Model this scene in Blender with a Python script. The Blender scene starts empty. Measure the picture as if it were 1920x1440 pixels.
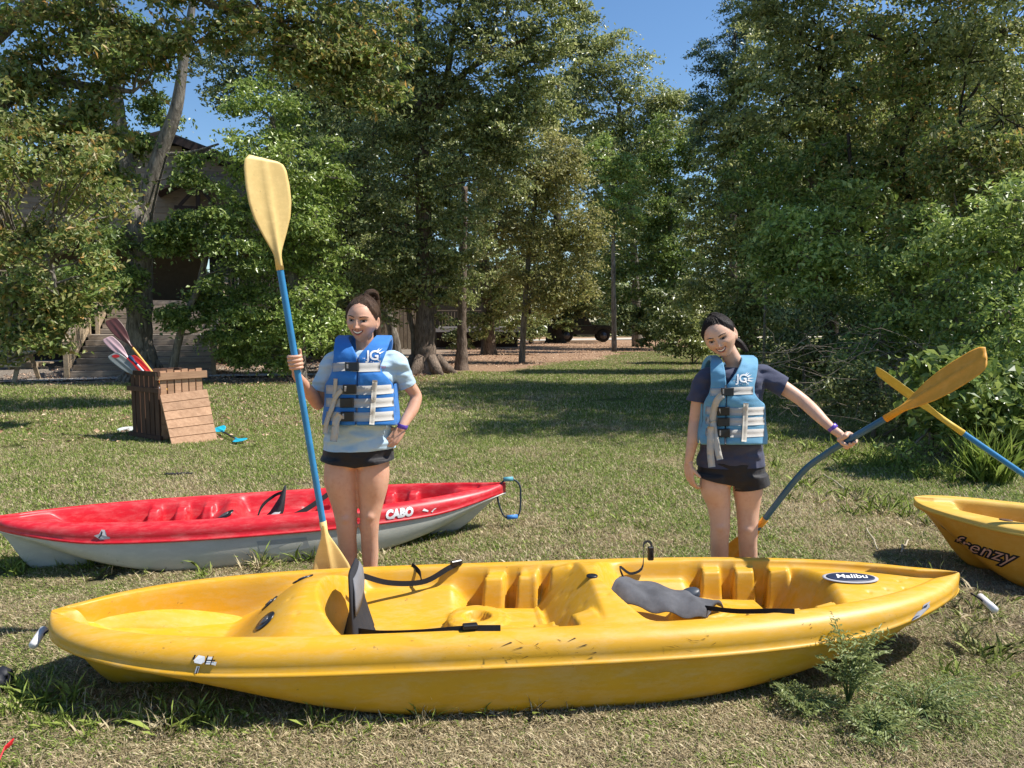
import bpy, bmesh, math, random
import numpy as np
from mathutils import Vector, Matrix
from mathutils.bvhtree import BVHTree
R = math.radians
rng = np.random.default_rng(7)
random.seed(7)
scene = bpy.context.scene
col = scene.collection

# ------------------------------------------------------------------ camera, sky, sun, exposure
FPX = 1371.0; CAMH = 1.55; TILT = R(5.0)
cam_data = bpy.data.cameras.new("camera")
cam_data.sensor_width = 36.0; cam_data.lens = 36.0 * FPX / 1920.0
cam_data.clip_start = 0.05; cam_data.clip_end = 2000.0
cam = bpy.data.objects.new("camera", cam_data)
cam.location = (0, 0, CAMH); cam.rotation_euler = (R(90) - TILT, 0, 0)
col.objects.link(cam); scene.camera = cam

SUN = Vector((0.60, 0.02, 0.86)).normalized()      # points at the sun
world = bpy.data.worlds.new("World"); scene.world = world; world.use_nodes = True
wn = world.node_tree
sky = wn.nodes.new("ShaderNodeTexSky"); sky.sky_type = 'NISHITA'; sky.sun_disc = False
sky.sun_elevation = math.asin(SUN.z); sky.sun_rotation = math.atan2(SUN.x, SUN.y)
sky.air_density = 1.0; sky.dust_density = 0.3; sky.ozone_density = 2.5; sky.altitude = 50
hs_ = wn.nodes.new("ShaderNodeHueSaturation"); hs_.inputs["Saturation"].default_value = 1.15
wn.links.new(sky.outputs[0], hs_.inputs["Color"]); wn.links.new(hs_.outputs[0], wn.nodes["Background"].inputs[0])
wn.nodes["Background"].inputs[1].default_value = 0.092
sun_data = bpy.data.lights.new("sun", 'SUN'); sun_data.energy = 4.3; sun_data.angle = R(0.5)
sun_data.color = (1.0, 0.955, 0.88)
sun = bpy.data.objects.new("sun", sun_data); col.objects.link(sun)
sun.rotation_euler = SUN.to_track_quat('Z', 'Y').to_euler()
scene.view_settings.view_transform = 'Standard'; scene.view_settings.look = 'None'
scene.view_settings.gamma = 1.0; scene.view_settings.use_curve_mapping = False
scene.view_settings.exposure = 0.80
scene.cycles.max_bounces = 8; scene.cycles.diffuse_bounces = 4; scene.cycles.transparent_max_bounces = 6
scene.cycles.sample_clamp_indirect = 8.0

# ------------------------------------------------------------------ helpers
ct, st = math.cos(TILT), math.sin(TILT)
def ray(px, py):
    cx, cy = (px - 960) / FPX, (720 - py) / FPX
    return Vector((cx, ct + cy * st, cy * ct - st))     # camera looks along +Y, tilted down
def at(px, py, Y):
    d = ray(px, py); k = Y / d.y
    return Vector((d.x * k, Y, CAMH + d.z * k))
def ground(px, py, z=0.0):
    d = ray(px, py); k = (z - CAMH) / d.z
    return Vector((d.x * k, d.y * k, z))
def smooth(a, b, x):
    t = np.clip((x - a) / (b - a), 0, 1); return t * t * (3 - 2 * t)

def tag(o, label=None, cat=None, group=None, kind=None):
    if label: o["label"] = label
    if cat: o["category"] = cat
    if group: o["group"] = group
    if kind: o["kind"] = kind
    return o
def empty(name, loc=(0, 0, 0), rz=0.0, label=None, cat=None, group=None):
    o = bpy.data.objects.new(name, None); col.objects.link(o)
    o.location = loc; o.rotation_euler = (0, 0, rz); o.empty_display_size = 0.1
    return tag(o, label, cat, group)
def link(name, me, mats=None, parent=None):
    o = bpy.data.objects.new(name, me); col.objects.link(o)
    if mats is not None:
        if not isinstance(mats, (list, tuple)): mats = [mats]
        if len(me.materials) == 0:
            for m in mats: me.materials.append(m)
    if parent is not None: o.parent = parent
    return o
def mesh_np(name, V, F, smooth_=True, attrs=None, mat_idx=None):
    """V (n,3); F (m,k) all faces with k corners."""
    V = np.asarray(V, dtype=np.float32); F = np.asarray(F, dtype=np.int32)
    me = bpy.data.meshes.new(name)
    me.vertices.add(len(V)); me.vertices.foreach_set("co", V.ravel())
    m, k = F.shape
    me.loops.add(m * k); me.loops.foreach_set("vertex_index", F.ravel())
    me.polygons.add(m); me.polygons.foreach_set("loop_start", np.arange(0, m * k, k, dtype=np.int32))
    me.polygons.foreach_set("use_smooth", np.full(m, smooth_, dtype=bool))
    if mat_idx is not None: me.polygons.foreach_set("material_index", np.asarray(mat_idx, dtype=np.int32))
    me.update(calc_edges=True)
    if attrs:
        for an, av in attrs.items():
            a = me.attributes.new(an, 'FLOAT', 'POINT'); a.data.foreach_set("value", np.asarray(av, dtype=np.float32))
    return me
def mesh_py(name, V, F, smooth_=False):
    me = bpy.data.meshes.new(name); me.from_pydata([tuple(v) for v in V], [], [tuple(f) for f in F]); me.update()
    if smooth_: me.polygons.foreach_set("use_smooth", [True] * len(me.polygons))
    return me
def grid_faces(nu, nv, wrap=False):
    i = np.arange(nu - 1)[:, None]; n2 = nv if wrap else nv - 1
    j = np.arange(n2)[None, :]; j2 = (j + 1) % nv
    return np.stack([i * nv + j, (i + 1) * nv + j, (i + 1) * nv + j2, i * nv + j2], -1).reshape(-1, 4)
class MB:
    """collects boxes, tubes and grids into one mesh"""
    def __init__(s): s.V = []; s.F = []; s.S = []
    def add(s, V, F, sm=False):
        o = len(s.V); s.V += [tuple(v) for v in V]; s.F += [tuple(int(i) + o for i in f) for f in F]; s.S += [sm] * len(F); return s
    def box(s, c, size, M=None, bev=0.0):
        hx, hy, hz = size[0] / 2, size[1] / 2, size[2] / 2
        if bev <= 0:
            P = [Vector((a * hx, b * hy, d * hz)) for a in (-1, 1) for b in (-1, 1) for d in (-1, 1)]
            F = [(0, 1, 3, 2), (4, 6, 7, 5), (0, 4, 5, 1), (2, 3, 7, 6), (0, 2, 6, 4), (1, 5, 7, 3)]
        else:
            bm = bmesh.new(); bmesh.ops.create_cube(bm, size=1.0)
            bmesh.ops.scale(bm, vec=size, verts=bm.verts)
            bmesh.ops.bevel(bm, geom=bm.edges[:], offset=bev, segments=1, affect='EDGES')
            bm.verts.index_update()
            P = [v.co.copy() for v in bm.verts]; F = [[v.index for v in f.verts] for f in bm.faces]; bm.free()
        if M is not None: P = [M @ p for p in P]
        c = Vector(c); return s.add([p + c for p in P], F)
    def bar(s, a, b, w, h, up=(0, 0, 1)):
        a, b = Vector(a), Vector(b); d = b - a; L = d.length; d.normalize()
        up = Vector(up); x = d.cross(up)
        if x.length < 1e-5: x = d.cross(Vector((0, 1, 0)))
        x.normalize(); z = x.cross(d)
        M = Matrix((x, d, z)).transposed()
        return s.box((a + b) / 2, (w, L, h), M)
    def tube(s, pts, rad, seg=8, cap=True, flat=None):
        V, F = tube_arrays(pts, rad, seg, cap, flat); return s.add(V, F, True)
    def build(s, name, mat, parent=None):
        me = mesh_py(name, s.V, s.F)
        me.polygons.foreach_set("use_smooth", s.S)
        return link(name, me, mat, parent)
def frames(P):
    P = [Vector(p) for p in P]; n = len(P); T = []
    for i in range(n):
        T.append((P[min(i + 1, n - 1)] - P[max(i - 1, 0)]).normalized())
    r = Vector((0, 1, 0)) if abs(T[0].y) < 0.9 else Vector((1, 0, 0))
    N = []; x = T[0].cross(r).normalized()
    for t in T:
        x = (x - t * x.dot(t)).normalized(); N.append((x, t.cross(x)))
    return P, T, N
def tube_arrays(pts, rad, seg=8, cap=True, flat=None):
    P, T, N = frames(pts); n = len(P)
    if not hasattr(rad, '__len__'): rad = [rad] * n
    V = []; F = []
    for i in range(n):
        ra = rad[i]; rx, ry = (ra if hasattr(ra, '__len__') else (ra, ra))
        for k in range(seg):
            a = 2 * math.pi * k / seg
            V.append(P[i] + N[i][0] * math.cos(a) * rx + N[i][1] * math.sin(a) * ry)
    for i in range(n - 1):
        for k in range(seg):
            F.append((i * seg + k, i * seg + (k + 1) % seg, (i + 1) * seg + (k + 1) % seg, (i + 1) * seg + k))
    if cap:
        F.append(tuple(range(seg))[::-1]); F.append(tuple((n - 1) * seg + k for k in range(seg)))
    return V, F
def curve_pts(ctrl, n=24):
    """Catmull-Rom through control points (any dimension)."""
    C = np.array([list(c) for c in ctrl], float); C = np.vstack([2 * C[0] - C[1], C, 2 * C[-1] - C[-2]])
    out = []; m = len(C) - 3
    for q in np.linspace(0, m - 1e-6, n):
        i = int(q); t = q - i; p0, p1, p2, p3 = C[i:i + 4]
        out.append(0.5 * ((2 * p1) + (-p0 + p2) * t + (2 * p0 - 5 * p1 + 4 * p2 - p3) * t * t + (-p0 + 3 * p1 - 3 * p2 + p3) * t ** 3))
    return np.array(out)
def text_geom(s, size=1.0, shear=0.0, offset=0.0, spacing=1.0):
    cu = bpy.data.curves.new("txt", 'FONT'); cu.body = s; cu.size = size; cu.shear = shear; cu.offset = offset
    cu.space_character = spacing; cu.align_x = 'CENTER'; cu.align_y = 'CENTER'; cu.resolution_u = 3
    o = bpy.data.objects.new("txt", cu); col.objects.link(o)
    dg = bpy.context.evaluated_depsgraph_get(); me = bpy.data.meshes.new_from_object(o.evaluated_get(dg))
    bm = bmesh.new(); bm.from_mesh(me)
    bmesh.ops.subdivide_edges(bm, edges=[e for e in bm.edges if e.calc_length() > size * 0.3], cuts=2)
    bmesh.ops.triangulate(bm, faces=bm.faces)
    bm.verts.index_update()
    V = [v.co.copy() for v in bm.verts]; F = [[v.index for v in f.verts] for f in bm.faces]; bm.free()
    bpy.data.objects.remove(o); bpy.data.curves.remove(cu); bpy.data.meshes.remove(me)
    return V, F
def project(V2, F, origin, ux, uy, dirn, bvh, off=0.002, thick=0.0):
    """lay flat artwork (x,y) onto a surface by casting along dirn; returns V, F"""
    out = []; ok = []
    for v in V2:
        p = origin + ux * v[0] + uy * v[1]
        h = bvh.ray_cast(p - dirn * 0.6, dirn, 1.6)
        if h[0] is None: out.append(p); ok.append(False)
        else: out.append(h[0] - dirn * off); ok.append(True)
    F2 = [f for f in F if all(ok[i] for i in f)]
    return out, F2
def bvh_of(me, M=None):
    V = [v.co.copy() if M is None else M @ v.co for v in me.vertices]
    return BVHTree.FromPolygons(V, [tuple(p.vertices) for p in me.polygons])

# ------------------------------------------------------------------ materials
def mat(name):
    m = bpy.data.materials.new(name); m.use_nodes = True
    return m, m.node_tree, m.node_tree.nodes["Principled BSDF"]
def N(nt, typ, **kw):
    n = nt.nodes.new(typ)
    for k, v in kw.items():
        if k == 'inp':
            for kk, vv in v.items(): n.inputs[kk].default_value = vv
        else: setattr(n, k, v)
    return n
def ramp(nt, fac, stops, interp='LINEAR'):
    r = nt.nodes.new("ShaderNodeValToRGB"); r.color_ramp.interpolation = interp
    e = r.color_ramp.elements
    while len(e) < len(stops): e.new(0.5)
    for i, (p, c) in enumerate(stops):
        e[i].position = p; e[i].color = (c[0], c[1], c[2], 1) if hasattr(c, '__len__') else (c, c, c, 1)
    nt.links.new(fac, r.inputs[0]); return r.outputs[0]
def noise(nt, vec, scale, detail=4, rough=0.55, dist=0.0):
    n = N(nt, "ShaderNodeTexNoise"); n.inputs["Scale"].default_value = scale; n.inputs["Detail"].default_value = detail
    n.inputs["Roughness"].default_value = rough; n.inputs["Distortion"].default_value = dist
    if vec is not None: nt.links.new(vec, n.inputs["Vector"])
    return n.outputs["Fac"]
def mapping(nt, vec, scale=(1, 1, 1), rot=(0, 0, 0)):
    m = N(nt, "ShaderNodeMapping"); m.inputs["Scale"].default_value = scale; m.inputs["Rotation"].default_value = rot
    nt.links.new(vec, m.inputs[0]); return m.outputs[0]
def mix(nt, a, b, fac, mode='MIX'):
    m = N(nt, "ShaderNodeMix", data_type='RGBA', blend_type=mode)
    for i, v in ((0, fac), (6, a), (7, b)):
        if hasattr(v, 'is_linked') or isinstance(v, bpy.types.NodeSocket): nt.links.new(v, m.inputs[i])
        elif i == 0: m.inputs[0].default_value = v
        else: m.inputs[i].default_value = (v[0], v[1], v[2], 1)
    return m.outputs[2]
def math_(nt, op, a, b=None):
    m = N(nt, "ShaderNodeMath", operation=op)
    for i, v in ((0, a), (1, b)):
        if v is None: continue
        if isinstance(v, bpy.types.NodeSocket): nt.links.new(v, m.inputs[i])
        else: m.inputs[i].default_value = v
    return m.outputs[0]
def bump(nt, h, strength=0.3, dist=0.01, bs=None):
    b = N(nt, "ShaderNodeBump"); b.inputs["Strength"].default_value = strength; b.inputs["Distance"].default_value = dist
    nt.links.new(h, b.inputs["Height"])
    if bs: nt.links.new(b.outputs[0], bs.inputs["Normal"])
    return b.outputs[0]
def simple(name, c, rough=0.6, spec=0.4, metal=0.0, var=0.12, vscale=8.0, bumpv=0.0, bscale=60.0, sheen=0.0):
    m, nt, bs = mat(name)
    oc = N(nt, "ShaderNodeTexCoord").outputs["Object"]
    f = noise(nt, oc, vscale, 5, 0.6)
    c2 = tuple(x * (1 - var) for x in c); c3 = tuple(min(1, x * (1 + var)) for x in c)
    nt.links.new(ramp(nt, f, [(0.3, c2), (0.7, c3)]), bs.inputs["Base Color"])
    bs.inputs["Roughness"].default_value = rough; bs.inputs["Specular IOR Level"].default_value = spec
    bs.inputs["Metallic"].default_value = metal
    if sheen: bs.inputs["Sheen Weight"].default_value = sheen
    if bumpv > 0: bump(nt, noise(nt, oc, bscale, 6, 0.7), bumpv, 0.004, bs)
    return m
def plastic_mat(name, c, dark, pale, rough=0.38, scuff_amt=0.5):
    """rotomoulded plastic: slight mottling, scuffs along the rails, dirt"""
    m, nt, bs = mat(name)
    oc = N(nt, "ShaderNodeTexCoord").outputs["Object"]
    big = noise(nt, oc, 3.0, 5, 0.6)
    base = mix(nt, c, tuple(x * 0.86 for x in c), ramp(nt, big, [(0.35, 0), (0.75, 1)]))
    sc = noise(nt, mapping(nt, oc, (7, 24, 24)), 1.0, 10, 0.78, 0.15)
    base = mix(nt, base, pale, math_(nt, 'MULTIPLY', ramp(nt, sc, [(0.46, 0), (0.66, 1)]), scuff_amt))
    sp = noise(nt, oc, 55, 3, 0.6); sp2 = noise(nt, oc, 4.5, 2, 0.5)
    dirt = math_(nt, 'MULTIPLY', ramp(nt, sp, [(0.66, 0), (0.72, 1)]), ramp(nt, sp2, [(0.5, 0), (0.62, 1)]))
    base = mix(nt, base, dark, math_(nt, 'MULTIPLY', dirt, 0.55))
    nt.links.new(base, bs.inputs["Base Color"])
    nt.links.new(math_(nt, 'ADD', math_(nt, 'MULTIPLY', sc, 0.35), rough - 0.12), bs.inputs["Roughness"])
    bs.inputs["Specular IOR Level"].default_value = 0.45
    bs.inputs["Subsurface Weight"].default_value = 0.0
    b = N(nt, "ShaderNodeBump"); b.inputs["Strength"].default_value = 0.12; b.inputs["Distance"].default_value = 0.002
    nt.links.new(noise(nt, oc, 260, 3, 0.7), b.inputs["Height"]); nt.links.new(b.outputs[0], bs.inputs["Normal"])
    return m
def leaf_mat(name, cols, rough=0.36, trans=0.30, spec=0.55):
    """cols: list of base colours picked by the per-leaf random attribute"""
    m, nt, bs = mat(name)
    cols = [tuple(min(.9, v * g_) for v, g_ in zip(c, (1.46, 1.38, 1.5))) for c in cols]
    a = N(nt, "ShaderNodeAttribute", attribute_name="tint").outputs["Fac"]
    stops = [(i / max(1, len(cols) - 1), c) for i, c in enumerate(cols)]
    c0 = ramp(nt, a, stops)
    geo = N(nt, "ShaderNodeNewGeometry").outputs["Position"]
    f = noise(nt, geo, 0.9, 3, 0.5)
    hsv = N(nt, "ShaderNodeHueSaturation"); nt.links.new(c0, hsv.inputs["Color"])
    nt.links.new(ramp(nt, f, [(0.3, 0.78), (0.7, 1.3)]), hsv.inputs["Value"])
    nt.links.new(hsv.outputs[0], bs.inputs["Base Color"])
    bs.inputs["Roughness"].default_value = rough; bs.inputs["Specular IOR Level"].default_value = spec
    tr = N(nt, "ShaderNodeBsdfTranslucent")
    br = N(nt, "ShaderNodeHueSaturation"); br.inputs["Value"].default_value = 1.5; br.inputs["Hue"].default_value = 0.49
    nt.links.new(hsv.outputs[0], br.inputs["Color"]); nt.links.new(br.outputs[0], tr.inputs[0])
    ms = N(nt, "ShaderNodeMixShader"); ms.inputs[0].default_value = trans
    nt.links.new(bs.outputs[0], ms.inputs[1]); nt.links.new(tr.outputs[0], ms.inputs[2])
    nt.links.new(ms.outputs[0], nt.nodes["Material Output"].inputs[0])
    return m
def bark_mat(name, dark, light, sc=1.0):
    m, nt, bs = mat(name)
    oc = N(nt, "ShaderNodeTexCoord").outputs["Object"]
    f = noise(nt, mapping(nt, oc, (14 * sc, 14 * sc, 3.2 * sc)), 1.0, 8, 0.7, 0.6)
    g = noise(nt, mapping(nt, oc, (1.5, 1.5, .8)), 1.0, 3, 0.6)
    c = ramp(nt, f, [(0.34, dark), (0.66, light)])
    c = mix(nt, c, tuple(x * 1.35 for x in light), math_(nt, 'MULTIPLY', ramp(nt, g, [(0.5, 0), (0.7, 1)]), 0.5))
    nt.links.new(c, bs.inputs["Base Color"]); bs.inputs["Roughness"].default_value = 0.92
    bs.inputs["Specular IOR Level"].default_value = 0.15
    bump(nt, f, 1.0, 0.05, bs)
    return m
def wood_mat(name, c1, c2, axis_scale=(2, 30, 30), rough=0.8):
    m, nt, bs = mat(name)
    oc = N(nt, "ShaderNodeTexCoord").outputs["Object"]
    rnd = N(nt, "ShaderNodeObjectInfo").outputs["Random"]
    add = N(nt, "ShaderNodeVectorMath", operation='ADD'); nt.links.new(oc, add.inputs[0])
    cm = N(nt, "ShaderNodeCombineXYZ"); nt.links.new(math_(nt, 'MULTIPLY', rnd, 37.0), cm.inputs[0]); nt.links.new(math_(nt, 'MULTIPLY', rnd, 11.0), cm.inputs[1])
    nt.links.new(cm.outputs[0], add.inputs[1])
    f = noise(nt, mapping(nt, add.outputs[0], axis_scale), 1.0, 8, 0.7, 0.5)
    g = noise(nt, add.outputs[0], 2.2, 3, 0.6)
    c = ramp(nt, f, [(0.3, c1), (0.7, c2)])
    c = mix(nt, c, tuple(x * 0.55 for x in c1), math_(nt, 'MULTIPLY', ramp(nt, g, [(0.52, 0), (0.75, 1)]), 0.6))
    hs = N(nt, "ShaderNodeHueSaturation"); nt.links.new(c, hs.inputs["Color"])
    nt.links.new(math_(nt, 'ADD', math_(nt, 'MULTIPLY', rnd, 0.35), 0.82), hs.inputs["Value"])
    nt.links.new(hs.outputs[0], bs.inputs["Base Color"]); bs.inputs["Roughness"].default_value = rough
    bs.inputs["Specular IOR Level"].default_value = 0.2
    bump(nt, f, 0.6, 0.006, bs)
    return m
YEL = plastic_mat("kayak_yellow", (0.66, 0.345, 0.016), (0.10, 0.06, 0.03), (0.60, 0.40, 0.15), 0.40, 0.5)
YEL2 = plastic_mat("kayak_amber", (0.66, 0.40, 0.06), (0.10, 0.06, 0.03), (0.78, 0.55, 0.2), 0.45, 0.4)
ORG = plastic_mat("kayak_orange", (0.62, 0.26, 0.018), (0.12, 0.06, 0.03), (0.72, 0.40, 0.10), 0.45, 0.3)
RED = plastic_mat("kayak_red", (0.60, 0.012, 0.022), (0.12, 0.05, 0.03), (0.68, 0.22, 0.20), 0.36, 0.35)
WHT = plastic_mat("kayak_offwhite", (0.50, 0.50, 0.44), (0.14, 0.11, 0.07), (0.62, 0.61, 0.54), 0.45, 0.5)
PVC = simple("pvc_white", (0.72, 0.70, 0.70), 0.4, 0.4, var=0.06)
BLACKP = simple("black_plastic", (0.012, 0.012, 0.014), 0.35, 0.5)
BLACKF = simple("black_webbing", (0.016, 0.016, 0.018), 0.8, 0.2, bumpv=0.4, bscale=300)
GREYF = simple("grey_padding", (0.17, 0.17, 0.18), 0.85, 0.2, bumpv=0.4, bscale=400)
DKGREYF = simple("dark_padding", (0.03, 0.03, 0.034), 0.85, 0.2, bumpv=0.4, bscale=300)
LGREYF = simple("pale_padding", (0.40, 0.39, 0.40), 0.8, 0.2, bumpv=0.3, bscale=300)
WHITEPR = simple("white_print", (0.80, 0.80, 0.80), 0.5, 0.3, var=0.05)
BLACKPR = simple("black_print", (0.012, 0.010, 0.012), 0.5, 0.3)
NAVYPR = simple("navy_print", (0.02, 0.03, 0.07), 0.4, 0.4, var=0.3, vscale=60)
MUD = simple("dried_mud", (0.10, 0.065, 0.035), 0.95, 0.1, var=0.3, vscale=60)
# ------------------------------------------------------------------ ground
def lawn_k(nt, geo, n1, n3):
    """patchiness of the lawn: worn and straw-coloured near the boats, greener from about 8 m on"""
    k = math_(nt, 'ADD', math_(nt, 'MULTIPLY', n1, 0.62), math_(nt, 'MULTIPLY', n3, 0.38))
    sp = N(nt, "ShaderNodeSeparateXYZ"); nt.links.new(geo, sp.inputs[0])
    return math_(nt, 'ADD', k, math_(nt, 'SUBTRACT', math_(nt, 'MULTIPLY', ramp(nt, math_(nt, 'MULTIPLY', sp.outputs[1], 1 / 20.0), [(0.13, 1.0), (0.24, 0.50), (0.42, 0.16), (0.6, 0.0)]), 0.13), 0.07))
def ground_mat():
    m, nt, bs = mat("lawn_soil")
    geo = N(nt, "ShaderNodeNewGeometry").outputs["Position"]
    n1 = noise(nt, geo, 0.55, 6, 0.62, 0.4); n2 = noise(nt, geo, 26, 6, 0.75); n3 = noise(nt, geo, 4.0, 5, 0.65)
    n4 = noise(nt, geo, 90, 4, 0.8)
    green = ramp(nt, n2, [(0.25, (0.04, 0.055, 0.014)), (0.55, (0.13, 0.17, 0.04)), (0.8, (0.26, 0.29, 0.10))])
    straw = ramp(nt, n4, [(0.25, (0.12, 0.09, 0.055)), (0.5, (0.34, 0.27, 0.165)), (0.75, (0.58, 0.50, 0.34))])
    k = lawn_k(nt, geo, n1, n3)
    lawn = mix(nt, green, straw, ramp(nt, k, [(0.43, 0.12), (0.58, 0.9)]))
    # pine-straw litter under the trees, packed soil beside the steps
    sp = N(nt, "ShaderNodeSeparateXYZ"); nt.links.new(geo, sp.inputs[0]); X, Y = sp.outputs[0], sp.outputs[1]
    wob = math_(nt, 'MULTIPLY', math_(nt, 'SUBTRACT', noise(nt, geo, 0.35, 4, 0.6), 0.5), 4.0)
    # boundary: litter where Y > 19.5 + 0.95*max(0,x+3.5)  (and soil further left from Y > 14.5)
    bx = math_(nt, 'MULTIPLY', math_(nt, 'MAXIMUM', math_(nt, 'ADD', X, 2.6), 0.0), 1.95)
    lim = math_(nt, 'ADD', bx, 17.4)
    d = math_(nt, 'ADD', math_(nt, 'SUBTRACT', Y, lim), wob)
    fmask = ramp(nt, math_(nt, 'MULTIPLY', math_(nt, 'ADD', d, 1.0), 0.5), [(0.0, 0), (1.0, 1)])
    right_lim = ramp(nt, math_(nt, 'MULTIPLY', math_(nt, 'SUBTRACT', 75.0, Y), 0.1), [(0.0, 0), (1.0, 1)])
    lit = ramp(nt, noise(nt, geo, 14, 8, 0.85, 0.8), [(0.3, (0.09, 0.055, 0.035)), (0.5, (0.36, 0.225, 0.14)), (0.7, (0.58, 0.42, 0.29))])
    soil = ramp(nt, noise(nt, geo, 9, 8, 0.8), [(0.3, (0.10, 0.085, 0.065)), (0.55, (0.30, 0.25, 0.20)), (0.75, (0.45, 0.38, 0.31))])
    lsel = ramp(nt, math_(nt, 'MULTIPLY', math_(nt, 'ADD', math_(nt, 'ADD', X, 5.0), wob), 0.3), [(0.0, 0), (1.0, 1)])
    litter = mix(nt, soil, lit, lsel)
    bare = math_(nt, 'MULTIPLY', ramp(nt, math_(nt, 'MULTIPLY', math_(nt, 'SUBTRACT', X, 1.1), .6), [(0, 0), (1, 1)]), ramp(nt, math_(nt, 'MULTIPLY', math_(nt, 'SUBTRACT', 5.2, Y), .6), [(0, 0), (1, 1)]))
    bare = math_(nt, 'MULTIPLY', bare, ramp(nt, noise(nt, geo, 2.3, 5, .7), [(0.42, 0), (0.6, 1)]))
    lawn = mix(nt, lawn, mix(nt, (0.13, 0.085, 0.055), (0.30, 0.215, 0.15), n4), bare)
    c = mix(nt, lawn, litter, math_(nt, 'MULTIPLY', fmask, right_lim))
    nt.links.new(c, bs.inputs["Base Color"]); bs.inputs["Roughness"].default_value = 0.95
    bs.inputs["Specular IOR Level"].default_value = 0.1
    h = math_(nt, 'ADD', math_(nt, 'MULTIPLY', n2, 1.0), math_(nt, 'MULTIPLY', n4, 0.5))
    bump(nt, h, 0.9, 0.05, bs)
    return m
GM = ground_mat()
nx, ny = 120, 130
gx = np.sign(np.linspace(-1, 1, nx)) * np.abs(np.linspace(-1, 1, nx)) ** 2.2 * 260
gy = np.linspace(0, 1, ny) ** 2.4 * 420 - 12
GX, GY = np.meshgrid(gx, gy, indexing='ij')
GZ = 0.02 * np.sin(GX * 1.1 + 0.5 * GY) * np.cos(GY * 0.8) * smooth(4.8, 7, np.hypot(GX, GY)) - 0.012
gm = mesh_np("ground", np.stack([GX, GY, GZ], -1).reshape(-1, 3), grid_faces(nx, ny))
tag(link("ground", gm, GM), "mown lawn of green and straw-coloured grass with bare litter under the trees", kind="structure")

# concrete path beside the steps, far pale drive
CONC = simple("concrete", (0.42, 0.38, 0.33), 0.9, 0.2, var=0.25, vscale=3, bumpv=0.3, bscale=30)
pp = curve_pts([(-26, 15.0), (-17, 16.6), (-12.5, 18.4), (-9.0, 20.0), (-5.5, 20.6)], 40)
V = []
for i, p in enumerate(pp):
    t = pp[min(i + 1, 39)] - pp[max(i - 1, 0)]; nn = np.array([-t[1], t[0]]) / np.linalg.norm(t)
    wdt = 0.42
    V += [(p[0] - nn[0] * wdt, p[1] - nn[1] * wdt, 0.03), (p[0] + nn[0] * wdt, p[1] + nn[1] * wdt, 0.03)]
F = [(2 * i, 2 * i + 2, 2 * i + 3, 2 * i + 1) for i in range(39)]
po = link("path", mesh_py("path", V, F), CONC); tag(po, kind="structure")
DRIVE = simple("pale_gravel", (0.5, 0.45, 0.38), 0.95, 0.1, var=0.2, vscale=1.0)
V = [(-14, 46, .03), (-3, 52, .03), (14, 60, .03), (30, 66, .03), (30, 69.5, .03), (12, 64.5, .03), (-3, 55.0, .03), (-14, 49.0, .03)]
do = link("gravel_drive", mesh_py("gravel_drive", V, [(0, 1, 6, 7), (1, 2, 5, 6), (2, 3, 4, 5)]), DRIVE); tag(do, kind="structure")

# ------------------------------------------------------------------ mown grass as instanced tiles of blades
def grass_mat():
    m, nt, bs = mat("grass_blades")
    geo = N(nt, "ShaderNodeNewGeometry").outputs["Position"]
    a = N(nt, "ShaderNodeAttribute", attribute_name="tint").outputs["Fac"]
    n1 = noise(nt, geo, 0.55, 6, 0.62, 0.4); n3 = noise(nt, geo, 4.0, 5, 0.65)
    k = lawn_k(nt, geo, n1, n3)
    thr = ramp(nt, k, [(0.43, 0.34), (0.57, 0.90)])
    isst = math_(nt, 'LESS_THAN', a, thr)
    b = N(nt, "ShaderNodeAttribute", attribute_name="tint2").outputs["Fac"]
    g = ramp(nt, b, [(0.0, (0.075, 0.125, 0.016)), (0.5, (0.19, 0.275, 0.040)), (1.0, (0.36, 0.43, 0.10))])
    s = ramp(nt, b, [(0.0, (0.20, 0.15, 0.085)), (0.5, (0.48, 0.38, 0.215)), (1.0, (0.74, 0.63, 0.40))])
    c = mix(nt, g, s, isst)
    sp = N(nt, "ShaderNodeSeparateXYZ"); nt.links.new(geo, sp.inputs[0])
    bare = math_(nt, 'MULTIPLY', ramp(nt, math_(nt, 'MULTIPLY', math_(nt, 'SUBTRACT', sp.outputs[0], 1.1), .6), [(0, 0), (1, 1)]), ramp(nt, math_(nt, 'MULTIPLY', math_(nt, 'SUBTRACT', 5.2, sp.outputs[1]), .6), [(0, 0), (1, 1)]))
    bare = math_(nt, 'MULTIPLY', bare, ramp(nt, noise(nt, geo, 2.3, 5, .7), [(0.42, 0), (0.6, 1)]))
    c = mix(nt, c, mix(nt, (0.16, 0.11, 0.075), (0.46, 0.35, 0.25), b), math_(nt, 'MULTIPLY', bare, .85))
    nt.links.new(c, bs.inputs["Base Color"]); bs.inputs["Roughness"].default_value = 0.6
    bs.inputs["Specular IOR Level"].default_value = 0.3
    tr = N(nt, "ShaderNodeBsdfTranslucent"); nt.links.new(c, tr.inputs[0])
    ms = N(nt, "ShaderNodeMixShader"); ms.inputs[0].default_value = 0.35
    nt.links.new(bs.outputs[0], ms.inputs[1]); nt.links.new(tr.outputs[0], ms.inputs[2])
    nt.links.new(ms.outputs[0], nt.nodes["Material Output"].inputs[0])
    return m
GRASS = grass_mat()
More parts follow.
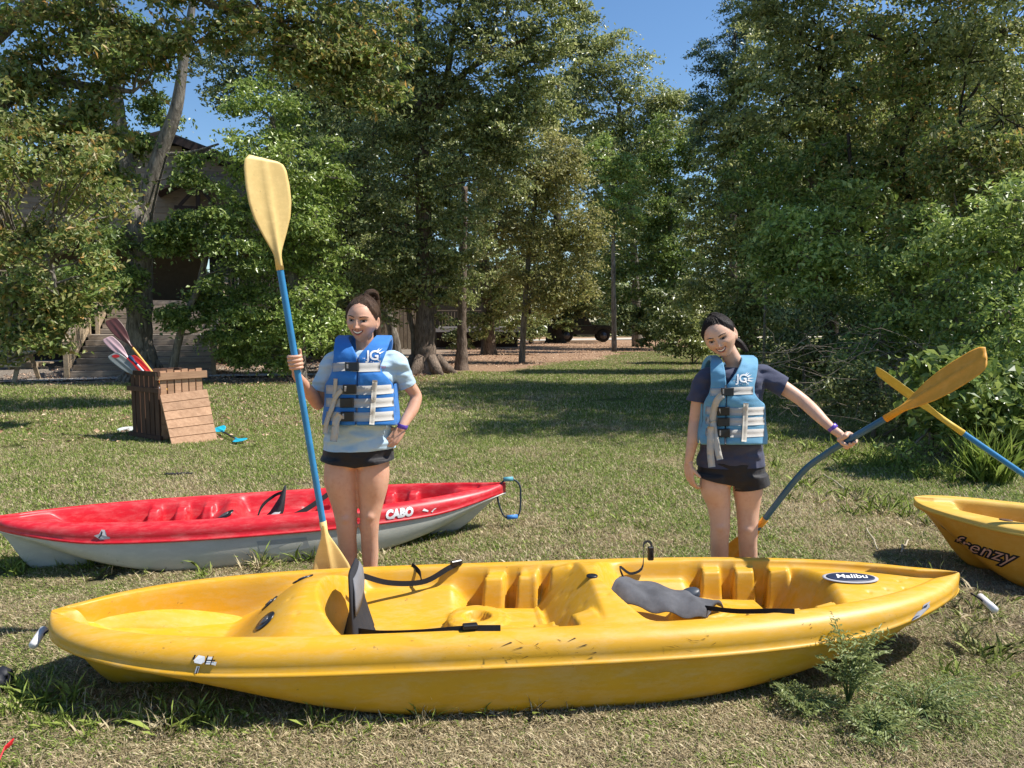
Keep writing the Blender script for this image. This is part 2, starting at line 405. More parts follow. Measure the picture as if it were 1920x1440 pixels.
def blades(n, rad, h0, h1, w, lean, curl, up=0.0, square=True):
    """arrays of n curved blades (5 verts, 2 faces kept as quad+tri -> all tris)"""
    bx = rng.uniform(-rad, rad, n); by = rng.uniform(-rad, rad, n)
    th = rng.uniform(0, 2 * np.pi, n); h = rng.uniform(h0, h1, n)
    el = np.clip(rng.normal(lean, 0.32, n), 0.08, 1.5)           # elevation angle at the root
    ww = w * rng.uniform(0.6, 1.3, n)
    dx, dy = np.cos(th), np.sin(th); sx, sy = -dy, dx
    tw = rng.uniform(-0.9, 0.9, n); cu = rng.uniform(0.3, 1.0, n) * curl
    zb = rng.uniform(0, 0.012, n) + up
    P = []
    rr = 0.0; hz = 0.0
    ang0 = el; ang1 = el - cu; ang2 = el - 2 * cu
    x1 = 0.45 * h * np.cos(ang0); z1 = 0.45 * h * np.sin(ang0)
    x2 = x1 + 0.35 * h * np.cos(ang1); z2 = z1 + 0.35 * h * np.sin(ang1)
    x3 = x2 + 0.28 * h * np.cos(ang2 + 0.2); z3 = z2 + 0.28 * h * np.sin(ang2 + 0.2)
    z1 = np.maximum(z1, 0.002); z2 = np.maximum(z2, 0.003); z3 = np.maximum(z3, 0.004)
    lx = x2 * tw * 0.35
    V = np.zeros((n, 5, 3))
    V[:, 0] = np.stack([bx - sx * ww * .5, by - sy * ww * .5, zb], -1)
    V[:, 1] = np.stack([bx + sx * ww * .5, by + sy * ww * .5, zb], -1)
    V[:, 2] = np.stack([bx + dx * x1 - sx * ww * .5, by + dy * x1 - sy * ww * .5, zb + z1], -1)
    V[:, 3] = np.stack([bx + dx * x2 + sx * (ww * .4 + lx), by + dy * x2 + sy * (ww * .4 + lx), zb + z2], -1)
    V[:, 4] = np.stack([bx + dx * x3 + sx * lx * 1.6, by + dy * x3 + sy * lx * 1.6, zb + z3], -1)
    o = np.arange(n)[:, None] * 5
    F = np.concatenate([o + np.array([[0, 1, 2]]), o + np.array([[1, 3, 2]]), o + np.array([[2, 3, 4]])], 0)
    t1 = np.repeat(rng.uniform(0, 1, n), 5); t2 = np.repeat(rng.uniform(0, 1, n), 5)
    return V.reshape(-1, 3), F, t1, t2
def gn_scatter(name, variants, points, material, label):
    """one object: blade tiles (variants) + loose placement points, joined by a node tree that instances them"""
    Vs, Fs, T1, T2, KV, RZ, SC = [], [], [], [], [], [], []
    o = 0
    for k, (V, F, t1, t2) in enumerate(variants):
        Vs.append(V); Fs.append(F + o); T1.append(t1); T2.append(t2); KV.append(np.full(len(V), k)); RZ.append(np.zeros(len(V))); SC.append(np.ones(len(V))); o += len(V)
    for k, P in enumerate(points):
        P = np.asarray(P); n = len(P)
        Vs.append(P[:, :3]); T1.append(np.zeros(n)); T2.append(np.zeros(n)); KV.append(np.full(n, 10 + k)); RZ.append(rng.uniform(0, 6.28, n)); SC.append(P[:, 3])
    me = mesh_np(name, np.concatenate(Vs), np.concatenate(Fs), True,
                 {"tint": np.concatenate(T1), "tint2": np.concatenate(T2), "kindv": np.concatenate(KV), "rz": np.concatenate(RZ), "sc": np.concatenate(SC)})
    ob = link(name, me, material); tag(ob, label, kind="stuff")
    ng = bpy.data.node_groups.new(name + "_nodes", 'GeometryNodeTree')
    ng.interface.new_socket("Geometry", in_out='INPUT', socket_type='NodeSocketGeometry')
    ng.interface.new_socket("Geometry", in_out='OUTPUT', socket_type='NodeSocketGeometry')
    gi = ng.nodes.new("NodeGroupInput"); go = ng.nodes.new("NodeGroupOutput"); jn = ng.nodes.new("GeometryNodeJoinGeometry")
    def named(nm):
        a = ng.nodes.new("GeometryNodeInputNamedAttribute"); a.data_type = 'FLOAT'; a.inputs["Name"].default_value = nm; return a.outputs["Attribute"]
    def sep(val):
        c = ng.nodes.new("FunctionNodeCompare"); c.data_type = 'FLOAT'; c.operation = 'EQUAL'; c.inputs["Epsilon"].default_value = 0.1
        ng.links.new(named("kindv"), c.inputs[0]); c.inputs[1].default_value = val
        s = ng.nodes.new("GeometryNodeSeparateGeometry"); s.domain = 'POINT'
        ng.links.new(gi.outputs[0], s.inputs[0]); ng.links.new(c.outputs[0], s.inputs["Selection"]); return s.outputs[0]
    for k in range(len(variants)):
        iop = ng.nodes.new("GeometryNodeInstanceOnPoints")
        mp = ng.nodes.new("GeometryNodeMeshToPoints"); ng.links.new(sep(10 + k), mp.inputs[0])
        ng.links.new(mp.outputs[0], iop.inputs["Points"]); 
        g2i = ng.nodes.new("GeometryNodeGeometryToInstance"); ng.links.new(sep(k), g2i.inputs[0])
        ng.links.new(g2i.outputs[0], iop.inputs["Instance"])
        cx = ng.nodes.new("ShaderNodeCombineXYZ"); ng.links.new(named("rz"), cx.inputs[2]); ng.links.new(cx.outputs[0], iop.inputs["Rotation"])
        cs = ng.nodes.new("ShaderNodeCombineXYZ"); s = named("sc")
        for i in range(3): ng.links.new(s, cs.inputs[i])
        ng.links.new(cs.outputs[0], iop.inputs["Scale"])
        ng.links.new(iop.outputs[0], jn.inputs[0])
    ng.links.new(jn.outputs[0], go.inputs[0])
    md = ob.modifiers.new("scatter", 'NODES'); md.node_group = ng
    return ob
def tiles(y0, y1, step, sc, margin=0.8):
    P = []
    y = y0
    while y < y1:
        hw = y * 0.74 + margin
        x = -hw
        while x < hw:
            jx, jy = x + random.uniform(-.2, .2) * step, y + random.uniform(-.2, .2) * step
            P.append((jx, jy, 0, sc)); x += step
        y += step
    return P
def not_litter(p):
    return p[1] < 17.4 + 1.95 * max(0.0, p[0] + 2.6) or p[1] > 60
if True:
    fine = [blades(24000, 0.5, 0.012, 0.036, 0.0021, 0.38, 0.45) for _ in range(2)]
    mid = [blades(8500, 0.6, 0.022, 0.052, 0.0052, 0.75, 0.45)]
    far = [blades(5200, 1.1, 0.03, 0.065, 0.012, 0.9, 0.35)]
    t0 = tiles(1.7, 5.6, 0.74, 1.0)
    pts = [[p for i, p in enumerate(t0) if i % 2 == 0], [p for i, p in enumerate(t0) if i % 2 == 1],
           tiles(5.3, 11.5, 0.95, 1.0), [p for p in tiles(11.0, 34.0, 1.9, 1.0, 3.0) if not_litter(p)]]
    gn_scatter("grass", fine + mid + far, pts, GRASS, "short mown grass of green and straw blades covering the lawn")
# longer tufts along hull edges and the lower left
def tuft_points():
    P = []
    def line(px0, py0, px1, py1, n, jit=0.08, s=(0.7, 1.2)):
        for i in range(n):
            t = random.random(); g = ground(px0 + (px1 - px0) * t, py0 + (py1 - py0) * t)
            P.append((g.x + random.gauss(0, jit), g.y + random.gauss(0, jit), 0, random.uniform(*s)))
    line(0, 1345, 420, 1375, 40, 0.06, (0.4, 0.75)); line(420, 1375, 720, 1368, 16, 0.05, (0.35, 0.6))
    line(730, 1350, 1180, 1300, 24, 0.05, (0.35, 0.6)); line(1180, 1300, 1480, 1225, 12, 0.05, (0.4, 0.8))
    line(0, 1060, 400, 1072, 34, 0.08, (0.45, 0.8)); line(400, 1072, 640, 1045, 16, 0.08, (0.6, 1.0))
    line(700, 1020, 860, 990, 10, 0.1, (0.5, 0.8)); line(0, 1290, 110, 1330, 10, 0.05, (0.6, 0.9))
    line(1450, 900, 1740, 985, 40, 0.25, (0.6, 1.1)); line(1560, 850, 1750, 900, 40, 0.25, (0.6, 1.2))
    line(1700, 1100, 1900, 1180, 30, 0.15, (0.5, 1.0)); line(1480, 830, 1640, 870, 30, 0.3, (0.7, 1.3))
    line(1150, 985, 1330, 1020, 16, 0.3, (0.4, 0.7)); line(1780, 1180, 1920, 1240, 16, 0.15, (0.5, 0.9))
    return P
tb = blades(26, 0.07, 0.08, 0.20, 0.0034, 1.05, 0.55); tb2 = blades(22, 0.09, 0.06, 0.15, 0.0030, 0.9, 0.6)
for q in (tb, tb2): q[2][:] = 0.62 + 0.38 * q[2]; q[3][:] = .45 + .55 * q[3]
tp = tuft_points()
gn_scatter("long_grass", [tb, tb2], [tp[::2], tp[1::2]], GRASS, "longer arching green grass left uncut along the hulls and the thicket edge")

# ------------------------------------------------------------------ kayaks
def kayak_section(u, P):
    """half section arrays (y,z) from keel to inner rail for all stations u"""
    W, H = P['W'], P['H']
    a = np.abs(u)
    pe = np.where(u < 0, P['pl'], P['pr']); qe = np.where(u < 0, P['ql'], P['qr'])
    w = W / 2 * np.maximum(1 - a ** pe, 0.0) ** qe
    w = np.maximum(w, 0.012)
    zt = H + P['sheer_l'] * np.where(u < 0, a, 0) ** 2.2 + P['sheer_r'] * np.where(u > 0, a, 0) ** 2.2
    zs = zt - P['rail'] * (0.62 + 0.38 * smooth(0, .4, 1 - a))
    # keel line: flat then sweeping up into the ends
    ke = np.where(u < 0, P['kl'], P['kr'])
    zk = (zs - 0.02) * smooth(0, 1, np.clip((a - ke) / (1 - ke), 0, 1)) ** 1.15
    wc = w * (0.90 - 0.30 * a ** 3)
    zc = 0.012 + (zs * 0.95 - 0.012) * smooth(P['c0'], np.where(u < 0, P.get('c1', 1.0), 1.0), a) ** 1.1
    return w, zt, zs, zk, wc, zc
def build_kayak(P, deckf, nu=470, nd=84):
    u = np.sin(np.linspace(-1, 1, nu) * np.pi / 2) * 0.35 + np.linspace(-1, 1, nu) * 0.65
    x = u * P['L'] / 2
    w, zt, zs, zk, wc, zc = kayak_section(u, P)
    hull = []       # list of (y,z) columns from keel outwards
    keelw = 0.05
    ends = smooth(0.35, 0.85, np.abs(u))
    for t in np.linspace(0, 1, 22):
        y = wc * t
        flat = zk + (zc - zk) * t ** 2
        # near the ends the keel hangs below the chines with a hollow between
        hol = np.where(t < 0.6, zk + (zc - zk) * smooth(0.30, 1.0, t / 0.6) * 0.85, zk + (zc - zk) * (0.85 + 0.15 * (t - .6) / .4) + 0.02 * np.sin(np.pi * (t - .6) / .4))
        hull.append((y, flat * (1 - ends) + hol * ends))
    for t in np.linspace(0.12, 1, 9):
        b = 0.012 * np.sin(np.pi * t)
        hull.append((wc + (w * 0.965 - wc) * t ** 0.8 + b, zc + (zs - zc) * t))
    rail = []
    prof = [(0.965, 0.0), (1.0, 0.004), (1.004, 0.012), (0.992, 0.017), (0.975, 0.022)]
    for fy, dz in prof: rail.append((w * fy, zs + dz))
    rr = zt - zs - 0.022; rt = P.get('railw', 0.085)
    for t in np.linspace(0.12, 1, 10):
        ang = t * np.pi / 2
        rail.append((w * 0.975 - np.minimum(rt, w * 0.55) * (1 - np.cos(ang)) * 1.0 + 0.006 * np.sin(np.pi * t), zs + 0.022 + rr * np.sin(ang) ** 0.9))
    wi = w * 0.975 - np.minimum(rt, w * 0.55)
    rail.append((wi - np.minimum(0.012, wi * .2), zt - 0.002))
    def strip(cols, mirror):
        A = []
        for y, z in cols:
            A.append(np.stack([x, y * mirror, z], -1))
        A = np.stack(A, 1)
        return A
    # hull: mirror - to + : section from near(-y) seam across keel to far seam
    left = strip(hull, -1)[:, ::-1]; right = strip(hull, 1)[:, 1:]
    HV = np.concatenate([left, right], 1)
    Vh = HV.reshape(-1, 3); Fh = grid_faces(nu, HV.shape[1])[:, ::-1]
    rl = strip(rail, -1); rr_ = strip(rail, 1)[:, ::-1]
    wi2 = wi - np.minimum(0.012, wi * .2)
    v = np.linspace(-1, 1, nd)[1:-1]
    DY = wi2[:, None] * v[None, :]; DX = np.repeat(x[:, None], len(v), 1)
    DZ = deckf(DX, DY, v[None, :] + 0 * DX, zt[:, None] + 0 * DX, wi2[:, None] + 0 * DX)
    # the well never cuts below the hull at the ends
    lo = (np.maximum(zk, 0)[:, None] * 0.4 + 0.6 * zc[:, None]) + 0.035
    DZ = np.maximum(DZ, np.minimum(lo, zt[:, None] - 0.01))
    D = np.stack([DX, DY, DZ], -1)
    RV = np.concatenate([rl, D, rr_], 1)
    Fr = grid_faces(nu, RV.shape[1])
    return (Vh, Fh[:, ::-1] if False else Fh), (RV.reshape(-1, 3), Fr)
def gau(x, y, cx, cy, r): return np.exp(-((x - cx) ** 2 + (y - cy) ** 2) / (r * r))
def deck_tandem(X, Y, v, zt, wi):
    """sit-on-top tandem deck: tank well, hump, seat, foot wells, hump, seat, foot wells, bow deck"""
    av = np.abs(v); ay = np.abs(Y)
    wall = smooth(0.86, 0.99, av)
    top = zt - 0.004
    # floor heights along the boat
    z = np.full_like(X, 0.125)
    z = z + 0.07 * smooth(-1.35, -2.0, X)                                  # tank well rises to the stern
    # seats and foot wells
    foot = 0.105
    def zone(a, b, s=0.05): return smooth(a - s, a + s, X) * (1 - smooth(b - s, b + s, X))
    z = z + (foot - z) * zone(-0.42, 0.12) * smooth(0.10, 0.14, ay)
    z = z + (foot - z) * zone(0.84, 1.32) * smooth(0.09, 0.13, ay)
    for c0, c1 in ((-0.92, -0.30), (0.40, 0.86)):
        s = zone(c0, c1, 0.07)
        bowl = 0.15 + 0.10 * (ay / 0.30) ** 2.4 + 0.03 * smooth(c1 - .25, c1, X) * (1 - smooth(0.0, .25, ay))
        z = z + (np.minimum(bowl, 0.24) - z) * s
    # centre tunnels with the cup holder in front of each seat
    for a, b, cx in ((-0.36, 0.055, -0.25), (0.76, 1.12, 0.80)):
        tn = smooth(a - .03, a + .04, X) * (1 - smooth(b - 0.02, b + 0.015, X)) * (1 - smooth(0.12, 0.165, ay))
        z = np.maximum(z, z * (1 - tn) + (0.215 - 0.02 * (X - a) / (b - a)) * tn)
        d = np.hypot((X - cx), Y * 1.05)
        pad = 1 - smooth(0.125, 0.15, d)
        z = z * (1 - pad) + 0.222 * pad
        z = z - 0.010 * (smooth(0.112, 0.118, d) * (1 - smooth(0.125, 0.131, d)))
        z = z - 0.045 * (1 - smooth(0.050, 0.064, d))
    # outer walls
    z = z + (top - z) * wall
    # foot-rest ridges against the walls
    for a, n in ((-0.16, 3), (0.93, 3)):
        for k in range(n):
            c = a + 0.165 * k
            lean = (av - 0.62) * 0.10
            rid = smooth(c - 0.066, c - 0.048, X - lean) * (1 - smooth(c + 0.040, c + 0.058, X - lean))
            h = (top - 0.030)
            f = smooth(0.56, 0.74, av) * rid
            z = np.maximum(z, z + (h - z) * f)
    # humps: behind the rear seat and between the paddlers
    def hump(x0, x1, x2, x3, h, side):
        yy = np.clip(ay / np.maximum(wi, .05), 0, 1)
        f = smooth(x0, x1, X) if x1 > x0 else 1.0
        # front face hollowed by the seat back: concave scoop
        sc = (x2 - 0.02) + 0.16 * np.clip(yy, 0, 1) ** 2.2
        g = 1 - smooth(sc, sc + (x3 - x2), X)
        up = (0.11 + (h - 0.11) * (1 - 0.10 * yy ** 2))
        return f, g, up
    f, g, up = hump(-1.42, -0.98, -0.93, -0.83, 0.395, 1)
    yy = np.clip(ay / np.maximum(wi, .05), 0, 1)
    ridge = up - side_drop(yy)
    z = np.maximum(z, z + (ridge - z) * f * g)
    f2 = smooth(0.03, 0.27, X); sc2 = 0.30 + 0.13 * yy ** 2.0
    g2 = 1 - smooth(sc2, sc2 + 0.12, X)
    ridge2 = 0.395 - 0.075 * yy ** 2.2
    z = np.maximum(z, z + (ridge2 - z) * np.clip((X - 0.03) / 0.23, 0, 1) ** .8 * g2)
    # bow: bulkhead rising to a gently crowned deck
    bw = smooth(1.24, 1.42, X + 0.05 * yy)
    z = np.maximum(z, z + ((top - 0.035 + 0.05 * (1 - yy ** 2) * smooth(2.05, 1.42, X)) - z) * bw)
    # dimples, scuppers, stern cap
    for cx, cy in ((-1.05, .10), (-1.05, -.10), (-1.15, .19), (-1.0, .22), (-1.16, -.17), (-1.0, -.22), (.14, -.10), (.14, .08), (.2, -.18), (.2, .17), (.17, 0.0), (.30, -.2), (.31, -.07), (.31, .09),
                   (1.5, .05), (1.58, -.04), (1.66, .04), (1.74, -.03), (1.52, -.15), (1.62, -.12), (1.72, -.10), (1.82, .02), (1.55, .14), (1.66, .12)):
        z = z - 0.007 * gau(X, Y, cx, cy, 0.010)
    z = z - 0.035 * gau(X, Y, -1.60, -0.13, 0.030) - 0.035 * gau(X, Y, -1.60, 0.16, 0.030)
    z = z + (top + 0.006 - z) * (1 - smooth(-1.97, -1.86, X + 0.25 * yy * 0.3)) 
    return z
def side_drop(yy): return 0.10 * yy ** 2.2
PY = dict(L=4.12, W=1.0, H=0.325, pl=4.2, ql=0.60, pr=3.0, qr=0.74, sheer_l=-0.01, sheer_r=0.02, rail=0.118, kl=0.86, kr=0.74, c0=0.16, c1=0.87, railw=0.092)
def make_kayak(name, P, deckf, hullmat, deckmat, loc, rz, label, tilt=None, cat="kayak", res=(470, 84)):
    (Vh, Fh), (Vr, Fr) = build_kayak(P, deckf, *res)
    root = empty(name, loc, rz, label, cat)
    if tilt: root.rotation_euler = tilt
    ho = link("hull", mesh_np("hull", Vh, Fh[:, ::-1]), hullmat, root)
    dk = link("deck", mesh_np("deck", Vr, Fr), deckmat, root)
    return root, ho, dk
def local(root_loc, rz):
    return Matrix.Translation(root_loc) @ Matrix.Rotation(rz, 4, 'Z')
def ribbon(pts, w, th=0.004, wdir=None):
    """flat webbing along a path"""
    P, T, Nn = frames(pts); V = []; F = []
    n = len(P)
    for i in range(n):
        a = Vector(wdir[i] if isinstance(wdir, list) else wdir) if wdir is not None else Nn[i][0]
        a = (a - T[i] * a.dot(T[i])).normalized(); b = T[i].cross(a)
        V += [P[i] - a * w / 2 - b * th / 2, P[i] + a * w / 2 - b * th / 2, P[i] + a * w / 2 + b * th / 2, P[i] - a * w / 2 + b * th / 2]
    for i in range(n - 1):
        for k in range(4): F.append((4 * i + k, 4 * i + (k + 1) % 4, 4 * i + 4 + (k + 1) % 4, 4 * i + 4 + k))
    F.append((0, 1, 2, 3)); F.append((4 * n - 1, 4 * n - 2, 4 * n - 3, 4 * n - 4))
    return V, F
def disc(V_center, r1, r2, nrm, seg=24, th=0.004, rot=0.0):
    nrm = Vector(nrm).normalized(); a = nrm.orthogonal().normalized()
    ref = Vector((1, 0, 0)); a = (ref - nrm * ref.dot(nrm)).normalized(); b = nrm.cross(a)
    c = Vector(V_center); V = []
    for hgt, s in ((0, 1.0), (th, 1.0), (th * 1.3, 0.9)):
        for k in range(seg):
            an = 2 * math.pi * k / seg + rot
            V.append(c + a * math.cos(an) * r1 * s + b * math.sin(an) * r2 * s + nrm * hgt)
    V.append(c + nrm * th * 1.3); F = []
    for L in range(2):
        for k in range(seg): F.append((L * seg + k, L * seg + (k + 1) % seg, (L + 1) * seg + (k + 1) % seg, (L + 1) * seg + k))
    for k in range(seg): F.append((2 * seg + k, 2 * seg + (k + 1) % seg, 3 * seg))
    return V, F
KA = Vector((0.09, 3.22, 0.0)); KR = math.atan2(0.40, 4.12)
yk, yh, yd = make_kayak("kayak", PY, deck_tandem, YEL, YEL, KA, KR, "long yellow tandem kayak lying on the grass across the whole foreground")
bv_yd = bvh_of(yd.data); bv_yh = bvh_of(yh.data)
def on_deck(x, y, bv=bv_yd, h=1.0):
    r = bv.ray_cast(Vector((x, y, h)), Vector((0, 0, -1))); return (r[0], r[1]) if r[0] else (Vector((x, y, .2)), Vector((0, 0, 1)))
def deck_strap(name, ctrl, w, m, parent, lift=0.005, n=26, bv=bv_yd, wdir=(0, 0.3, 1)):
    P = curve_pts(ctrl, n)
    mb = MB(); V, F = ribbon([Vector(p) for p in P], w, 0.003, wdir); mb.add(V, F)
    return mb.build(name, m, parent)
# drain plugs on the rear hump
for (x, y, r) in ((-1.14, -0.16, 0.052), (-1.18, 0.10, 0.045), (-1.05, 0.20, 0.05)):
    p, nrm = on_deck(x, y); V, F = disc(p, r, r * 0.85, nrm, 24, 0.005); o = MB().add(V, F, True).build("drain_plate", BLACKP, yk)
    V, F = disc(p + nrm * 0.006, r * 0.45, r * 0.4, nrm, 16, 0.004); MB().add(V, F, True).build("drain_cap", simple("cap_grey", (.07, .07, .075), .3), o)
# console latch, bow badge
p, nrm = on_deck(0.27, -0.03); V, F = disc(p, 0.026, 0.022, nrm, 20, 0.006); MB().add(V, F, True).build("latch", BLACKP, yk)
p, nrm = on_deck(1.50, -0.03); V, F = disc(p + nrm * .002, 0.135, 0.062, nrm, 32, 0.003, 0); bd = MB().add(V, F, True).build("badge", LGREYF, yk)
V, F = disc(p + nrm * .0065, 0.118, 0.050, nrm, 32, 0.002); MB().add(V, F, True).build("badge_face", NAVYPR, bd)
tv, tf = text_geom("Malibu", 0.062, 0.4, 0.001)
a_ = (Vector((1, 0, 0)) - nrm * nrm.x).normalized(); b_ = nrm.cross(a_)
MB().add([p + nrm * .0115 + a_ * v.x * 0.95 + b_ * v.y for v in tv], tf).build("badge_lettering", WHITEPR, bd)
# rail decals (torn stickers) laid on the near rail
def decal(name, polys, px_origin, scale, m, parent, root_M, bv, dirn=Vector((0, 1, -0.15)), off=0.0025):
    mb = MB()
    inv = root_M.inverted()
    for poly in polys:
        V = []; 
        for (a, b) in poly:
            V.append(Vector((px_origin[0] + a * scale, 0, px_origin[1] + b * scale)))
        Vp = []
        good = True
        for v in V:
            h = bv.ray_cast(Vector((v.x, -1.2, v.z)) , Vector((0, 1, 0)), 2.0)
            if h[0] is None: good = False; break
            Vp.append(h[0] + Vector((0, -off, off * .4)))
        if good: mb.add(Vp, [tuple(range(len(Vp)))])
    if not mb.V: return None
    o = mb.build(name, m, parent)
    if len(mb.F) > 1: o["kind"] = "stuff"
    return o
MK = local(KA, KR)
def quad(x, z, w, h, sk=0.3): return [(x, z), (x + w, z), (x + w + sk * h, z + h), (x + sk * h, z + h)]
decal("sticker", [[(0, 0), (6, -1), (9, 1), (9, 5), (3, 6), (-1, 2)], quad(10, -1, 4, 6), [(14.6, -1), (19, -2), (20, 1), (15, 1.5)], quad(0, -9, 3, 6)], (-1.335, 0.262), 0.0042, WHITEPR, yk, MK, bv_yd)
decal("sticker_print", [quad(-2, 2.5, 1.6, 3.6), quad(9.1, -1, .9, 7), quad(14.2, -1.5, .7, 7), quad(10, 1.8, 8.5, 1.0), quad(1.2, -9.5, 1.1, 6)], (-1.335, 0.262), 0.0042, BLACKPR, yk, MK, bv_yd, off=0.004)
decal("bow_sticker", [[(0, 0), (14, 2), (34, 9), (33, 12), (20, 9), (12, 8), (4, 3)], [(20, 9), (30, 10), (36, 15), (27, 14), (22, 13)]], (1.62, 0.248), 0.0038, LGREYF, yk, MK, bv_yd)
decal("bow_sticker_print", [[(1, 1), (14, 3.4), (14, 4.4), (2, 2.4)], [(20, 10), (27, 10), (30, 13), (23, 12)]], (1.62, 0.248), 0.0038, NAVYPR, yk, MK, bv_yd, off=0.004)
# scuff marks: streaks of dried mud on the rail
sm = []
for k in range(46):
    cx = random.choice([-.16, -.1, -.02, .1, .45, 0.62, 1.15]) + random.gauss(0, .06); cz = random.uniform(0.24, 0.305)
    a = random.uniform(-1.2, 1.2); l = random.uniform(.004, .028); wv = random.uniform(.0012, .004)
    c, s = math.cos(a), math.sin(a)
    sm.append([(cx - c * l - s * wv, cz - s * l * .5), (cx + c * l, cz + s * l * .5), (cx + c * l * .6 + s * wv, cz + s * l * .3 + wv)])
so = decal("mud_streaks", sm, (0, 0), 1.0, MUD, yk, MK, bv_yd); 
if so: so["kind"] = "stuff"
# carrying handles of white pipe with cord
for (x, z, sgn) in ((-2.06, 0.21, -1), (2.07, 0.25, 1)):
    hd = MB().tube([(x + sgn * .03, -.10, z), (x + sgn * .03 + sgn * 0.02, .02, z + .015)], 0.017, 12).build("handle", PVC, yk)
    if sgn > 0: hd.location = (0.03, -0.06, -0.03)
    MB().tube([(x - sgn * .03, -.02, z + .05), (x + sgn * .02, -.02, z + 0.02), (x + sgn * .035, -.03, z)], 0.004, 6).build("cord", BLACKF, hd)
# slot in the stern hull
h = [bv_yh.ray_cast(Vector((xx, -1, zz)), Vector((0, 1, 0))) for xx, zz in ((-1.66, .155), (-1.50, .150), (-1.50, .144), (-1.66, .150))]
if all(q[0] for q in h): MB().add([q[0] + Vector((0, -.003, 0)) for q in h], [(0, 1, 2, 3)]).build("drain_slot", BLACKPR, yk)
# rear seat back: folded upright pad seen edge-on, tapering to the straps
def pad(name, rings, m, parent):
    mb = MB(); V = []; n = len(rings[0])
    for r_ in rings: V += r_
    F = []
    for i in range(len(rings) - 1):
        for k in range(n): F.append((i * n + k, i * n + (k + 1) % n, (i + 1) * n + (k + 1) % n, (i + 1) * n + k))
    F.append(tuple(range(n))[::-1]); F.append(tuple((len(rings) - 1) * n + k for k in range(n)))
    mb.add(V, F, True); return mb.build(name, m, parent)
def ell(c, ax, ay, n=16):
    c, ax, ay = Vector(c), Vector(ax), Vector(ay)
    return [c + ax * math.cos(2 * math.pi * k / n) + ay * math.sin(2 * math.pi * k / n) for k in range(n)]
sb = empty("seat_back", (0, 0, 0)); sb.parent = yk
bx = -0.775
pl_ = []
for zz, cx_, rx_, ry_, cy_ in ((.165, .012, .058, .10, -.10), (.19, .010, .062, .15, -.07), (.24, .002, .045, .17, -.04), (.29, -.004, .028, .18, -.01), (.35, -.008, .022, .18, 0), (.41, -.012, .020, .17, 0), (.455, -.018, .017, .14, 0), (.470, -.02, .006, .11, 0)):
    rg = []
    for k in range(40):
        a_k = 2 * math.pi * k / 40; pt = 1 + (.16 * math.sin(k * 2.1) * max(0, min(1, (.36 - zz) / .14)))
        rg.append(Vector((bx + cx_ + rx_ * pt * math.cos(a_k), cy_ + ry_ * math.sin(a_k), zz)))
    pl_.append(rg)
pad("pad", pl_, DKGREYF, sb)
pad("lining", [ell((bx + .010, -.03, .315), (.010, 0, 0), (0, .155, 0)), ell((bx + .008, -.01, .36), (.014, 0, 0), (0, .165, 0)), ell((bx + .004, 0, .41), (.013, 0, 0), (0, .155, 0)), ell((bx - .006, 0, .452), (.010, 0, 0), (0, .12, 0))], GREYF, sb)
deck_strap("strap", [(bx - .01, .19, .36), (bx + .12, .24, .30), (bx + .28, .28, .285), (bx + .40, .33, .33), (bx + .47, .385, .345)], 0.025, BLACKF, sb)
deck_strap("strap", [(bx + .27, .28, .29), (bx + .26, .34, .31), (bx + .22, .40, .33)], 0.025, BLACKF, sb)
MB().box((bx + .44, .36, .345), (.06, .02, .03), Matrix.Rotation(.5, 3, 'Z'), .004).build("buckle", BLACKP, sb)
deck_strap("strap", [(bx + .02, -.18, .25), (bx + .12, -.27, .275), (bx + .28, -.345, .305), (bx + .46, -.39, .333), (bx + .60, -.405, .336)], 0.022, BLACKF, sb)
MB().box((bx + .48, -.392, .342), (.06, .03, .02), Matrix.Rotation(.1, 3, 'Z'), .004).build("buckle", BLACKP, sb)
# front seat back: grey pad fallen forward on the seat
s2 = empty("seat_back", (0, 0, 0)); s2.parent = yk
from mathutils import noise as mnoise
pv = []; nu_, nv_ = 30, 22
for lay in (1, 0):
    for i in range(nu_):
        t = i / (nu_ - 1)
        cx_ = .40 + .42 * t; cy_ = .02 - .13 * t; hw_ = (.125 + .03 * math.sin(t * 3.1)) * (1 - .45 * t ** 2.2) * (min(1, (t + .02) * 9) ** .5) * (min(1, (1.02 - t) * 12) ** .5)
        for j in range(nv_):
            q = -1 + 2 * j / (nv_ - 1); x_, y_ = cx_ + .05 * q * 1, cy_ + hw_ * q
            z_ = .345 - .075 * t - .03 * abs(q) ** 2 + .012 * mnoise.noise(Vector((x_ * 14, y_ * 14, 1))) + .006 * math.sin(t * 19 + q * 2) + (.016 * (1 - abs(q) ** 4) if lay else -.004)
            pv.append(Vector((x_, y_, z_)))
fq = [tuple(f)[::-1] for f in grid_faces(nu_, nv_)]; o_ = nu_ * nv_; fq2 = [tuple(k + o_ for k in f[::-1]) for f in fq]
for i in range(nu_ - 1):
    for e in (0, nv_ - 1): fq2.append((i * nv_ + e, (i + 1) * nv_ + e, o_ + (i + 1) * nv_ + e, o_ + i * nv_ + e))
for j in range(nv_ - 1):
    for e in (0, nu_ - 1): fq2.append((e * nv_ + j, e * nv_ + j + 1, o_ + e * nv_ + j + 1, o_ + e * nv_ + j))
MB().add(pv, fq + fq2, True).build("pad", simple("slate_padding", (.10, .10, .108), .85, .2, var=.35, vscale=9, bumpv=.4, bscale=300), s2)
deck_strap("strap", [(.44, .03, .34), (.43, .10, .39), (.49, .13, .345), (.56, .17, .36), (.60, .30, .43), (.645, .33, .43), (.65, .31, .36)], 0.012, BLACKF, s2)
MB().box((.645, .325, .375), (.03, .02, .07), None, .004).build("buckle", BLACKP, s2)
